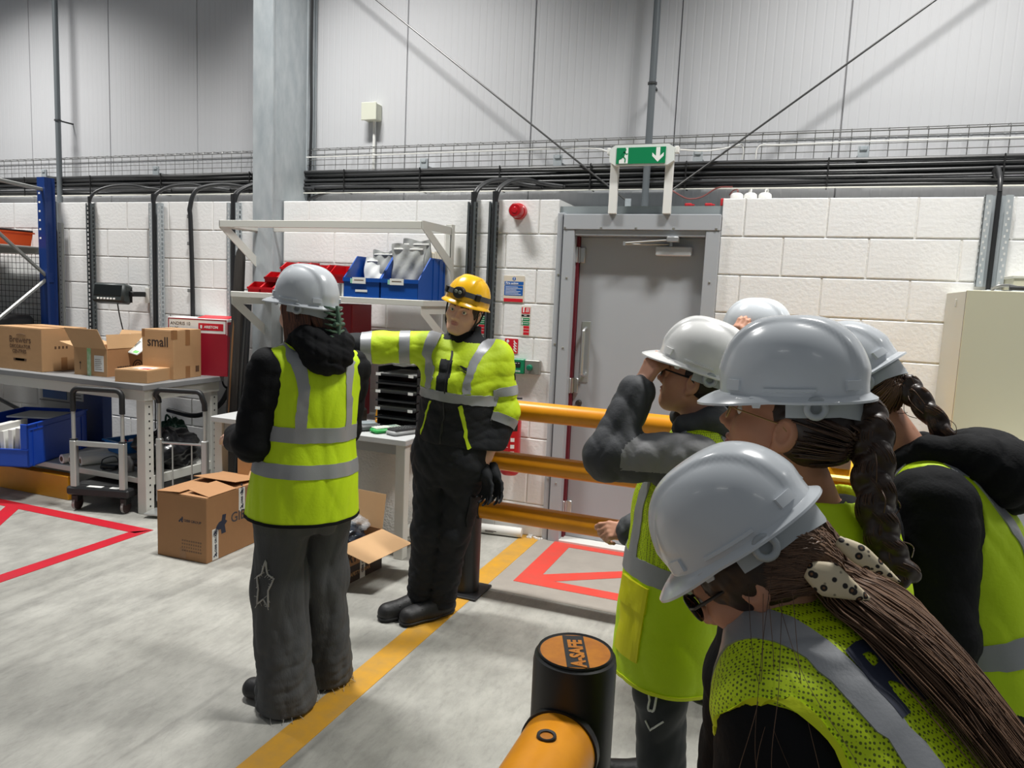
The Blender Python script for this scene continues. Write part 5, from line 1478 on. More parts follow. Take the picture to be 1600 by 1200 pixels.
def np_mesh(name, pos, quads, mats, parent=None, midx=None, org=None, smooth=True):
    me = bpy.data.meshes.new(name)
    off = np.zeros(3) if parent is None else np.array(org if org is not None else parent.location)
    pos = pos-off
    n = len(quads)
    me.vertices.add(len(pos)); me.vertices.foreach_set('co', pos.astype(f32).ravel())
    k = quads.shape[1]
    me.loops.add(n*k); me.loops.foreach_set('vertex_index', quads.astype(np.int32).ravel())
    me.polygons.add(n); me.polygons.foreach_set('loop_start', np.arange(0, n*k, k, dtype=np.int32))
    for m in (mats if isinstance(mats, (list, tuple)) else [mats]): me.materials.append(m)
    if midx is not None: me.polygons.foreach_set('material_index', midx.astype(np.int32))
    me.polygons.foreach_set('use_smooth', np.full(n, smooth, dtype=bool))
    me.update(calc_edges=True); me.validate()
    o = bpy.data.objects.new(name, me); COL.objects.link(o)
    if parent: o.parent = parent
    return o

def implicit(name, f, lo, hi, h, mats, parent, face_fn=None, org=None):
    pos, q = surface_nets(f, lo, hi, h)
    midx = None
    if face_fn is not None:
        midx = face_fn(pos[q].mean(1))
    return np_mesh(name, pos, q, mats, parent, midx, org)

def project(p, f, iso, it=7, lim=.02):
    p = p.astype(np.float64).copy(); e = 2e-3
    for _ in range(it):
        d = f(p.astype(f32)).astype(float)-iso
        g = np.stack([f((p+np.eye(3)[k]*e).astype(f32))-f((p-np.eye(3)[k]*e).astype(f32)) for k in range(3)], 1).astype(float)/(2*e)
        n2 = (g*g).sum(1)+1e-6
        s = (d/n2)[:, None]*g
        ln = np.linalg.norm(s, axis=1, keepdims=True)+1e-9
        p -= s*np.minimum(1, lim/ln)
    return p

def ribbon(name, path, side, width, f, iso, m, parent, org, closed=False, nw=4, thick=.0025, smoothit=1):
    """strip of cloth laid on the implicit surface f=iso; path (n,3), side (n,3) width direction"""
    path = np.asarray(path, float); side = np.asarray(side, float)
    n = len(path)
    u = np.linspace(-.5, .5, nw)
    w_ = width if np.ndim(width) else np.full(n, width)
    P = path[:, None, :]+side[:, None, :]*(u[None, :, None]*np.asarray(w_)[:, None, None])
    P = project(P.reshape(-1, 3), f, iso).reshape(n, nw, 3)
    Q = project(P.reshape(-1, 3), f, iso-thick-.004, 3).reshape(n, nw, 3)
    # loop: outer row then inner row -> closed section
    ring = np.concatenate([P, Q[:, ::-1]], 1)
    m_ = ring.shape[1]
    vs = ring.reshape(-1, 3); fs = []
    nn = n if closed else n-1
    for i in range(nn):
        i2 = (i+1) % n
        for j in range(m_):
            j2 = (j+1) % m_
            fs.append((i*m_+j, i2*m_+j, i2*m_+j2, i*m_+j2))
    q = np.array(fs)
    # orient outwards
    c = vs[q].mean(1); nor = np.cross(vs[q[:, 1]]-vs[q[:, 0]], vs[q[:, 3]]-vs[q[:, 0]])
    g = np.stack([f((c+np.eye(3)[k]*2e-3).astype(f32))-f((c-np.eye(3)[k]*2e-3).astype(f32)) for k in range(3)], 1)
    outer = np.tile(np.arange(m_) < nw-1, nn)
    if (nor*g).sum(1)[outer].mean() < 0: q = q[:, ::-1]
    o = np_mesh(name, vs, q, m, parent, org=org)
    o.data.set_sharp_from_angle(angle=rad(50))
    return o
# ================================================================== people
V3 = lambda *a: np.array(a, float)
def skin_mat(nm, col, lip):
    return [mat(nm, col, .5, var=.06, vscale=30, spec=.35), mat(nm+'_lips', lip, .42), mat(nm+'_brow', (70, 52, 42), .7)]
SK_A = skin_mat('skin_fair', (230, 182, 160), (206, 142, 130))
SK_B = skin_mat('skin_warm', (206, 152, 126), (180, 112, 102))
SK_C = skin_mat('skin_tan', (188, 134, 106), (160, 92, 84))
M_lime = mat('hi_vis_lime', (206, 240, 8), .62, bump=.12, bscale=90, var=.05, vscale=6)
M_lime2 = mat('hi_vis_yellow', (228, 244, 22), .6, bump=.1, bscale=90)
M_refl = mat('reflective_tape', (158, 160, 164), .38, .15, bump=.05, bscale=200)
M_blkf = mat('black_fleece', (17, 18, 21), .85, bump=.15, bscale=120, sheen=.0, spec=.25)
M_blkt = mat('black_workwear', (27, 29, 33), .75, bump=.12, bscale=140, spec=.3)
M_denim = mat('grey_denim', (84, 85, 86), .85, col2=(62, 63, 65), vscale=5, bump=.2, bscale=160, stretch=(1, 1, .4))
M_helg = mat('helmet_pale_grey', (214, 219, 224), .24, coat=.25)
M_helw = mat('helmet_white', (238, 238, 236), .24, coat=.25)
M_hely = mat('helmet_yellow', (240, 184, 10), .26, coat=.3)
M_harn = mat('harness_grey', (176, 182, 186), .45)
M_boot = mat('boot_black', (22, 22, 24), .55, bump=.2, bscale=60)
M_sole = mat('boot_sole', (34, 34, 36), .7)

def mesh_vest_mat():
    """open-knit hi-vis mesh: darker pin holes on a lime weave"""
    m = mat('hi_vis_mesh', (204, 232, 14), .65)
    nt = m.node_tree; b = nt.nodes['Principled BSDF']
    tc = nt.nodes.new('ShaderNodeTexCoord')
    vo = nt.nodes.new('ShaderNodeTexVoronoi'); vo.inputs['Scale'].default_value = 190; vo.inputs['Randomness'].default_value = .25
    nt.links.new(tc.outputs['Object'], vo.inputs['Vector'])
    rp = nt.nodes.new('ShaderNodeValToRGB')
    rp.color_ramp.elements[0].position = .30; rp.color_ramp.elements[0].color = lin((92, 108, 14))
    rp.color_ramp.elements[1].position = .42; rp.color_ramp.elements[1].color = lin((204, 232, 14))
    nt.links.new(vo.outputs['Distance'], rp.inputs[0]); nt.links.new(rp.outputs[0], b.inputs['Base Color'])
    return m
M_vmesh = mesh_vest_mat()

def hair_mat(nm, c1, c2):
    m = mat(nm, c1, .42, spec=.4)
    nt = m.node_tree; b = nt.nodes['Principled BSDF']
    oi = nt.nodes.new('ShaderNodeNewGeometry')
    rp = nt.nodes.new('ShaderNodeValToRGB'); rp.color_ramp.elements[0].color = lin(c1); rp.color_ramp.elements[1].color = lin(c2)
    nt.links.new(oi.outputs['Random Per Island'], rp.inputs[0]); nt.links.new(rp.outputs[0], b.inputs['Base Color'])
    return m
M_hbrown = hair_mat('hair_brown', (84, 62, 48), (130, 99, 76))
M_hdark = hair_mat('hair_dark_brown', (52, 38, 30), (98, 72, 55))
M_hred = hair_mat('hair_auburn', (58, 34, 26), (122, 76, 56))

def basis(F, U):
    F = nrm(F); U = np.asarray(U, float); U = nrm(U-F*(U@F)); R = np.cross(F, U)
    return np.stack([R, F, U], 1)

def head_sdf(c, Bs, s=1.0, open_mouth=.0, neck_to=None, neck_r=.055, fem=0.0):
    c = np.asarray(c, float)
    W = lambda x, y, z: c+Bs@(np.array([x, y, z])*s)
    E = lambda x, y, z, a, b, d: ellip(W(x, y, z), (a*s, b*s, d*s), Bs)
    C_ = lambda p, q, r1, r2: rcone(W(*p), W(*q), r1*s, r2*s)
    skull = sm([E(0, -.012, .030, .073, .094, .083), E(0, .030, -.030, .060, .060, .080), E(0, .052, -.088, .029, .030, .024), C_((-.05, .005, -.06), (-.018, .062, -.098), .018, .015), C_((.05, .005, -.06), (.018, .062, -.098), .018, .015)], .035*s)
    brow = sm([C_((-.045, .066, .018), (-.008, .086, .016), .010, .009), C_((.045, .066, .018), (.008, .086, .016), .010, .009)], .012*s)
    cheek = sm([E(-.042, .055, -.030, .022, .022, .020), E(.042, .055, -.030, .022, .022, .020)], .01*s)
    nose = sm([C_((0, .085, .008), (0, .107, -.032), .0075, .0105), E(-.0125, .094, -.037, .0085, .010, .008), E(.0125, .094, -.037, .0085, .010, .008)], .010*s)
    lips = sm([E(0, .0880, -.0590, .022, .0105, .0050), E(0, .0860, -.0690, .019, .0105, .0058)], .004*s)
    mouth = E(0, .101, -.0638, .021, .010, .0016+open_mouth)
    socks = [E(-.032, .092, .001, .0165, .018, .0092), E(.032, .092, .001, .0165, .018, .0092)]
    def ear(x):
        o = E(x*.0775, -.012, -.012, .0105, .021, .032); i = E(x*.0865, -.008, -.008, .007, .012, .021)
        lo = E(x*.074, -.004, -.038, .007, .010, .012)
        return lambda p: np.minimum(np.maximum(o(p), -i(p)), lo(p))
    eL, eR = ear(-1), ear(1)
    nk = rcone(W(0, -.022, -.055), neck_to, neck_r*s, neck_r*1.04) if neck_to is not None else None
    def f(p):
        d = skull(p)
        for g, k in ((brow, .018), (cheek, .03), (nose, .014)):
            e = g(p); h = np.maximum(k-np.abs(d-e), 0)/k; d = np.minimum(d, e)-h*h*k*.25
        for g in socks:
            d = smax(d, -g(p), .012)
        e = lips(p); h = np.maximum(.006-np.abs(d-e), 0)/.006; d = np.minimum(d, e)-h*h*.0015
        d = smax(d, -mouth(p), .003)
        for g in (eL, eR):
            e = g(p); h = np.maximum(.008-np.abs(d-e), 0)/.008; d = np.minimum(d, e)-h*h*.002
        if nk is not None:
            e = nk(p); h = np.maximum(.03-np.abs(d-e), 0)/.03; d = np.minimum(d, e)-h*h*.0075
        return d
    return f
def face_regions(c, Bs, s=1.0, brows=True):
    c = np.asarray(c, float)
    def fn(p):
        q = ((p-c)@Bs)/s
        r = np.zeros(len(p), int)
        lip = (np.abs(q[:, 0]) < .0215*np.sqrt(np.clip(1-((q[:, 2]+.064)/.0105)**2, 0, 1))) & (q[:, 1] > .078) & (np.abs(q[:, 2]+.064) < .013)
        r[lip] = 1
        if brows:
            ax = np.abs(q[:, 0]); zc = .0225+.004*np.sin((ax-.012)/.04*2.6)
            br = (ax > .013) & (ax < .050) & (np.abs(q[:, 2]-zc) < .0036) & (q[:, 1] > .05)
            r[br] = 2
        return r
    return fn

def hand_fns(wr, D, N, T, curls, s=1.0, thumb=(.35, .3), spread=.06):
    wr = np.asarray(wr, float); D = nrm(D); N = np.asarray(N, float); N = nrm(N-D*(N@D)); T = np.asarray(T, float); T = T-D*(T@D)-N*(T@N); T = nrm(T)
    offs = [.028, .010, -.008, -.025]; lens = [.95, 1.06, 1.0, .8]; kn = [.088, .092, .088, .080]
    palm = []; fing = []
    for i in range(4):
        k = wr+D*kn[i]*s+T*offs[i]*s
        palm.append(rcone(wr+D*.012*s+T*offs[i]*.62*s, k, .0125*s, .0105*s))
        d = nrm(D+T*offs[i]*spread/.028); p = k; ang = 0
        cs = curls[i]
        segs = []
        for j, (L, r1, r2) in enumerate(((.043, .0098, .0088), (.027, .0088, .0080), (.021, .0080, .0066))):
            ang += cs[j]
            dv = d*math.cos(ang)+N*math.sin(ang)
            q = p+dv*L*lens[i]*s
            segs.append(rcone(p, q, r1*s, r2*s)); p = q
        fing.append(sm(segs, .004*s))
    palm.append(rcone(wr, wr+D*.02*s, .024*s, .022*s))
    tb = wr+D*.022*s+T*.026*s+N*.006*s
    a, b = thumb
    d1 = nrm(D*.75+T*.75*(1-a)+N*a); d2 = nrm(D*.95+T*.3*(1-a)+N*(a+b))
    t1 = tb+d1*.042*s; t2 = t1+d2*.030*s; t3 = t2+nrm(d2+N*.3)*.022*s
    th = sm([rcone(wr+D*.012*s+T*.012*s, tb, .014*s, .013*s), rcone(tb, t1, .0125*s, .0105*s), rcone(t1, t2, .0105*s, .0095*s), rcone(t2, t3, .0095*s, .0075*s)], .006*s)
    P = sm(palm, .012*s)
    def f(p):
        d = P(p)
        for g in fing:
            e = g(p); k = .007; h = np.maximum(k-np.abs(d-e), 0)/k; d = np.minimum(d, e)-h*h*k*.25
        e = th(p); k = .012; h = np.maximum(k-np.abs(d-e), 0)/k
        return np.minimum(d, e)-h*h*k*.25
    return f
REL = [(.25, .35, .25)]*4
FIST = [(1.25, 1.5, .9)]*4

# ---------------------------------------------------------------- helmet (origin = head centre, y forward, z up)
def helmet(parent, c, Bs, org, m, s=1.0, name='hard_hat', peak=.05, slots=True, ring=True, ridge=True, band=True, tilt=0.0, back_lip=.014, up=0.0):
    c = np.asarray(c, float)+Bs[:, 2]*up
    cs, sn = math.cos(tilt), math.sin(tilt)
    B2 = Bs@np.array([[1, 0, 0], [0, cs, -sn], [0, sn, cs]])
    def W(v): return c+B2@(np.asarray(v, float)*s)-np.asarray(org, float)
    RX, RF, RB, H, z0 = .113, .128, .136, .139, .042
    nu, nv = 96, 30
    def dome(th, ph, o=0.0):
        cth, sth = math.cos(th), math.sin(th)      # th=0 -> forward
        ry = RF if cth > 0 else RB
        k = max(math.cos(ph), 0)**.80; zz = math.sin(ph)**.92
        x = (RX+o)*sth*k; y = (ry+o)*cth*k; z = z0+(H+o)*zz
        if ridge:
            # broad raised centre ridge with two side flutes
            w_ = max(0, 1-abs(x)/.052); e = .0055*min(1, w_*5)*min(1, math.cos(ph)*1.2+.5)*(1 if zz > .30 else max(0, (zz-.12)/.18))
            n = Vector((x/RX**2, y/ry**2, (z-z0)/H**2)).normalized()
            x += n.x*e; y += n.y*e; z += n.z*e
        return (x, y, z)
    def rimoff(th):
        cth = math.cos(th)
        fr = max(0, (cth-.10)/.90); fr = fr**1.15 if fr > 0 else 0
        bk = max(0, -cth)
        return .011+(peak-.011)*fr+(back_lip-.011)*bk, -.005-.013*fr-.004*bk*0
    vs = []; fs = []
    rings = []
    for i in range(nv):
        ph = PI/2*(1-i/(nv-1)) if i else PI/2-.012
        rings.append([dome(2*PI*j/nu, ph) for j in range(nu)])
    def flare(t_, dz=0.0, inn=0.0):
        out = []
        for j in range(nu):
            th = 2*PI*j/nu; x, y, z = dome(th, 0.0); ro, rz_ = rimoff(th)
            n = Vector((math.sin(th), math.cos(th)))
            e = ro*t_
            out.append((x+n.x*e-n.x*inn, y+n.y*e-n.y*inn, z-.004*min(1, t_*2)+rz_*t_*t_+dz))
        return out
    for t_ in (.3, .6, .85, 1.0): rings.append(flare(t_))
    rings.append(flare(1.0, -.004)); rings.append(flare(.8, -.0045)); rings.append(flare(.3, -.003)); rings.append(flare(0, -.003, .004))
    for i in range(nv-1, 0, -3):
        ph = PI/2*(1-i/(nv-1))
        rings.append([(x*.965, y*.965, z0+(z-z0)*.965) for x, y, z in [dome(2*PI*j/nu, ph) for j in range(nu)]])
    for r in rings: vs.extend(r)
    for i in range(len(rings)-1):
        for j in range(nu):
            j2 = (j+1) % nu; fs.append((i*nu+j, (i+1)*nu+j, (i+1)*nu+j2, i*nu+j2))
    vs.append(dome(0, PI/2)); tp = len(vs)-1
    for j in range(nu): fs.append((tp, j, (j+1) % nu))
    hv = [W(v) for v in vs]
    mb = MB().add(hv, fs)
    shell = mb.build('helmet_shell' if name == 'x' else name, m, parent, 'all')
    shell.data.set_sharp_from_angle(angle=rad(48))
    def sub(nm, mb2, mm, sm_=True):
        o = mb2.build(nm, mm, shell, sm_); return o
    if slots:
        def patch(th0, th1, p0, p1, o1, nm):
            n_ = 12; q = []
            for a in range(n_+1):
                th = th0+(th1-th0)*a/n_
                for ph, o in ((p0, -.002), (p0+.01, o1), (p1-.01, o1*.8), (p1, -.002)): q.append(W(dome(th, ph, o)))
            f_ = [(a*4+b, a*4+b+1, (a+1)*4+b+1, (a+1)*4+b) for a in range(n_) for b in range(3)]
            f_ += [(0, 1, 2, 3), (n_*4+3, n_*4+2, n_*4+1, n_*4)]
            sub(nm, MB().add(q, f_), m)
        for sg in (-1, 1):
            patch(sg*1.35, sg*2.0, .035, .085, .0055, 'accessory_slot')
            patch(sg*.72, sg*.98, .03, .17, .006, 'accessory_slot')
            patch(sg*2.42, sg*2.68, .05, .17, .007, 'rear_slot')
            # small chin-strap lug under the rim
            x, y, z = dome(sg*1.25, 0)
            lg_ = MB(); lg_.prism([W((x*1.02, y-.012, z-.004)), W((x*1.02, y+.012, z-.004)), W((x*1.02, y+.006, z-.022)), W((x*1.02, y-.006, z-.022))], Bs@np.array([sg*.004, 0, 0]))
            sub('chin_strap_lug', lg_, m, False)
    if band:
        n_ = 40; q = []
        for a in range(n_+1):
            th = PI*.52+(PI*.96)*a/n_
            for zz, e in ((-.044, 0), (-.044, .004), (.012, .004), (.012, 0)):
                w2 = .55+.45*min(1, abs(a-n_/2)/(n_*.25))
                q.append(W(((RX-.011+e)*math.sin(th), (RB-.012+e)*math.cos(th), z0+(zz+.006)*1.0-(.006 if zz < 0 else 0)*(1-w2)*6)))
        f_ = [(a*4+b, (a+1)*4+b, (a+1)*4+(b+1) % 4, a*4+(b+1) % 4) for a in range(n_) for b in range(4)]
        sub('headband', MB().add(q, f_), M_harn)
    if ring:
        for sg in (-1, 1):
            ct = V3(sg*.105, -.058, z0-.020)
            ax = nrm(V3(sg, -.42, 0)); uu = nrm(np.cross(ax, V3(0, 0, 1))); vv = V3(0, 0, 1)
            pts = [W(ct+uu*.0155*math.cos(a*PI/12)+vv*.0155*math.sin(a*PI/12)) for a in range(24)]
            sub('harness_ring', MB().tube(pts, .006*s, 8, closed=True), M_harn, 'all')
    return shell

# ---------------------------------------------------------------- strands of hair as thin tapered tubes
def strands(name, curves, r, m, parent, org, nseg=3, taper=True):
    vs = []; fs = []
    o = 0
    for c_ in curves:
        P = np.asarray(c_, float)-np.asarray(org, float)
        k = len(P)
        T = np.gradient(P, axis=0); T /= np.linalg.norm(T, axis=1)[:, None]+1e-9
        a = np.array([.31, .53, .79]); u = a-T*(T@a)[:, None]; u /= np.linalg.norm(u, axis=1)[:, None]+1e-9
        v = np.cross(T, u)
        rr = (r*(1-.75*np.linspace(0, 1, k)**3) if taper else np.full(k, r))[:, None]
        for j in range(nseg):
            g = 2*PI*j/nseg
            vs.append(P+(u*math.cos(g)+v*math.sin(g))*rr)
        idx = np.arange(k-1)
        for j in range(nseg):
            j2 = (j+1) % nseg
            fs.append(np.stack([o+j*k+idx, o+j2*k+idx, o+j2*k+idx+1, o+j*k+idx+1], 1))
        o += nseg*k
    ob = np_mesh(name, np.concatenate(vs), np.concatenate(fs), m, None)
    ob.parent = parent
    return ob

def braid(name, pts, r0, r1, n, m, parent, org, strands_per=40, seed=0, plumps=None):
    """three interleaved plaits, each a bundle of fine strands, along a spline"""
    rs_ = np.random.RandomState(seed)
    P = np.array([list(v) for v in spline([tuple(p) for p in pts], 30)])
    k = len(P); t = np.linspace(0, 1, k)
    T = np.gradient(P, axis=0); T /= np.linalg.norm(T, axis=1)[:, None]
    a = V3(.2, -1, .1); u = a-T*(T@a)[:, None]; u /= np.linalg.norm(u, axis=1)[:, None]; v = np.cross(T, u)
    R_ = r0+(r1-r0)*t
    out = []
    for q in range(3):
        ph = 2*PI*(n*t+q/3)
        x = np.sin(ph)*R_*.62; y = np.sin(2*ph)*R_*.36
        cen = P+v*x[:, None]+u*y[:, None]
        for _ in range(strands_per):
            aa = rs_.uniform(0, 2*PI); rr = math.sqrt(rs_.uniform(.05, 1))*.56
            sw = aa+1.2*np.sin(ph*.5)
            out.append(cen+(v*np.cos(sw)[:, None]+u*np.sin(sw)[:, None])*(R_*rr*1.0)[:, None]+rs_.normal(0, .0006, 3))
    for _ in range(12):
        i0 = rs_.randint(0, k-20); L = rs_.randint(8, 18)
        c_ = P[i0:i0+L]+(v*rs_.normal()+u*rs_.normal())[i0:i0+L]*(np.linspace(.8, 2.2, L)*R_[i0])[:, None]
        out.append(c_)
    return strands(name, out, r0*.075, m, parent, org, 4, False)
def braid_solid(name, pts, r0, r1, n, m, parent, org, h=.003):
    P = np.array([list(v) for v in spline([tuple(p) for p in pts], 14)])
    k = len(P); t = np.linspace(0, 1, k)
    fns = []
    for i in range(n):
        c_ = P[int((i+.5)/n*(k-1))]; R_ = r0+(r1-r0)*(i+.5)/n
        fns.append((c_, R_))
    return fns

TOR_F = [(-.10, 0, 0, .150, .105), (0, 0, 0, .172, .118), (.10, 0, 0, .158, .108), (.18, 0, .004, .142, .100), (.30, 0, .012, .156, .118), (.38, 0, .006, .165, .112), (.44, 0, -.005, .158, .090), (.49, 0, -.012, .105, .070), (.53, 0, -.01, .06, .056)]
class Person:
    def __init__(s, label, pelvis, neck, F, nodes=TOR_F, wide=1.0, deep=1.0, name='person', grp=None):
        s.pel = np.asarray(pelvis, float); s.neck = np.asarray(neck, float)
        s.S = nrm(s.neck-s.pel); F = np.asarray(F, float); s.F = nrm(F-s.S*(F@s.S)); s.R = np.cross(s.F, s.S)
        s.H = np.linalg.norm(s.neck-s.pel); s.k = s.H/.50
        s.nodes = [(a*s.k, b, c, d*wide, e*deep) for a, b, c, d, e in nodes]
        s.wide = wide; s.deep = deep
        s.org = np.array([s.pel[0], s.pel[1], 0.0])
        s.t = thing(name, label, 'person', tuple(s.org), group=grp)
        s.arms = {}; s.legs = {}
        s.skin = []
    def nd(s, nodes): return [(a*s.k, b, c, d, e) for a, b, c, d, e in nodes]
    def L(s, l, f, u):       # local torso coordinates -> world
        return s.pel+s.R*l+s.F*f+s.S*(u*s.k)
    def torso(s, off=0.0, flare=None, nodes=None):
        nd = [(a, b, c, d+off, e+off) for a, b, c, d, e in (nodes or s.nodes)]
        return loft(s.pel, s.R, s.F, s.S, nd)
    def arm(s, side, sh, el, wr, r=(.050, .040, .028)):
        s.arms[side] = (np.asarray(sh, float), np.asarray(el, float), np.asarray(wr, float), r)
    def leg(s, side, hip, kn, an, r=(.082, .056, .042)):
        s.legs[side] = (np.asarray(hip, float), np.asarray(kn, float), np.asarray(an, float), r)
    def armf(s, side, off=0.0, upto=1.0, start=0.0):
        sh, el, wr, r = s.arms[side]
        w2 = el+(wr-el)*upto
        return sm([rcone(sh, el, r[0]+off, r[1]+off), rcone(el, w2, r[1]+off, r[1]+(r[2]-r[1])*upto+off)], .03)
    def base_body(s, skins, head_f=None, hands=(), h_head=.0035, head_c=None, face_fn=None, extra=()):
        """slim figure under the clothes + finely meshed head, neck and hands, joined in ONE mesh"""
        parts = []
        fs = [s.torso(-.014)]
        for k_ in s.arms: fs.append(s.armf(k_, -.003))
        for k_ in s.legs:
            hip, kn, an, r = s.legs[k_]; fs.append(sm([rcone(hip, kn, r[0]-.006, r[1]-.006), rcone(kn, an, r[1]-.006, r[2]-.006)], .03))
        body = sm(fs, .05)
        allp = [s.pel, s.neck]+[q for a in s.arms.values() for q in a[:3]]+[q for a in s.legs.values() for q in a[:3]]
        lo = np.min(allp, 0)-.22; hi = np.max(allp, 0)+.22
        parts.append(surface_nets(body, lo, hi, .016)+(None,))
        if head_f is not None:
            parts.append(surface_nets(head_f, head_c-.19, head_c+.17, h_head)+(face_fn,))
        for hf, wc in hands:
            parts.append(surface_nets(hf, wc-.17, wc+.17, .0034)+(None,))
        vs = []; qs = []; ms = []; o = 0
        for p_, q_, fn in parts:
            vs.append(p_); qs.append(q_+o); o += len(p_)
            ms.append(fn(p_[q_].mean(1)) if fn is not None else np.zeros(len(q_), int))
        return np_mesh('body', np.concatenate(vs), np.concatenate(qs), skins, s.t, np.concatenate(ms), s.org)
    def bbox(s, pts, m=.2):
        return np.min(pts, 0)-m, np.max(pts, 0)+m
    def shoe(s, an, d, m=M_boot, size=1.0, name='boot', tall=.10):
        an = np.asarray(an, float); d = nrm(np.array([d[0], d[1], 0])); sd = V3(d[1], -d[0], 0)
        g = V3(an[0], an[1], 0)
        q = lambda f_, l, z: g+d*f_*size+sd*l*size+V3(0, 0, z)
        up = sm([rcone(q(0, 0, .13), q(0, 0, .06), .052*size, .046*size), rcone(q(-.045, 0, .048), q(.06, 0, .052), .042*size, .046*size), rcone(q(.06, 0, .05), q(.165, .006, .038), .046*size, .038*size), rcone(q(.10, .02, .036), q(.165, .012, .036), .036*size, .036*size)], .03)
        f = lambda p: smax(up(p), .012-p[:, 2], .006)
        o = implicit(name, f, q(0, 0, 0)-.26, q(0, 0, .15)+.26, .006, m, s.t, org=s.org)
        return o, (q, up)

def lathe_eye(parent, c, Bs, org, x, s=1.0, iris=(92, 110, 116), look=(0, 0)):
    """eyeball with iris and pupil discs"""
    ce = np.asarray(c, float)+Bs@(V3(x, .0735, .0010)*s)-np.asarray(org, float)
    def W(v):
        a, b = look
        v = np.asarray(v, float); Rz = np.array([[math.cos(a), -math.sin(a), 0], [math.sin(a), math.cos(a), 0], [0, 0, 1]]); Rx = np.array([[1, 0, 0], [0, math.cos(b), -math.sin(b)], [0, math.sin(b), math.cos(b)]])
        return ce+Bs@(Rz@(Rx@v))*s
    def cap(r, a0, a1, n=6, k=18):
        vs = []; fs = []
        for i in range(n+1):
            a = a0+(a1-a0)*i/n
            for j in range(k):
                g = 2*PI*j/k; vs.append(W((r*math.sin(a)*math.cos(g), r*math.cos(a), r*math.sin(a)*math.sin(g))))
        for i in range(n):
            for j in range(k): fs.append((i*k+j, (i+1)*k+j, (i+1)*k+(j+1) % k, i*k+(j+1) % k))
        return MB().add(vs, fs)
    e = cap(.0122, 0, 1.7, 8).build('eye', mat('eye_white', (226, 222, 216), .15), parent, 'all')
    cap(.01235, 0, .48, 3).build('iris', mat('iris_%d' % iris[0], iris, .1), e, 'all')
    cap(.01245, 0, .22, 2).build('pupil', M_ink, e, 'all')

def glasses(parent, c, Bs, org, m_fr, lens_m, s=1.0, name='glasses', z=.0, r=.0018):
    def W(v): return np.asarray(c, float)+Bs@(np.asarray(v, float)*s)-np.asarray(org, float)
    mb = MB(); rings = []
    for sg in (-1, 1):
        ring = [(sg*.034+.0265*math.cos(a*PI/14), .104-.012*((sg*.034+.0265*math.cos(a*PI/14))/.06)**2, .000+z+.0205*math.sin(a*PI/14)) for a in range(28)]
        rings.append([W(v) for v in ring])
        mb.tube(rings[-1], r*s, 6, closed=True)
        mb.tube([W(v) for v in ((sg*.0605, .092, .006+z), (sg*.074, .080, .006+z), (sg*.0795, .0, .004+z), (sg*.079, -.025, -.012+z))], r*.9*s, 6)
    mb.tube([W(v) for v in ((-.010, .104, .006+z), (0, .108, .009+z), (.010, .104, .006+z))], r*s, 6)
    g = mb.build(name, m_fr, parent, 'all')
    for rg in rings: MB().add(rg, [tuple(range(28))]).build('lens', lens_m, g)
    return g

def vest_solid(P, nodes, arm_r=.078, neck_c=None, neck_r=.078, hem=None, wr=None, cap=.055, hout=0.0, hdown=0.0, arm_sides=('L', 'R'), along=True, strap=.06):
    """vest as one solid over the torso: loft + shoulder yoke, minus arm holes, minus neck opening, cut at the hem"""
    body = loft(P.pel, P.R, P.F, P.S, P.nd(nodes))
    sl, sr = P.arms['L'][0], P.arms['R'][0]
    yoke = rcone(sl+(P.R)*.01+P.S*.005, sr-(P.R)*.01+P.S*.005, strap, strap)
    base = sm([body, yoke], .06)
    holes = []
    for k_ in arm_sides:
        sh, el, wrr, r = P.arms[k_]
        out = P.R if k_ == 'R' else -P.R
        sh = sh+out*hout-P.S*hdown
        holes.append(rcone(sh+out*.030-P.S*.012, sh+out*.20-P.S*.06, arm_r, arm_r*1.1))
        if along: holes.append(rcone(sh+out*.05-P.S*.05, el+out*.06, arm_r*.86, arm_r*.8))
    nc = P.neck if neck_c is None else neck_c
    nk = rcone(nc-P.S*.02, nc+P.S*.25, neck_r, neck_r*1.15)
    hz = P.pel if hem is None else hem
    S = A3(P.S); o = A3(P.pel)
    hs = float(hem)*P.k
    def f(p):
        d = base(p)
        if wr is not None: d = d+wr(p)
        for g in holes: d = smax(d, -g(p), .012)
        d = smax(d, -nk(p), .01)
        d = smax(d, hs-((p-o)@S), .008)
        return d
    return f

def ring_path(P, s_, rx, ry, n=72, a0=0, a1=2*PI, ci=(0, 0), tilt=0.0):
    a = np.linspace(a0, a1, n, endpoint=(a1-a0) < 6.2)
    return np.array([P.L(ci[0]+rx*math.sin(t), ci[1]+ry*math.cos(t), s_+tilt*math.cos(t)) for t in a])
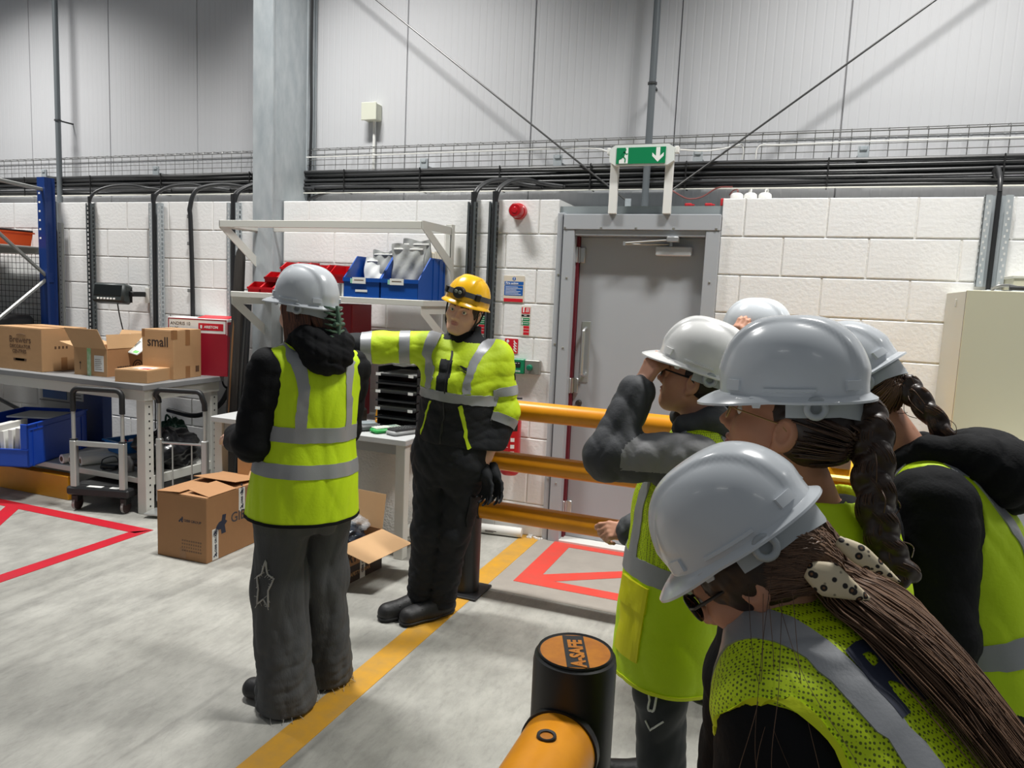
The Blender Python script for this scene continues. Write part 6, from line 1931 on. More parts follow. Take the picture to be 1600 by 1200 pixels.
# ---------------------------------------------------------------- woman seen from behind at the left
UP = V3(0, 0, 1)
def make_woman():
    P = Person('person in pale grey hard hat and lime vest seen from behind, baggy grey jeans', (-1.725, -2.285, .86), (-1.705, -2.272, 1.375), (-.90, .44, 0), wide=1.0, deep=1.05)
    hc = V3(-1.735, -2.285, 1.522); HB = basis((-.96, .10, -.10), (-.06, .0, 1)); 
    P.arm('L', P.neck-P.R*.170-P.S*.068, (-1.815, -2.475, 1.045), (-2.0, -2.35, 1.02)); P.arm('R', P.neck+P.R*.170-P.S*.068, (-1.71, -2.055, 1.045), (-1.91, -2.05, 1.02))
    P.leg('L', P.L(-.085, 0, -.02), (-1.765, -2.38, .47), (-1.722, -2.39, .07)); P.leg('R', P.L(.085, 0, -.02), (-1.70, -2.20, .46), (-1.70, -2.165, .07))
    hf = head_sdf(hc, HB, .98, neck_to=P.neck-P.S*.03, neck_r=.05)
    hands = []
    for k_ in 'LR':
        sh, el, wr, r = P.arms[k_]; D = nrm(wr-el)
        hands.append((hand_fns(wr+D*.01, D, -UP if k_ == 'L' else -UP, P.R if k_ == 'L' else -P.R, REL, .92), wr+D*.08))
    P.base_body(SK_A, hf, hands, .005, hc, face_regions(hc, HB, .98))
    for x in (-.032, .032): lathe_eye(P.t, hc, HB, P.org, x, .98)
    # hoodie
    wrk = wrinkle(.006, 36, 5)
    tor = P.torso(.010); aL, aR = P.armf('L', .026, .93), P.armf('R', .026, .93)
    base = sm([tor, aL, aR], .06)
    def hood(p): return base(p)+wrk(p)
    allp = [P.neck, P.pel]+list(P.arms['L'][:3])+list(P.arms['R'][:3])
    lo, hi = P.bbox(allp, .16)
    nkc = rcone(P.neck+P.F*.05+P.S*.02, P.neck+P.F*.05+P.S*.2, .052, .07)
    o_pel = A3(P.pel); S_ = A3(P.S)
    def hf2(p): return np.maximum(smax(hood(p), -nkc(p), .01), -.02-((p-o_pel)@S_))
    implicit('hoodie', hf2, lo, hi, .0075, M_blkf, P.t, org=P.org)
    # the hood lying on the back
    hd = sm([rcone(P.L(-.065, -.070, .555), P.L(.065, -.075, .555), .045, .045), rcone(P.L(-.05, -.10, .515), P.L(.05, -.10, .515), .052, .052), ellip(P.L(0, -.125, .475), (.082, .045, .050), np.stack([P.R, P.F, P.S], 1)), rcone(P.L(-.080, -.02, .535), P.L(-.07, .05, .51), .030, .026), rcone(P.L(.080, -.02, .535), P.L(.07, .05, .51), .030, .026)], .05)
    dent = rcone(P.L(-.02, -.035, .64), P.L(.02, -.035, .56), .055, .04)
    wr2 = wrinkle(.008, 50, 9)
    def hfn(p): return smax(hd(p)+wr2(p), -dent(p), .03)
    implicit('hood', hfn, P.L(0, -.05, .48)-.22, P.L(0, -.05, .48)+.22, .006, M_blkf, P.t, org=P.org)
    # vest
    nd = [(-.20, 0, 0, .222, .190), (-.08, 0, 0, .215, .184), (.05, 0, -.004, .203, .170), (.17, 0, 0, .188, .154), (.30, 0, .005, .192, .156), (.38, 0, .0, .188, .142), (.44, 0, -.008, .172, .118), (.50, 0, -.012, .125, .092), (.55, 0, -.01, .08, .07)]
    w1 = wrinkle(.0065, 22, 14, (1.3, 1.3, .8))
    vf = vest_solid(P, nd, .082, neck_r=.082, hem=-.115, wr=w1, strap=.072, neck_c=P.neck+P.F*.01)
    implicit('hi_vis_vest', vf, P.L(0, 0, .2)-V3(.42, .42, .48), P.L(0, 0, .2)+V3(.42, .42, .48), .0062, M_lime, P.t, org=P.org)
    for s_, nm in ((.212, 'reflective_band'), (.085, 'reflective_band')):
        pa = ring_path(P, s_, .215, .18); ribbon(nm, pa, np.tile(P.S, (len(pa), 1)), .054, vf, .003, M_refl, P.t, P.org, True)
    pa = ring_path(P, -.108, .225, .195); ribbon('hem_binding', pa, np.tile(P.S, (len(pa), 1)), .012, vf, .003, M_blkf, P.t, P.org, True, 3)
    for l in (-.115, .115):
        ss = np.linspace(.225, .47, 12)
        pa = [P.L(l*(1-.12*max(0, (x-.3)/.17)), -.17+.10*max(0, (x-.36)/.11)**2, x) for x in ss]+[P.L(l*.9, .0, .52)]+[P.L(l*.95, .08, .49), P.L(l, .15, .42), P.L(l, .18, .32), P.L(l, .18, .23)]
        pa = np.array([list(v) for v in spline([tuple(q) for q in pa], 4)])
        T = np.gradient(pa, axis=0); T /= np.linalg.norm(T, axis=1)[:, None]
        n_ = np.array([vf((q[None]+np.eye(3)*.01).astype(f32))-vf((q[None]-np.eye(3)*.01).astype(f32)) for q in pa]); sd = np.cross(T, n_); sd /= np.linalg.norm(sd, axis=1)[:, None]+1e-9
        ribbon('reflective_brace', pa, sd, .05, vf, .003, M_refl, P.t, P.org)
    # baggy jeans
    def legf(k_, foot_r):
        hip, kn, an, r = P.legs[k_]
        return sm([rcone(hip, kn, .108, .092), rcone(kn, an*V3(1, 1, 0)+V3(0, 0, .035), .092, foot_r)], .05)
    jl, jr = legf('L', .112), legf('R', .104)
    pv = loft(P.pel, P.R, P.F, P.S, [(-.16, 0, -.01, .14, .12), (-.08, 0, -.015, .174, .146), (.0, 0, -.005, .16, .132), (.05, 0, 0, .14, .11)])
    w3 = wrinkle(.0105, 22, 31, (1.4, 1.4, .55)); w4 = wrinkle(.006, 60, 8, (.6, .6, 1.2))
    def jf(p):
        d = np.minimum(jl(p), jr(p)); e = pv(p); h = np.maximum(.07-np.abs(d-e), 0)/.07; d = np.minimum(d, e)-h*h*.0175
        low = np.clip((.45-p[:, 2])/.4, 0, 1)
        d = d+w3(p)+w4(p)*low
        return smax(d, .014-p[:, 2], .004)
    lo, hi = P.bbox([P.pel+P.S*.1, P.legs['L'][2]*V3(1, 1, 0), P.legs['R'][2]*V3(1, 1, 0)], .2); hi = hi-V3(0, 0, .08)
    jo = implicit('jeans', jf, lo, hi, .0065, M_denim, P.t, org=P.org)
    # frayed star patch on the left thigh, and side seam
    kn = P.legs['L'][1]
    toc = nrm(V3(0, -4.59, 1.2)-V3(-1.8, -2.4, .5)); cR = V3(.93, .363, 0)
    ctr = kn+toc*.11-cR*.062+UP*.02
    star = []
    for a in range(10):
        rr = .075 if a % 2 == 0 else .042; g = 2*PI*a/10+.3; star.append(ctr+cR*rr*.55*math.cos(g)+UP*rr*1.25*math.sin(g))
    star.append(star[0])
    pa = np.array([list(v) for i in range(10) for v in [Vector(star[i]).lerp(Vector(star[i+1]), t_/4) for t_ in range(4)]])
    pp = project(pa, jf, .002)-P.org
    rs_ = random.Random(4); mb = MB().tube([tuple(q) for q in pp], .0035, 6, closed=True)
    for q in pp[::1]:
        mb.tube([tuple(q), tuple(q+V3(rs_.uniform(-.012, .012), rs_.uniform(-.01, .004), rs_.uniform(-.016, .008)))], .0011, 4)
    mb.build('frayed_patch', mat('frayed_thread', (176, 174, 170), .9), jo, 'all')
    for k_ in 'LR':
        an = P.legs[k_][2]
        mb = MB()
        for i in range(26):
            g = 2*PI*i/26; q = V3(an[0]+.11*math.cos(g), an[1]+.11*math.sin(g), .02)-P.org; mb.tube([tuple(q), tuple(q+V3(rs_.uniform(-.02, .02), rs_.uniform(-.02, .02), -.017))], .0011, 3)
        mb.build('frayed_hem', mat('frayed_thread', (176, 174, 170), .9), jo)
        P.shoe(an, (-.75, .3) if k_ == 'R' else (-.95, -.05), M_boot, .95, 'shoe')
    # hair: long auburn hair pinned with a claw clip
    rs2 = np.random.RandomState(3); cur = []
    Wd = lambda x, y, z: hc+HB@V3(x, y, z)
    for i in range(520):
        th = rs2.uniform(-2.9, -.2) if i % 10 < 6 else rs2.uniform(-3.6, -2.6)
        # th measured from forward, negative = person's left
        x0, y0 = .076*math.sin(th), .090*math.cos(th)-.01
        top = Wd(x0*1.02, y0*1.02, .045+rs2.uniform(-.01, .01)); L_ = rs2.uniform(.17, .25)
        mid = Wd(x0*1.10, y0*1.06-.006, -.04); end = Wd(x0*(1.10+rs2.uniform(-.1, .12)), y0*.95-.02+rs2.uniform(-.02, .02), -.05-L_*.85)
        if th < -2.3: end = Wd(x0*.7, y0*.9-.03, -.07+rs2.uniform(-.02, .02)); mid = Wd(x0*1.05, y0*1.12, -.02)
        cur.append([list(v) for v in spline([tuple(top), tuple(mid), tuple(end)], 6)])
    hair = strands('hair', cur, .0042, M_hred, P.t, P.org, 4)
    hs = ellip(Wd(0, -.018, -.005), (.082, .098, .085), HB)
    fc = ellip(Wd(0, .085, -.05), (.066, .075, .12), HB)
    bun = ellip(Wd(.02, -.105, -.055), (.05, .04, .055), HB)
    wr3 = wrinkle(.004, 120, 3, (1.5, 1.5, .3))
    def hsf(p): return np.minimum(smax(hs(p), -fc(p), .01), bun(p))+wr3(p)
    implicit('hair_base', hsf, hc-.2, hc+.17, .005, mat('hair_auburn_base', (78, 46, 34), .45, col2=(54, 32, 25), vscale=30), hair, org=P.org)
    hair.location = (0, 0, 0)
    clip = MB(); Wo = lambda x, y, z: tuple(hc+HB@V3(x, y, z)-P.org)
    for k_ in range(6):
        z = .0-.021*k_
        for sg in (-1, 1):
            clip.tube([Wo(.005+.008*sg, -.150, z), Wo(.005+.034*sg, -.148, z+.006), Wo(.005+.044*sg, -.128, z+.013)], [.0055, .0045, .002], 6)
    clip.tube([Wo(.005, -.153, .012), Wo(.005, -.158, -.05), Wo(.005, -.148, -.115)], [.006, .010, .006], 8)
    clip.tube([Wo(-.02, -.158, -.055), Wo(.03, -.158, -.055)], [.008, .008], 8)
    clip.build('claw_clip', mat('clip_green', (84, 112, 92), .35), P.t, True)
    helmet(P.t, hc, HB, P.org, M_helg, .97, tilt=rad(13))
make_woman()
# ---------------------------------------------------------------- worker in the yellow helmet
def make_worker():
    P = Person('person in yellow helmet and lime and black jacket pointing with one arm', (-1.535, -1.385, .835), (-1.495, -1.368, 1.385), (.03, -1, 0), wide=1.08, deep=1.12)
    camR = V3(.931, .363, 0)
    hc = V3(-1.492, -1.385, 1.537); HB = basis((.05, -1, -.02), (camR*.26+UP*.96))
    P.arm('R', P.neck-camR*.165-UP*.035, (-1.86, -1.53, 1.345), (-2.08, -1.64, 1.335), (.052, .044, .032)); P.arm('L', P.neck+camR*.158-UP*.06, (-1.300, -1.30, 1.05), (-1.345, -1.385, .835), (.052, .044, .032))
    P.leg('R', P.L(.085, 0, -.02), (-1.615, -1.44, .45), (-1.655, -1.42, .08)); P.leg('L', P.L(-.085, 0, -.02), (-1.505, -1.40, .44), (-1.565, -1.395, .08))
    hf = head_sdf(hc, HB, .95, .004, neck_to=P.neck-P.S*.02, neck_r=.053)
    wl = P.arms['L'][2]; wR = P.arms['R'][2]; dR = nrm(wR-P.arms['R'][1])
    hL = hand_fns(wl+V3(-.005, -.005, -.01), (-.10, -.12, -1), (-.75, .2, .05), (-.3, -.9, .1), [(.5, .9, .6)]*4, .95, (.5, .3))
    hR = hand_fns(wR+dR*.01, dR, (0, .2, -1), (-.2, -1, .2), [(.1, .1, .1), (.9, 1.2, .8), (1.0, 1.3, .8), (1.1, 1.3, .8)], .95)
    P.base_body(SK_A, hf, [(hL, wl-UP*.08), (hR, wR+dR*.08)], .003, hc, face_regions(hc, HB, .95))
    for x in (-.032, .032): lathe_eye(P.t, hc, HB, P.org, x, .95, (88, 104, 104), (rad(8), rad(-4)))
    # jacket
    w1 = wrinkle(.0075, 26, 21); w2 = wrinkle(.0035, 60, 22)
    nd = [(-.02, 0, .0, .200, .148), (.08, 0, .0, .190, .145), (.20, 0, .004, .182, .145), (.30, 0, .01, .188, .150), (.40, 0, .004, .186, .138), (.46, 0, -.004, .165, .108), (.51, 0, -.008, .105, .082), (.545, 0, -.006, .076, .072), (.575, 0, .0, .076, .072)]
    tor = loft(P.pel, P.R, P.F, P.S, P.nd(nd))
    aL, aR = P.armf('L', .030, .97), P.armf('R', .030, .97)
    base = sm([tor, aL, aR], .055)
    neckh = rcone(P.L(0, .012, .50), P.L(0, .03, .68), .056, .066)
    vcut = rcone(P.L(0, .150, .435), P.L(0, .11, .62), .018, .062)
    S_ = A3(P.S); o_ = A3(P.pel)
    def jf(p):
        s_ = ((p-o_)@S_)/P.k
        d = base(p)+w1(p)*np.clip((.52-s_)/.05, 0, 1)+w2(p)*.6*np.clip((.5-s_)/.05, 0, 1)
        d = smax(d, -neckh(p), .008); d = smax(d, -vcut(p), .008)
        return smax(d, .055-s_, .01)
    Rv, Fv = A3(P.R), A3(P.F); shL, elL, wrL, _ = P.arms['L']; shR, elR, wrR, _ = P.arms['R']
    dl = nrm(wrL-elL); dr = nrm(wrR-elR)
    def region(c):
        q = c-P.pel; l, f, s_ = q@P.R, q@P.F, (q@P.S)/P.k
        r = np.zeros(len(c), int)
        aLd = (P.armf('L', .03)(c.astype(f32)) < tor(c.astype(f32))-.004); aRd = (P.armf('R', .03)(c.astype(f32)) < tor(c.astype(f32))-.004)
        torso_ = ~(aLd | aRd)
        r[torso_ & (s_ < .265)] = 1                        # black lower body
        r[torso_ & (s_ > .505)] = 1                        # black collar
        r[torso_ & (f > 0) & (l > -.012) & (l < .052-.0*s_) & (s_ < .45-.2*np.maximum(0, l-.02)) & (s_ < .425)] = 1   # dark front panel beside the zip
        r[aLd & ((c-elL)@dl > .055)] = 1
        r[aRd & ((c-elR)@dr > .075)] = 1
        return r
    lo, hi = P.bbox([P.L(0, 0, 0), P.L(0, 0, .6), shL, elL, wrL, elR, wrR], .17)
    jk = implicit('jacket', jf, lo, hi, .0058, [mat('jacket_lime', (196, 224, 22), .65, bump=.12, bscale=90, var=.08, vscale=8), M_blkt], P.t, region, P.org)
    # reflective tape: chest band, braces, sleeve bands
    pa = ring_path(P, .268, .205, .165); ribbon('reflective_band', pa, np.tile(P.S, (len(pa), 1)), .046, jf, .003, M_refl, P.t, P.org, True)
    for l in (-.118, .118):
        pts = [P.L(l*.95, .165, .29), P.L(l*.98, .175, .36), P.L(l*1.05, .14, .44), P.L(l*1.1, .07, .50), P.L(l*1.1, .0, .52), P.L(l*1.0, -.10, .48), P.L(l, -.16, .40), P.L(l, -.16, .29)]
        pa = np.array([list(v) for v in spline([tuple(q) for q in pts], 7)])
        T = np.gradient(pa, axis=0); T /= np.linalg.norm(T, axis=1)[:, None]
        n_ = np.array([jf((q[None]+np.eye(3)*.01).astype(f32))-jf((q[None]-np.eye(3)*.01).astype(f32)) for q in pa]); sd = np.cross(T, n_); sd /= np.linalg.norm(sd, axis=1)[:, None]+1e-9
        ribbon('reflective_brace', pa, sd, .046, jf, .003, M_refl, P.t, P.org)
    def cuff(a, b, t_, rr, wd, nm='reflective_cuff', mm=M_refl):
        d = nrm(b-a); c = a+(b-a)*t_; u = nrm(np.cross(d, V3(.3, .5, .8))); v = np.cross(d, u)
        pa = np.array([c+u*rr*math.cos(g)+v*rr*math.sin(g) for g in np.linspace(0, 2*PI, 36, endpoint=False)])
        ribbon(nm, pa, np.tile(d, (36, 1)), wd, jf, .003, mm, P.t, P.org, True)
    cuff(shL, elL, .62, .088, .045); cuff(elL, wrL, .16, .08, .045); cuff(shR, elR, .50, .088, .05); cuff(elR, wrR, .26, .08, .05)
    # zip, pocket piping, chest print, arm badge
    pa = np.array([P.L(.0-.012*0, .18, x) for x in np.linspace(.06, .50, 24)]); ribbon('zip', pa, np.tile(P.R, (24, 1)), .009, jf, .002, M_ink, P.t, P.org)
    for sg in (-1, 1):
        pa = np.array([P.L(sg*(.085+.075*t_), .16, .235-.165*t_) for t_ in np.linspace(0, 1, 12)]); sd = np.tile(nrm(P.R*1+P.S*.5*sg), (12, 1)); ribbon('pocket_piping', pa, sd, .024 if sg < 0 else .012, jf, .003, MATS['jacket_lime'], P.t, P.org, nw=3)
    for i, (w_, s_) in enumerate(((.085, .415), (.10, .402))):
        pa = np.array([P.L(-.045-w_*t_, .18, s_-.004*t_) for t_ in np.linspace(0, 1, 10)]); ribbon('chest_print', pa, np.tile(P.S, (10, 1)), .0055, jf, .0018, M_blkt, P.t, P.org, nw=2)
    ba = shL+(elL-shL)*.34+camR*.085-V3(0, .02, 0); pa = np.array([ba+UP*t_ for t_ in np.linspace(-.017, .017, 4)]); ribbon('arm_badge', pa, np.tile(nrm(V3(.6, -.8, 0)*1), (4, 1)), .022, jf, .003, M_ink, P.t, P.org, nw=3)
    # t-shirt in the collar
    ts = sm([rcone(P.L(0, .025, .40), P.L(0, .012, .515), .085, .062)], .01); implicit('t_shirt', lambda p: ts(p), P.L(0, 0, .5)-.14, P.L(0, 0, .5)+.12, .006, M_blkf, P.t, org=P.org)
    # trousers
    def legf(k_):
        hip, kn, an, r = P.legs[k_]; return sm([rcone(hip, kn, .104, .082), rcone(kn, an*V3(1, 1, 0)+V3(0, 0, .075), .082, .074)], .04)
    tl, tr_ = legf('L'), legf('R')
    pv = loft(P.pel, P.R, P.F, P.S, [(-.14, 0, 0, .13, .11), (-.05, 0, -.005, .185, .145), (.05, 0, 0, .188, .142), (.14, 0, 0, .172, .13)])
    w3 = wrinkle(.008, 30, 41, (1.2, 1.2, .9)); w4 = wrinkle(.008, 75, 42, (.5, .5, 1.4))
    def tf(p):
        d = np.minimum(tl(p), tr_(p)); e = pv(p); h = np.maximum(.06-np.abs(d-e), 0)/.06; d = np.minimum(d, e)-h*h*.015
        return smax(d+w3(p)+w4(p)*np.clip((.4-p[:, 2])/.25, .12, 1), .055-p[:, 2], .004)
    lo, hi = P.bbox([P.pel, P.legs['L'][2], P.legs['R'][2]], .22); hi[2] = P.pel[2]+.14
    to = implicit('trousers', tf, lo, hi, .0065, M_blkt, P.t, org=P.org)
    # thigh pocket
    pc = P.legs['L'][0]*.35+P.legs['L'][1]*.65+camR*.075-V3(0, .05, 0)
    pa = np.array([pc+UP*t_ for t_ in np.linspace(-.07, .07, 8)]); ribbon('thigh_pocket', pa, np.tile(nrm(V3(.55, -.83, 0)), (8, 1)), .10, tf, .006, M_blkt, P.t, P.org, nw=6)
    pa = np.array([pc+UP*t_ for t_ in np.linspace(.055, .085, 4)]); ribbon('pocket_flap', pa, np.tile(nrm(V3(.55, -.83, 0)), (4, 1)), .106, tf, .009, M_blkt, P.t, P.org, nw=6)
    for k_, d in (('R', (-.50, -.62)), ('L', (-.36, -.70))):
        an = P.legs[k_][2]; o, (q, up) = P.shoe(an, d, M_boot, 1.08, 'safety_boot')
        sole = lambda p, up=up: np.maximum(up(p)-.006, np.maximum(p[:, 2]-.022, .001-p[:, 2]))
        implicit('sole', sole, q(.03, 0, 0)-.24, q(.03, 0, 0)+.24, .006, M_sole, o, org=P.org)
        mb = MB()
        for j in range(5):
            a_ = q(.03+.022*j, -.03, .102-.007*j); b_ = q(.03+.022*j, .03, .102-.007*j); c_ = (a_+b_)/2+V3(0, 0, .012)
            mb.tube([tuple(v-P.org) for v in (a_, c_, b_)], .004, 5)
        mb.build('laces', mat('lace_grey', (60, 60, 62), .7), o, True)
    # hair strip below the helmet
    Wd = lambda x, y, z: hc+HB@V3(x, y, z)
    hs = ellip(Wd(0, -.018, .012), (.0785, .098, .082), HB); fc = ellip(Wd(0, .09, -.035), (.064, .092, .125), HB); lowc = (Wd(0, 0, -.055))
    U_ = A3(HB[:, 2])
    def hsf(p): return smax(smax(hs(p), -fc(p), .008), -((p-A3(lowc))@U_), .01)
    implicit('hair', hsf, hc-.15, hc+.15, .0045, mat('hair_short_brown', (66, 50, 40), .6, col2=(48, 36, 30), vscale=60), P.t, org=P.org)
    # helmet with head-torch strap and chin strap
    sh = helmet(P.t, hc, HB, P.org, M_hely, .94, peak=.020, slots=False, ring=False, ridge=True, band=False, tilt=rad(7), back_lip=.012)
    Wl = lambda x, y, z: hc+HB@V3(x, y, z)-P.org
    RX, RY = .113*.94+.004, .132*.94+.004
    def strap_pt(g, dz): 
        z = .078+dz+.012*math.cos(g)
        k = math.sqrt(max(0, 1-((z-.04)/.155)**2))**.85
        return Wl(RX*math.sin(g)*k, RY*math.cos(g)*k-.003, z)
    vs = []; n_ = 60
    for i in range(n_):
        g = 2*PI*i/n_; vs += [strap_pt(g, -.012), strap_pt(g, .012)]
    MB().add(vs, [(2*i, 2*((i+1) % n_), 2*((i+1) % n_)+1, 2*i+1) for i in range(n_)]).build('torch_strap', mat('strap_charcoal', (58, 60, 64), .7), sh, 'all')
    tc_ = strap_pt(0, 0); Bf = HB[:, 1]
    def disc(nm, cx, cz, r0, d0, d1, mm):
        mb = MB(); ring = lambda r, y: [tuple(tc_+HB@V3(cx+r*math.cos(a*PI/10), y, cz+r*math.sin(a*PI/10))) for a in range(20)]
        vs = ring(r0, d0)+ring(r0, d1)+ring(r0*.8, d1+.003); fs = [(a+20*k, (a+1) % 20+20*k, (a+1) % 20+20*(k+1), a+20*(k+1)) for k in (0, 1) for a in range(20)]+[tuple(range(40, 60))]
        return mb.add(vs, fs).build(nm, mm, sh, True)
    disc('torch_body', 0, 0, .027, -.012, .018, M_ink)
    for x in (-.010, .010): disc('torch_lamp', x, .003, .0085, .018, .0235, mat('torch_lens', (120, 126, 112), .1))
    for g in (-.85, .85):
        q = strap_pt(g, 0); MB().box((-.014, -.008, -.017), (.014, .008, .017), .004).xform(Matrix.Translation(Vector(q)) @ Matrix(HB.tolist()).to_4x4() @ Matrix.Rotation(-g, 4, 'Z')).build('strap_buckle', M_ink, sh)
    for sg in (-1, 1):
        MB().tube([tuple(Wl(sg*x, y, z)) for x, y, z in ((.082, .03, .03), (.082, .022, -.02), (.072, .020, -.07), (.045, .030, -.108), (.0, .040, -.122))], .0042, 6).build('chin_strap', M_ink, sh, True)
        MB().tube([tuple(Wl(sg*x, y, z)) for x, y, z in ((.086, -.045, .03), (.084, -.02, -.03), (.072, .020, -.07))], .0042, 6).build('chin_strap', M_ink, sh, True)
    # pair of gloves held in the left hand
    for i, (dx, lb) in enumerate(((.0, 'black work glove hanging from the hand of the worker, nearer one'), (.03, 'black work glove hanging from the hand of the worker, farther one'))):
        g0 = wl+V3(.012+dx, -.03+dx*1.2, -.070)
        hg = hand_fns(g0, (.12+.1*i, .0, -1), (-.3, -.9, .0), (.9, -.35, .0), [(.25+.12*j, .5, .4) for j in range(4)], .88, (.2, .2), .16)
        cf_ = rcone(g0+V3(-.012, .012, .03), g0-UP*.01, .022, .028)
        fn = sm([hg, cf_], .02)
        o = implicit('work_glove', fn, g0-.25, g0+.2, .0045, M_blkt, None)
        tag(o, lb, 'glove', 'gloves held by the worker')
make_worker()
# ---------------------------------------------------------------- the visitors at the right
def frame_side(f, pa):
    T = np.gradient(pa, axis=0); T /= np.linalg.norm(T, axis=1)[:, None]
    n_ = np.array([f((q[None]+np.eye(3)*.01).astype(f32))-f((q[None]-np.eye(3)*.01).astype(f32)) for q in pa])
    sd = np.cross(T, n_); return sd/(np.linalg.norm(sd, axis=1)[:, None]+1e-9)
def path(pts, n=6): return np.array([list(v) for v in spline([tuple(q) for q in pts], n)])
def brace(P, vf, l, lo_f, lo_b, wd, dep=.19, nm='reflective_brace', m=M_refl, iso=.003, top=.52):
    pts = [P.L(l, dep, lo_f)]+[P.L(l, dep, x) for x in np.linspace(lo_f, .38, 4)[1:]]+[P.L(l*.96, dep*.65, .46), P.L(l*.92, 0, top), P.L(l*.96, -dep*.7, .46)]+[P.L(l, -dep, x) for x in np.linspace(.36, lo_b, 4)]
    pa = path(pts, 5); return ribbon(nm, pa, frame_side(vf, pa), wd, vf, iso, m, P.t, P.org)
def band(P, vf, s_, wd, rx=.23, ry=.2, m=M_refl, nm='reflective_band', iso=.003):
    pa = ring_path(P, s_, rx, ry); return ribbon(nm, pa, np.tile(P.S, (len(pa), 1)), wd, vf, iso, m, P.t, P.org, True)
def top_garment(P, nm, m, off, seed, h=.0075, region=None, upto=.93, amp=.006, neck_r=.055, neck_f=.03, low=-.06, tor_off=.010):
    wk = wrinkle(amp, 40, seed)
    base = sm([P.torso(tor_off), P.armf('L', off, upto), P.armf('R', off, upto)], .055)
    nk = rcone(P.neck+P.F*neck_f+P.S*.01, P.neck+P.F*neck_f*1.4+P.S*.2, neck_r, neck_r*1.3); o_ = A3(P.pel); S_ = A3(P.S)
    def f(p): return np.maximum(smax(base(p)+wk(p), -nk(p), .01), low-((p-o_)@S_))
    lo, hi = P.bbox([P.neck, P.pel]+list(P.arms['L'][:3])+list(P.arms['R'][:3]), .15)
    implicit(nm, f, lo, hi, h, m, P.t, region, P.org)
    return f
def trousers(P, m, seed, h=.009, r=(.098, .08, .075), low=.03, pr=.112):
    ls = []
    for k_ in 'LR':
        hip, kn, an, _ = P.legs[k_]; ls.append(sm([rcone(hip, kn, r[0], r[1]), rcone(kn, an*V3(1, 1, 0)+V3(0, 0, low+.02), r[1], r[2])], .04))
    up = V3(0, 0, 1); hc = (P.legs['L'][0]+P.legs['R'][0])/2
    pv = sm([rcone(P.legs['L'][0]+up*.02, P.legs['R'][0]+up*.02, pr, pr), rcone(hc, hc+P.S*.06, pr*1.05, pr)], .05)
    wk = wrinkle(.008, 30, seed, (1.2, 1.2, .8))
    def f(p):
        d = np.minimum(ls[0](p), ls[1](p)); e = pv(p); hh = np.maximum(.06-np.abs(d-e), 0)/.06
        return smax(np.minimum(d, e)-hh*hh*.015+wk(p), low-p[:, 2], .004)
    lo, hi = P.bbox([hc+P.S*.05, P.legs['L'][2], P.legs['R'][2]], .2)
    implicit('trousers', f, lo, hi, h, m, P.t, org=P.org)
    return f
def stand(P, gap=.085, bend=.0):
    for k_, sg in (('L', -1), ('R', 1)):
        hip = P.pel+P.R*sg*gap-V3(0, 0, .02); g = V3(hip[0], hip[1], 0)
        P.leg(k_, hip, g+P.F*V3(1, 1, 0)*.03+V3(0, 0, .43), g+V3(0, 0, .07))
        P.shoe(g, P.F, M_boot, 1.0, 'shoe')
def hood_lump(P, m, sc=1.0, seed=4, up=0.0, back=0.0):
    B_ = np.stack([P.R, P.F, P.S], 1)
    hd = sm([rcone(P.L(-.07*sc, -.065-back, .54+up), P.L(.07*sc, -.07-back, .54+up), .048*sc, .048*sc), ellip(P.L(0, -.12-back, .49+up), (.105*sc, .065*sc, .075*sc), B_), rcone(P.L(-.085, -.01, .55), P.L(-.07, .06, .52), .036, .03), rcone(P.L(.085, -.01, .55), P.L(.07, .06, .52), .036, .03)], .05)
    wk = wrinkle(.007, 45, seed)
    implicit('hood', lambda p: hd(p)+wk(p), P.L(0, -.06-back, .5+up)-.26, P.L(0, -.06-back, .5+up)+.26, .0065, m, P.t, org=P.org)
def scalp(P, hc, HB, s, m, low=-.05, grow=1.0, nm='hair', ears=True, face=(.066, .09, .125)):
    Wd = lambda x, y, z: hc+HB@(V3(x, y, z)*s)
    hs = ellip(Wd(0, -.020, .008), (.081*grow*s, .100*grow*s, .088*s), HB); fc = ellip(Wd(0, .088, -.03), tuple(v*s for v in face), HB); lc = A3(Wd(0, 0, low)); U_ = A3(HB[:, 2]); F_ = A3(HB[:, 1])
    # hair line runs from the temple back behind the ear down to the nape
    wk = wrinkle(.0022, 170, 6, (1, 1, 1))
    el, er = [ellip(Wd(x, -.004, -.022), (.03*s, .026*s, .034*s), HB) for x in (-.084, .084)]
    def f(p):
        q = (p-lc)@U_; y = (p-A3(hc))@F_
        d = smax(smax(hs(p), -fc(p), .008), -(q+np.clip(-y-.02, 0, .08)*.55), .012)
        if ears: d = smax(smax(d, -el(p), .006), -er(p), .006)
        return d+wk(p)
    return implicit(nm, f, hc-.17*s, hc+.15*s, .0042, m, P.t, org=P.org), Wd
M_hairb = mat('hair_base_dark', (60, 44, 35), .42, col2=(42, 30, 25), vscale=26)
M_lensd = mat('dark_lens', (20, 22, 24), .08, coat=.3)
M_lensc = mat('clear_lens', (225, 230, 230), .03, alpha=.18)
M_frk = mat('frame_black', (20, 20, 22), .3)
M_frg = mat('frame_brass', (160, 130, 84), .3, .6)

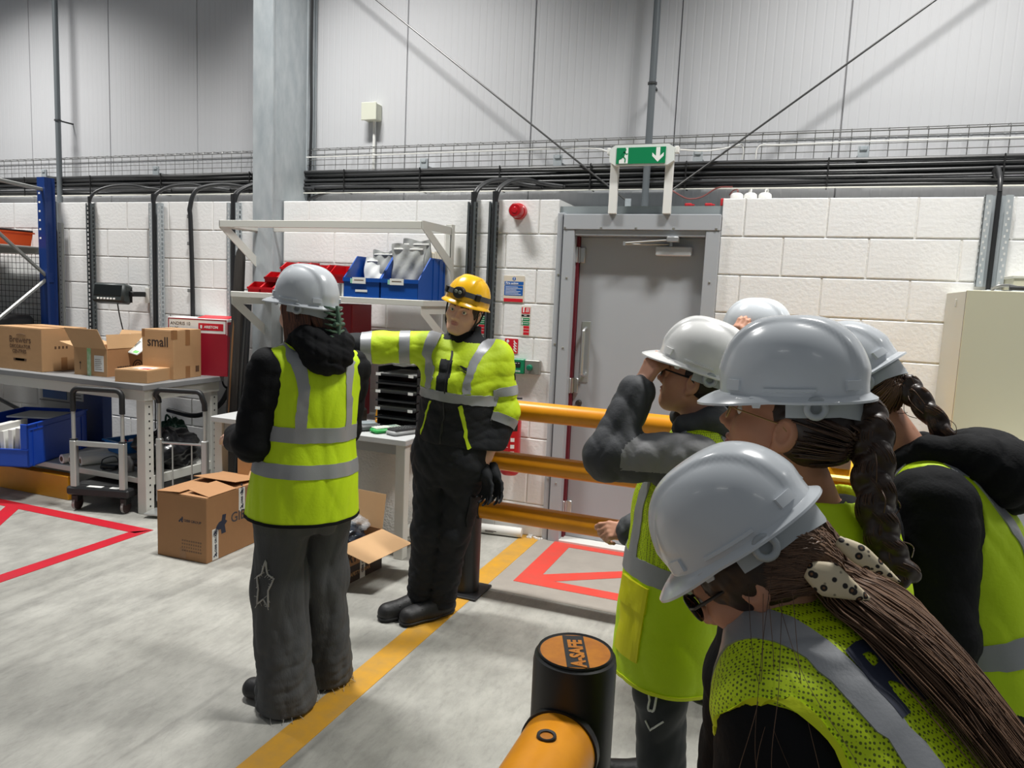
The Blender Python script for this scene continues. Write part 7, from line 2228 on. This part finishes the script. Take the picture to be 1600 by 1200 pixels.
def make_boy():
    P = Person('person in bright white hard hat facing left, hand raised to dark glasses', (-.285, -2.350, .735), (-.248, -2.352, 1.235), (-.975, -.20, 0), wide=.86, deep=.95)
    hc = V3(-.272, -2.352, 1.395); HB = basis((-.965, .09, .22), (.20, 0, .97))
    P.arm('L', (-.242, -2.478, 1.175), (-.485, -2.52, 1.160), (-.430, -2.44, 1.345), (.048, .042, .029)); P.arm('R', (-.262, -2.230, 1.175), (-.27, -2.17, .95), (-.445, -2.275, .872), (.046, .038, .027))
    stand(P, .075)
    hf = head_sdf(hc, HB, .97, neck_to=P.neck-P.S*.03, neck_r=.047)
    wl, wr = P.arms['L'][2], P.arms['R'][2]
    hL = hand_fns(wl+V3(.005, .01, .012), (.42, .18, .9), (.55, .82, -.2), (-.55, .5, .6), [(.5, .9, .6), (.6, 1.1, .7), (.7, 1.2, .8), (.8, 1.2, .8)], .95, (.6, .5))
    hR = hand_fns(wr, (-.95, -.05, -.12), (-.05, .75, -.65), (-.2, -.45, .85), [(.35, .5, .4), (.6, .8, .5), (.8, .9, .6), (.95, 1.0, .6)], .9, (.5, .4))
    P.base_body(SK_B, hf, [(hL, wl+V3(.03, .02, .07)), (hR, wr+V3(-.08, 0, -.02))], .0036, hc, face_regions(hc, HB, .97))
    for x in (-.032, .032): lathe_eye(P.t, hc, HB, P.org, x, .97)
    shL, elL, wrL, _ = P.arms['L']; shR, elR, wrR, _ = P.arms['R']
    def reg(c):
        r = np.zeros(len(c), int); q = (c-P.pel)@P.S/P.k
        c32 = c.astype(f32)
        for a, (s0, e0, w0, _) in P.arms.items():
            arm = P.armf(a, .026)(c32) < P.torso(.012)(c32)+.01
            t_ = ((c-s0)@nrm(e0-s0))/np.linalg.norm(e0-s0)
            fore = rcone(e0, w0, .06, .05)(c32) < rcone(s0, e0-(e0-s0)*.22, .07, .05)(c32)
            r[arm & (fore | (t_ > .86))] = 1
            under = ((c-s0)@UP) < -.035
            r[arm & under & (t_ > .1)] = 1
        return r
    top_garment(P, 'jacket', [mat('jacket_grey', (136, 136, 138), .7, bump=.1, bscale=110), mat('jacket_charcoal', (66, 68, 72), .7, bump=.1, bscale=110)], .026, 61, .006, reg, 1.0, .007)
    hood_lump(P, mat('jacket_charcoal', (66, 68, 72), .7), .78, 12, .0, -.02)
    nd = [(-.32, 0, 0, .178, .165), (-.15, 0, 0, .178, .168), (.0, 0, .004, .172, .166), (.15, 0, .006, .165, .160), (.30, 0, .008, .163, .155), (.38, 0, .0, .158, .140), (.44, 0, -.008, .145, .112), (.50, 0, -.012, .11, .088), (.55, 0, -.01, .075, .068)]
    w1 = wrinkle(.0055, 22, 71, (1.3, 1.3, .7))
    vf = vest_solid(P, nd, .080, neck_r=.078, hem=-.268, wr=w1, strap=.068)
    def vreg(c):
        q = c-P.pel; return ((q@P.S)/P.k > .10).astype(int)
    implicit('hi_vis_vest', vf, P.L(0, 0, .1)-V3(.36, .36, .46), P.L(0, 0, .1)+V3(.36, .36, .5), .0062, [M_lime, M_vmesh], P.t, vreg, P.org)
    band(P, vf, .085, .062, .19, .18)
    for l in (-.088, .088): brace(P, vf, l, .115, .115, .046, .17)
    pa = ring_path(P, -.262, .19, .18); ribbon('hem_binding', pa, np.tile(P.S, (len(pa), 1)), .012, vf, .003, M_lime2, P.t, P.org, True, 3)
    # edge binding of the near arm hole
    sh = P.arms['L'][0]; cen = sh-P.R*.028-P.S*.02
    pa = np.array([cen+P.F*.092*math.cos(g)+P.S*(.085*math.sin(g) if math.sin(g) > 0 else .165*math.sin(g)) for g in np.linspace(0, 2*PI, 40, endpoint=False)])
    ribbon('arm_binding', pa, np.tile(-P.R, (40, 1)), .02, vf, .003, M_lime2, P.t, P.org, True, 3)
    # yellow patch pocket with flap on the front left panel
    def pocket(nm, a0, a1, s0, s1, iso):
        an = np.linspace(a0, a1, 10); ss = np.linspace(s0, s1, 8)
        pts = np.array([[P.L(.19*math.sin(a), .18*math.cos(a), x) for a in an] for x in ss]).reshape(-1, 3)
        o1 = project(pts, vf, iso); o2 = project(pts, vf, -.004)
        n = len(an); k = len(ss)
        q = [(j*n+i, j*n+i+1, (j+1)*n+i+1, (j+1)*n+i) for j in range(k-1) for i in range(n-1)]
        N = n*k; bd = [i for i in range(n)]+[j*n+n-1 for j in range(1, k)]+[(k-1)*n+i for i in range(n-2, -1, -1)]+[j*n for j in range(k-2, 0, -1)]
        q += [(bd[i], bd[(i+1) % len(bd)], bd[(i+1) % len(bd)]+N, bd[i]+N) for i in range(len(bd))]
        o = np_mesh(nm, np.concatenate([o1, o2]), np.array(q), mat('pocket_yellow', (236, 232, 10), .6), P.t, org=P.org, smooth=False)
        return o
    pocket('pocket', -.98, -.36, -.19, .03, .006); pocket('pocket_flap', -1.0, -.34, -.035, .045, .011)
    tf = trousers(P, mat('track_pants', (30, 36, 40), .6), 77, .0085, (.082, .075, .072), pr=.080)
    kn = P.legs['L'][1]; toc = nrm(V3(0, -4.6, .6)-kn); cR = V3(.93, .363, 0)
    c0 = kn+toc*.09+UP*.02-cR*.03
    zp = [c0+UP*.09-cR*.012, c0-UP*.03-cR*.012, c0-UP*.045, c0-UP*.03+cR*.014, c0+UP*.09+cR*.014]
    pp = project(path(zp, 6), tf, .002)-P.org; MB().tube([tuple(q) for q in pp], .0035, 6).build('zip_trim', M_paper, P.t, True)
    zp = [c0-UP*.085-cR*.035, c0-UP*.115, c0-UP*.07+cR*.045]; pp = project(np.array([list(Vector(zp[0]).lerp(Vector(zp[1]), i/6)) for i in range(7)]+[list(Vector(zp[1]).lerp(Vector(zp[2]), i/6)) for i in range(1, 7)]), tf, .002)-P.org; MB().tube([tuple(q) for q in pp], .003, 6).build('chevron', M_paper, P.t, True)
    scalp(P, hc, HB, .97, mat('hair_boy', (34, 26, 22), .5), -.045, face=(.10, .105, .125))
    glasses(P.t, hc, HB, P.org, M_frk, M_lensd, .97, r=.003)
    helmet(P.t, hc, HB, P.org, M_helw, 1.0, tilt=rad(3))
make_boy()

def plait(P, nm, pts, r0, r1, n, m_str, m_base, seed):
    """three-strand plait: solid lobes with fine strands over them"""
    Pp = path(pts, 16); k = len(Pp); t = np.linspace(0, 1, k)
    T = np.gradient(Pp, axis=0); T /= np.linalg.norm(T, axis=1)[:, None]
    a = nrm(V3(0, -4.6, 1.6)-Pp[0]); u = a-T*(T@a)[:, None]; u /= np.linalg.norm(u, axis=1)[:, None]; v = np.cross(T, u)
    R_ = r0+(r1-r0)*t; fs = []; out = []; rs_ = np.random.RandomState(seed)
    for q in range(3):
        ph = 2*PI*(n*t+q/3); x = np.sin(ph)*R_*.55; y = np.sin(2*ph)*R_*.34
        cen = Pp+v*x[:, None]+u*y[:, None]
        for i in range(0, k-4, 4): fs.append(rcone(cen[i], cen[i+4], R_[i]*.60, R_[i+4]*.60))
        for _ in range(70):
            aa = rs_.uniform(0, 2*PI); sw = aa+ph*.35
            out.append(cen+(v*np.cos(sw)[:, None]+u*np.sin(sw)[:, None])*(R_*rs_.uniform(.54, .64))[:, None])
    for _ in range(14):
        i0 = rs_.randint(0, k-16); Ln = rs_.randint(8, 15); w_ = v[i0]*rs_.normal()+u[i0]*rs_.normal()
        out.append(Pp[i0:i0+Ln]+w_*(.75+.35*np.sin(np.linspace(0, 3.1, Ln)))[:, None]*R_[i0]+rs_.normal(0, .0004, 3))
    f = sm(fs, .004)
    o = strands(nm, out, r0*.034, m_str, P.t, P.org, 3, False)
    implicit('plait_core', f, Pp.min(0)-.06, Pp.max(0)+.06, .0035, m_base, o, org=P.org)
    return Pp

def make_braid_girl():
    P = Person('person in large pale grey hard hat with gold-rimmed glasses and a thick plait', (.150, -3.13, .755), (.068, -3.135, 1.232), (-.86, .5, 0), wide=.88, deep=.92)
    hc = V3(-.004, -3.15, 1.406); HB = basis((-.955, .13, .20), (.18, -.03, .98)); s = 1.02
    P.arm('L', P.neck-P.R*.145-P.S*.060, (-.035, -3.265, .945), (-.055, -3.21, .72), (.046, .04, .028)); P.arm('R', P.neck+P.R*.145-P.S*.06, (.11, -3.0, .95), (.0, -3.0, .78), (.046, .04, .028))
    stand(P, .08)
    hf = head_sdf(hc, HB, s, neck_to=P.neck-P.S*.03, neck_r=.050)
    hands = []
    for k_ in 'LR':
        sh, el, wr, r = P.arms[k_]; D = nrm(wr-el); hands.append((hand_fns(wr, D, P.R*(1 if k_ == 'L' else -1), P.F, REL, .9), wr+D*.07))
    P.base_body(SK_C, hf, hands, .0032, hc, face_regions(hc, HB, s))
    for x in (-.032, .032): lathe_eye(P.t, hc, HB, P.org, x, s)
    top_garment(P, 'jumper', M_blkf, .028, 81, .0075)
    nd = [(-.30, 0, 0, .185, .160), (-.1, 0, 0, .18, .158), (.1, 0, .004, .17, .152), (.28, 0, .008, .168, .150), (.38, 0, .0, .164, .135), (.45, 0, -.008, .145, .105), (.50, 0, -.012, .11, .082), (.55, 0, -.01, .075, .065)]
    vf = vest_solid(P, nd, .086, neck_r=.072, hem=-.25, wr=wrinkle(.005, 24, 83), strap=.064)
    implicit('hi_vis_vest', vf, P.L(0, 0, .12)-V3(.38, .38, .46), P.L(0, 0, .12)+V3(.38, .38, .5), .0068, M_lime, P.t, org=P.org)
    band(P, vf, .16, .05); 
    trousers(P, M_blkt, 87)
    hair, Wd = scalp(P, hc, HB, s, M_hairb, -.060, face=(.10, .115, .125))
    rs_ = np.random.RandomState(5); cur = []
    tie = V3(.118, -3.158, 1.432)
    for i in range(230):
        th = rs_.uniform(-2.95, -1.50) if i % 3 else rs_.uniform(1.5, 3.0)
        zz = rs_.uniform(-.055, .035); k_ = math.sqrt(max(0, 1-((zz-.008)/.09)**2))
        x0, y0 = .0835*math.sin(th)*k_, .1025*math.cos(th)*k_-.02
        if abs(x0) > .06 and y0 > -.028 and zz < .01: continue
        a = Wd(x0, y0, zz); b = Wd(x0*.70, -.112, zz*.5+.005); cur.append([list(q) for q in spline([tuple(a), tuple((a+b)/2+HB@V3(x0*.16, -.012, 0)), tuple(b), tuple(tie)], 5)])
    strands('hair_strands', cur, .0016, M_hdark, hair, P.org, 3)
    MB().lathe([(.020, -.012), (.026, -.006), (.026, .006), (.020, .012)], 18).xform(Matrix.Translation(Vector(tie-P.org)) @ Matrix.Rotation(rad(60), 4, 'Y')).build('hair_tie', M_ink, P.t, True)
    plait(P, 'plait', [tie, V3(.134, -3.18, 1.398), V3(.142, -3.202, 1.335), V3(.152, -3.222, 1.27), V3(.172, -3.232, 1.215), V3(.203, -3.240, 1.172)], .036, .023, 2.1, M_hdark, M_hairb, 6)
    glasses(P.t, hc, HB, P.org, M_frg, M_lensc, s, r=.0016)
    helmet(P.t, hc, HB, P.org, M_helg, .98, tilt=rad(-16), peak=.044, up=.016)
make_braid_girl()

def make_hood_girl():
    P = Person('person in hard hat with black hooded top seen behind the thick plait, bowed neck', (.42, -2.80, .79), (.292, -2.742, 1.262), (-.985, .12, -.15), wide=.92, deep=1.0)
    hc = V3(.138, -2.700, 1.412); HB = basis((-.74, .20, -.64), (-.63, .10, .76)); s = .98
    P.arm('L', P.neck-P.R*.155-P.S*.055, (.30, -2.97, .98), (.15, -2.83, .84), (.052, .045, .03)); P.arm('R', P.neck+P.R*.155-P.S*.055, (.34, -2.53, .98), (.16, -2.54, .86), (.052, .045, .03))
    stand(P, .085)
    hf = head_sdf(hc, HB, s, neck_to=P.neck-P.S*.02, neck_r=.047)
    hands = []
    for k_ in 'LR':
        sh, el, wr, r = P.arms[k_]; D = nrm(wr-el); hands.append((hand_fns(wr, D, P.R*(1 if k_ == 'L' else -1), P.F, REL, .9), wr+D*.07))
    P.base_body(SK_C, hf, hands, .0042, hc, face_regions(hc, HB, s))
    for x in (-.032, .032): lathe_eye(P.t, hc, HB, P.org, x, s)
    top_garment(P, 'hoodie', M_blkf, .034, 91, .007, neck_r=.05, neck_f=.02, tor_off=.018)
    hood_lump(P, M_blkf, 1.12, 15, -.015, .03)
    nd = [(-.30, 0, 0, .198, .175), (-.1, 0, 0, .195, .173), (.1, 0, .0, .19, .170), (.28, 0, .0, .188, .168), (.38, 0, -.004, .182, .150), (.45, 0, -.008, .155, .112), (.50, 0, -.012, .115, .088), (.55, 0, -.01, .075, .065)]
    vf = vest_solid(P, nd, .096, neck_r=.075, hem=-.25, wr=wrinkle(.005, 24, 93), strap=.075)
    implicit('hi_vis_vest', vf, P.L(0, 0, .12)-V3(.40, .40, .46), P.L(0, 0, .12)+V3(.40, .40, .5), .0062, M_lime, P.t, org=P.org)
    band(P, vf, .14, .05)
    for l in (-.098, .098): brace(P, vf, l, .17, .17, .045, .18)
    sh = P.arms['L'][0]; cen = sh-P.R*.03-P.S*.03
    trousers(P, M_blkt, 97)
    hair, Wd = scalp(P, hc, HB, s, M_hairb, -.060)
    rs_ = np.random.RandomState(8); cur = []; tie = V3(.236, -2.735, 1.452)
    for i in range(200):
        th = rs_.uniform(-3.0, -1.5) if i % 3 else rs_.uniform(1.5, 3.0); zz = rs_.uniform(-.075, .03); k_ = math.sqrt(max(0, 1-((zz-.008)/.095)**2))
        a = Wd(.083*math.sin(th)*k_, .102*math.cos(th)*k_-.02, zz); b = Wd(.05*math.sin(th), -.105, zz*.4); cur.append([list(q) for q in spline([tuple(a), tuple((a+b)/2+HB@V3(.012*math.sin(th), -.008, 0)), tuple(b), tuple(tie)], 5)])
    strands('hair_strands', cur, .0018, M_hbrown, hair, P.org, 3)
    MB().lathe([(.015, -.012), (.022, -.006), (.022, .006), (.015, .012)], 16).xform(Matrix.Translation(Vector(tie-P.org)) @ Matrix.Rotation(rad(60), 4, 'Y')).build('hair_tie', M_ink, P.t, True)
    plait(P, 'plait', [tie, V3(.262, -2.76, 1.425), V3(.302, -2.775, 1.378), V3(.330, -2.785, 1.330), V3(.358, -2.79, 1.30)], .026, .015, 1.6, M_hbrown, M_hairb, 16)
    helmet(P.t, hc, HB, P.org, M_helg, .98, tilt=rad(2))
make_hood_girl()

def make_far_person():
    P = Person('person mostly hidden behind the others, hand touching a pale grey hard hat', (-.09, -1.60, .86), (-.11, -1.60, 1.36), (-.9, .35, 0), wide=.9)
    hc = V3(-.150, -1.60, 1.470); HB = basis((-.94, .30, -.05), (0, 0, 1))
    P.arm('L', P.neck-P.R*.15-P.S*.06, (-.23, -1.82, 1.26), (-.215, -1.735, 1.46)); P.arm('R', P.neck+P.R*.15-P.S*.06, (-.06, -1.40, 1.06), (-.2, -1.42, .9))
    stand(P)
    hf = head_sdf(hc, HB, .98, neck_to=P.neck-P.S*.03, neck_r=.05)
    wl = P.arms['L'][2]; hL = hand_fns(wl, (.22, .10, .85), (.3, .9, -.1), (-.9, .3, .2), [(.4, .6, .4)]*4, .85, (.3, .3))
    P.base_body(SK_B, hf, [(hL, wl+UP*.07)], .005, hc, face_regions(hc, HB, .98))
    for x in (-.032, .032): lathe_eye(P.t, hc, HB, P.org, x, .98)
    top_garment(P, 'jumper', M_blkf, .026, 101, .010)
    nd = [(-.25, 0, 0, .185, .155), (.0, 0, 0, .18, .152), (.2, 0, .004, .172, .148), (.36, 0, .0, .168, .138), (.45, 0, -.008, .148, .105), (.50, 0, -.012, .11, .082), (.55, 0, -.01, .075, .065)]
    vf = vest_solid(P, nd, .084, neck_r=.074, hem=-.22, wr=wrinkle(.005, 24, 103), strap=.064)
    implicit('hi_vis_vest', vf, P.L(0, 0, .12)-V3(.38, .38, .46), P.L(0, 0, .12)+V3(.38, .38, .5), .010, M_lime, P.t, org=P.org)
    band(P, vf, .14, .05)
    trousers(P, M_blkt, 107, .011)
    scalp(P, hc, HB, .98, M_hairb, -.05)
    helmet(P.t, hc, HB, P.org, M_helg, .98, tilt=rad(2))
make_far_person()

def make_front_girl():
    Fh = V3(-.884, .463, 0); S = V3(-.646, .338, .684); N = V3(.010, -3.462, 1.132)
    P = Person('person bending forward in the foreground, long brown hair over a lime mesh vest', N-S*.50, N, (-.884, .463, -1), wide=1.0, deep=1.0)
    hc = V3(-.040, -3.47, 1.228); HB = basis((-.70, .10, -.70), (-.72, .02, .69)); s = .98
    P.arm('L', P.neck-P.R*.118-P.S*.085, P.neck-P.R*.185-P.S*.095+V3(.03, 0, -.27), P.neck-P.R*.18-P.S*.095+V3(-.02, .02, -.50), (.050, .043, .029)); P.arm('R', P.neck+P.R*.150-P.S*.06, (.20, -3.37, .80), (.16, -3.40, .58), (.050, .043, .029))
    pl = P.pel
    for k_, sg in (('L', -1), ('R', 1)):
        hip = pl+P.R*sg*.085; g = V3(hip[0]+.04, hip[1]-.02, 0); P.leg(k_, hip, g+Fh*.06+V3(0, 0, .42), g+V3(0, 0, .07)); P.shoe(g, Fh, M_boot, 1.0, 'shoe')
    hf = head_sdf(hc, HB, s, neck_to=P.neck-P.S*.02, neck_r=.048)
    hands = []
    for k_ in 'LR':
        sh, el, wr, r = P.arms[k_]; D = nrm(wr-el); hands.append((hand_fns(wr, D, -UP, P.R*(1 if k_ == 'L' else -1), REL, .9), wr+D*.07))
    P.base_body(SK_B, hf, hands, .0034, hc, face_regions(hc, HB, s))
    for x in (-.032, .032): lathe_eye(P.t, hc, HB, P.org, x, s)
    top_garment(P, 'jumper', M_blkf, .018, 111, .0065, amp=.003)
    nd = [(-.15, 0, 0, .19, .150), (.0, 0, 0, .185, .148), (.15, 0, 0, .178, .142), (.28, 0, .0, .175, .138), (.38, 0, -.002, .176, .128), (.45, 0, -.008, .165, .104), (.50, 0, -.012, .12, .082), (.55, 0, -.01, .075, .062)]
    vf = vest_solid(P, nd, .082, neck_r=.060, hem=-.12, wr=wrinkle(.004, 24, 113), strap=.076, hout=.030, hdown=.045, along=False)
    implicit('hi_vis_vest', vf, P.L(0, 0, .2)-V3(.44, .40, .42), P.L(0, 0, .2)+V3(.44, .40, .42), .0052, M_vmesh, P.t, org=P.org)
    band(P, vf, .10, .05)
    for l in (-.102, .102): brace(P, vf, l, .12, .12, .052, .17)
    for sg in (-1, 1):
        k_ = 'L' if sg < 0 else 'R'; cen = P.arms[k_][0]+P.R*sg*.05-P.S*.057
        pa = np.array([cen+P.F*.098*math.cos(g)+P.S*(.092*math.sin(g) if math.sin(g) > 0 else .105*math.sin(g)) for g in np.linspace(0, 2*PI, 48, endpoint=False)])
        ribbon('arm_binding', pa, np.tile(P.R*sg, (48, 1)), .022, vf, .003, M_lime2, P.t, P.org, True, 3)
    # dark R printed on the back
    tx = text('back_print', 'R', .145, M_navy, None, (0, 0, 0), (0, 0, 0), depth=.0, bold=.004)
    me = tx.data; bm = bmesh.new(); bm.from_mesh(me); bmesh.ops.triangulate(bm, faces=bm.faces); 
    for _ in range(3): bmesh.ops.subdivide_edges(bm, edges=[e for e in bm.edges if e.calc_length() > .012], cuts=1)
    bmesh.ops.triangulate(bm, faces=bm.faces); bm.to_mesh(me); bm.free()
    co = np.array([v.co[:] for v in me.vertices]); wp = np.array([P.L(-.080+c[0], -.15, .345+c[1]) for c in co]); wp = project(wp, vf, .0035)-P.org
    for v, c in zip(me.vertices, wp): v.co = c
    tx.parent = P.t; me.update()
    trousers(P, M_blkt, 117)
    hair, Wd = scalp(P, hc, HB, s, M_hairb, -.060, 1.08, ears=False)
    # long hair: roots on the scalp, gathered over the neck, then lying on the back
    rs_ = np.random.RandomState(9); roots = []; mids = []; lays = []
    cur = []
    n = 3800
    T_ = rs_.uniform(0, 1, n)
    lay = np.zeros((n, 5, 3))
    for i in range(n):
        t_ = T_[i]
        sp = (.20*t_-.020)+rs_.normal(0, .018)          # lateral position on the back (towards her right)
        for j, x in enumerate((.50, .42, .33, .22, .08)):
            lay[i, j] = P.L(sp*(.62+.12*j)+.020*j*.5+rs_.normal(0, .004)*j, -.16, x+.02)
    flat_ = project(lay.reshape(-1, 3), vf, .010, 7, .03).reshape(n, 5, 3)
    nv = nrm(-P.F*1.0+P.S*.2)
    for i in range(n):
        t_ = T_[i]; th = -2.9+2.0*rs_.uniform(0, 1) if t_ < .65 else 2.2+.9*rs_.uniform(0, 1)
        zz = rs_.uniform(-.04, .04); k_ = math.sqrt(max(0, 1-((zz-.008)/.095)**2))
        a = Wd(.083*math.sin(th)*k_, .102*math.cos(th)*k_-.02, zz)
        b = Wd(.064*math.sin(th)*.8, -.118+.05*max(0, math.cos(th)+.6), -.02-.05*rs_.uniform(0, 1))
        L_ = rs_.uniform(.6, 1.0); up_ = rs_.uniform(0, .04)
        pts = [a, (a+b)/2+HB@V3(.012*math.sin(th), -.012, 0), b]+[flat_[i, j]+nv*up_ for j in range(5)]
        c_ = path(pts, 3); c_ = c_[:max(10, int(len(c_)*(.55+.45*L_)))]; tt = np.linspace(0, 1, len(c_)); c_ = c_+(P.R[None]*np.sin(tt*9+t_*4+rs_.normal(0, .35))[:, None]+nv[None]*np.sin(tt*7+t_*6)[:, None]*.6)*(.007*tt)[:, None]
        cur.append(c_+rs_.normal(0, .0008, 3))
    strands('hair_lengths', cur, .0018, M_hbrown, hair, P.org, 3)
    # loose wisps hanging in front of the shoulder
    cur = []
    for i in range(7):
        a = Wd(-.084, rs_.uniform(-.07, .0), rs_.uniform(-.05, .0)); e_ = a+V3(rs_.uniform(-.06, .16), -rs_.uniform(.12, .17), -rs_.uniform(.22, .36)); m_ = (a+e_)/2+V3(rs_.uniform(-.03, .03), -.06, .0)
        q1 = a*.7+e_*.3+V3(rs_.uniform(-.03, .03), -.05, .0); q2 = a*.35+e_*.65+V3(rs_.uniform(-.04, .04), -.06, .0); cur.append(path([a, q1, q2, e_+V3(rs_.uniform(-.05, .05), 0, 0)], 8))
    strands('hair_wisps', cur, .0005, M_hbrown, hair, P.org, 3)
    # leopard-print bow
    lm = mat('leopard_print', (222, 206, 172), .6)
    nt = lm.node_tree; b = nt.nodes['Principled BSDF']; tc = nt.nodes.new('ShaderNodeTexCoord'); vo = nt.nodes.new('ShaderNodeTexVoronoi'); vo.inputs['Scale'].default_value = 80
    nt.links.new(tc.outputs['Object'], vo.inputs['Vector']); rp = nt.nodes.new('ShaderNodeValToRGB'); e = rp.color_ramp.elements
    e[0].position = .0; e[0].color = lin((128, 92, 56)); e[1].position = .55; e[1].color = lin((224, 208, 176))
    for p_, c_ in ((.16, (120, 84, 52)), (.20, (26, 20, 18)), (.36, (26, 20, 18)), (.42, (224, 208, 176))):
        x = rp.color_ramp.elements.new(p_); x.color = lin(c_)
    nt.links.new(vo.outputs['Distance'], rp.inputs[0]); nt.links.new(rp.outputs[0], b.inputs['Base Color'])
    k0 = Wd(-.064, -.088, -.034); camv = nrm(V3(0, -4.59, 1.61)-k0)
    tv = nrm(V3(.80, .12, -.42)); sv = nrm(np.cross(camv, tv))
    def tail(ln, wd, ang, sx, off):
        d = tv*math.cos(ang)+sv*math.sin(ang); w_ = np.cross(camv, d)
        def fn(u, v): return tuple(k0+off+d*ln*u+w_*(v-.5)*wd*(.55+.6*math.sin(min(1, u*2.2)*PI*.5)-1.0*max(0, u-.35)/.65)+camv*(.010+.014*math.sin(PI*u)+.006*math.cos(PI*(v-.5)))-P.org)
        o = MB().grid(fn, 18, 8).build('bow_tail', lm, P.t, 'all'); md = o.modifiers.new('thickness', 'SOLIDIFY'); md.thickness = .002
    tail(.088, .044, .10, 1, V3(0, 0, 0)); tail(.095, .026, -.05, 1, V3(.035, .02, .04))
    glasses(P.t, hc, HB, P.org, M_frk, M_lensd, s, r=.003)
    helmet(P.t, hc-HB[:, 1]*.018+HB[:, 2]*.010, HB, P.org, M_helg, .915, tilt=rad(4), peak=.045)
make_front_girl()
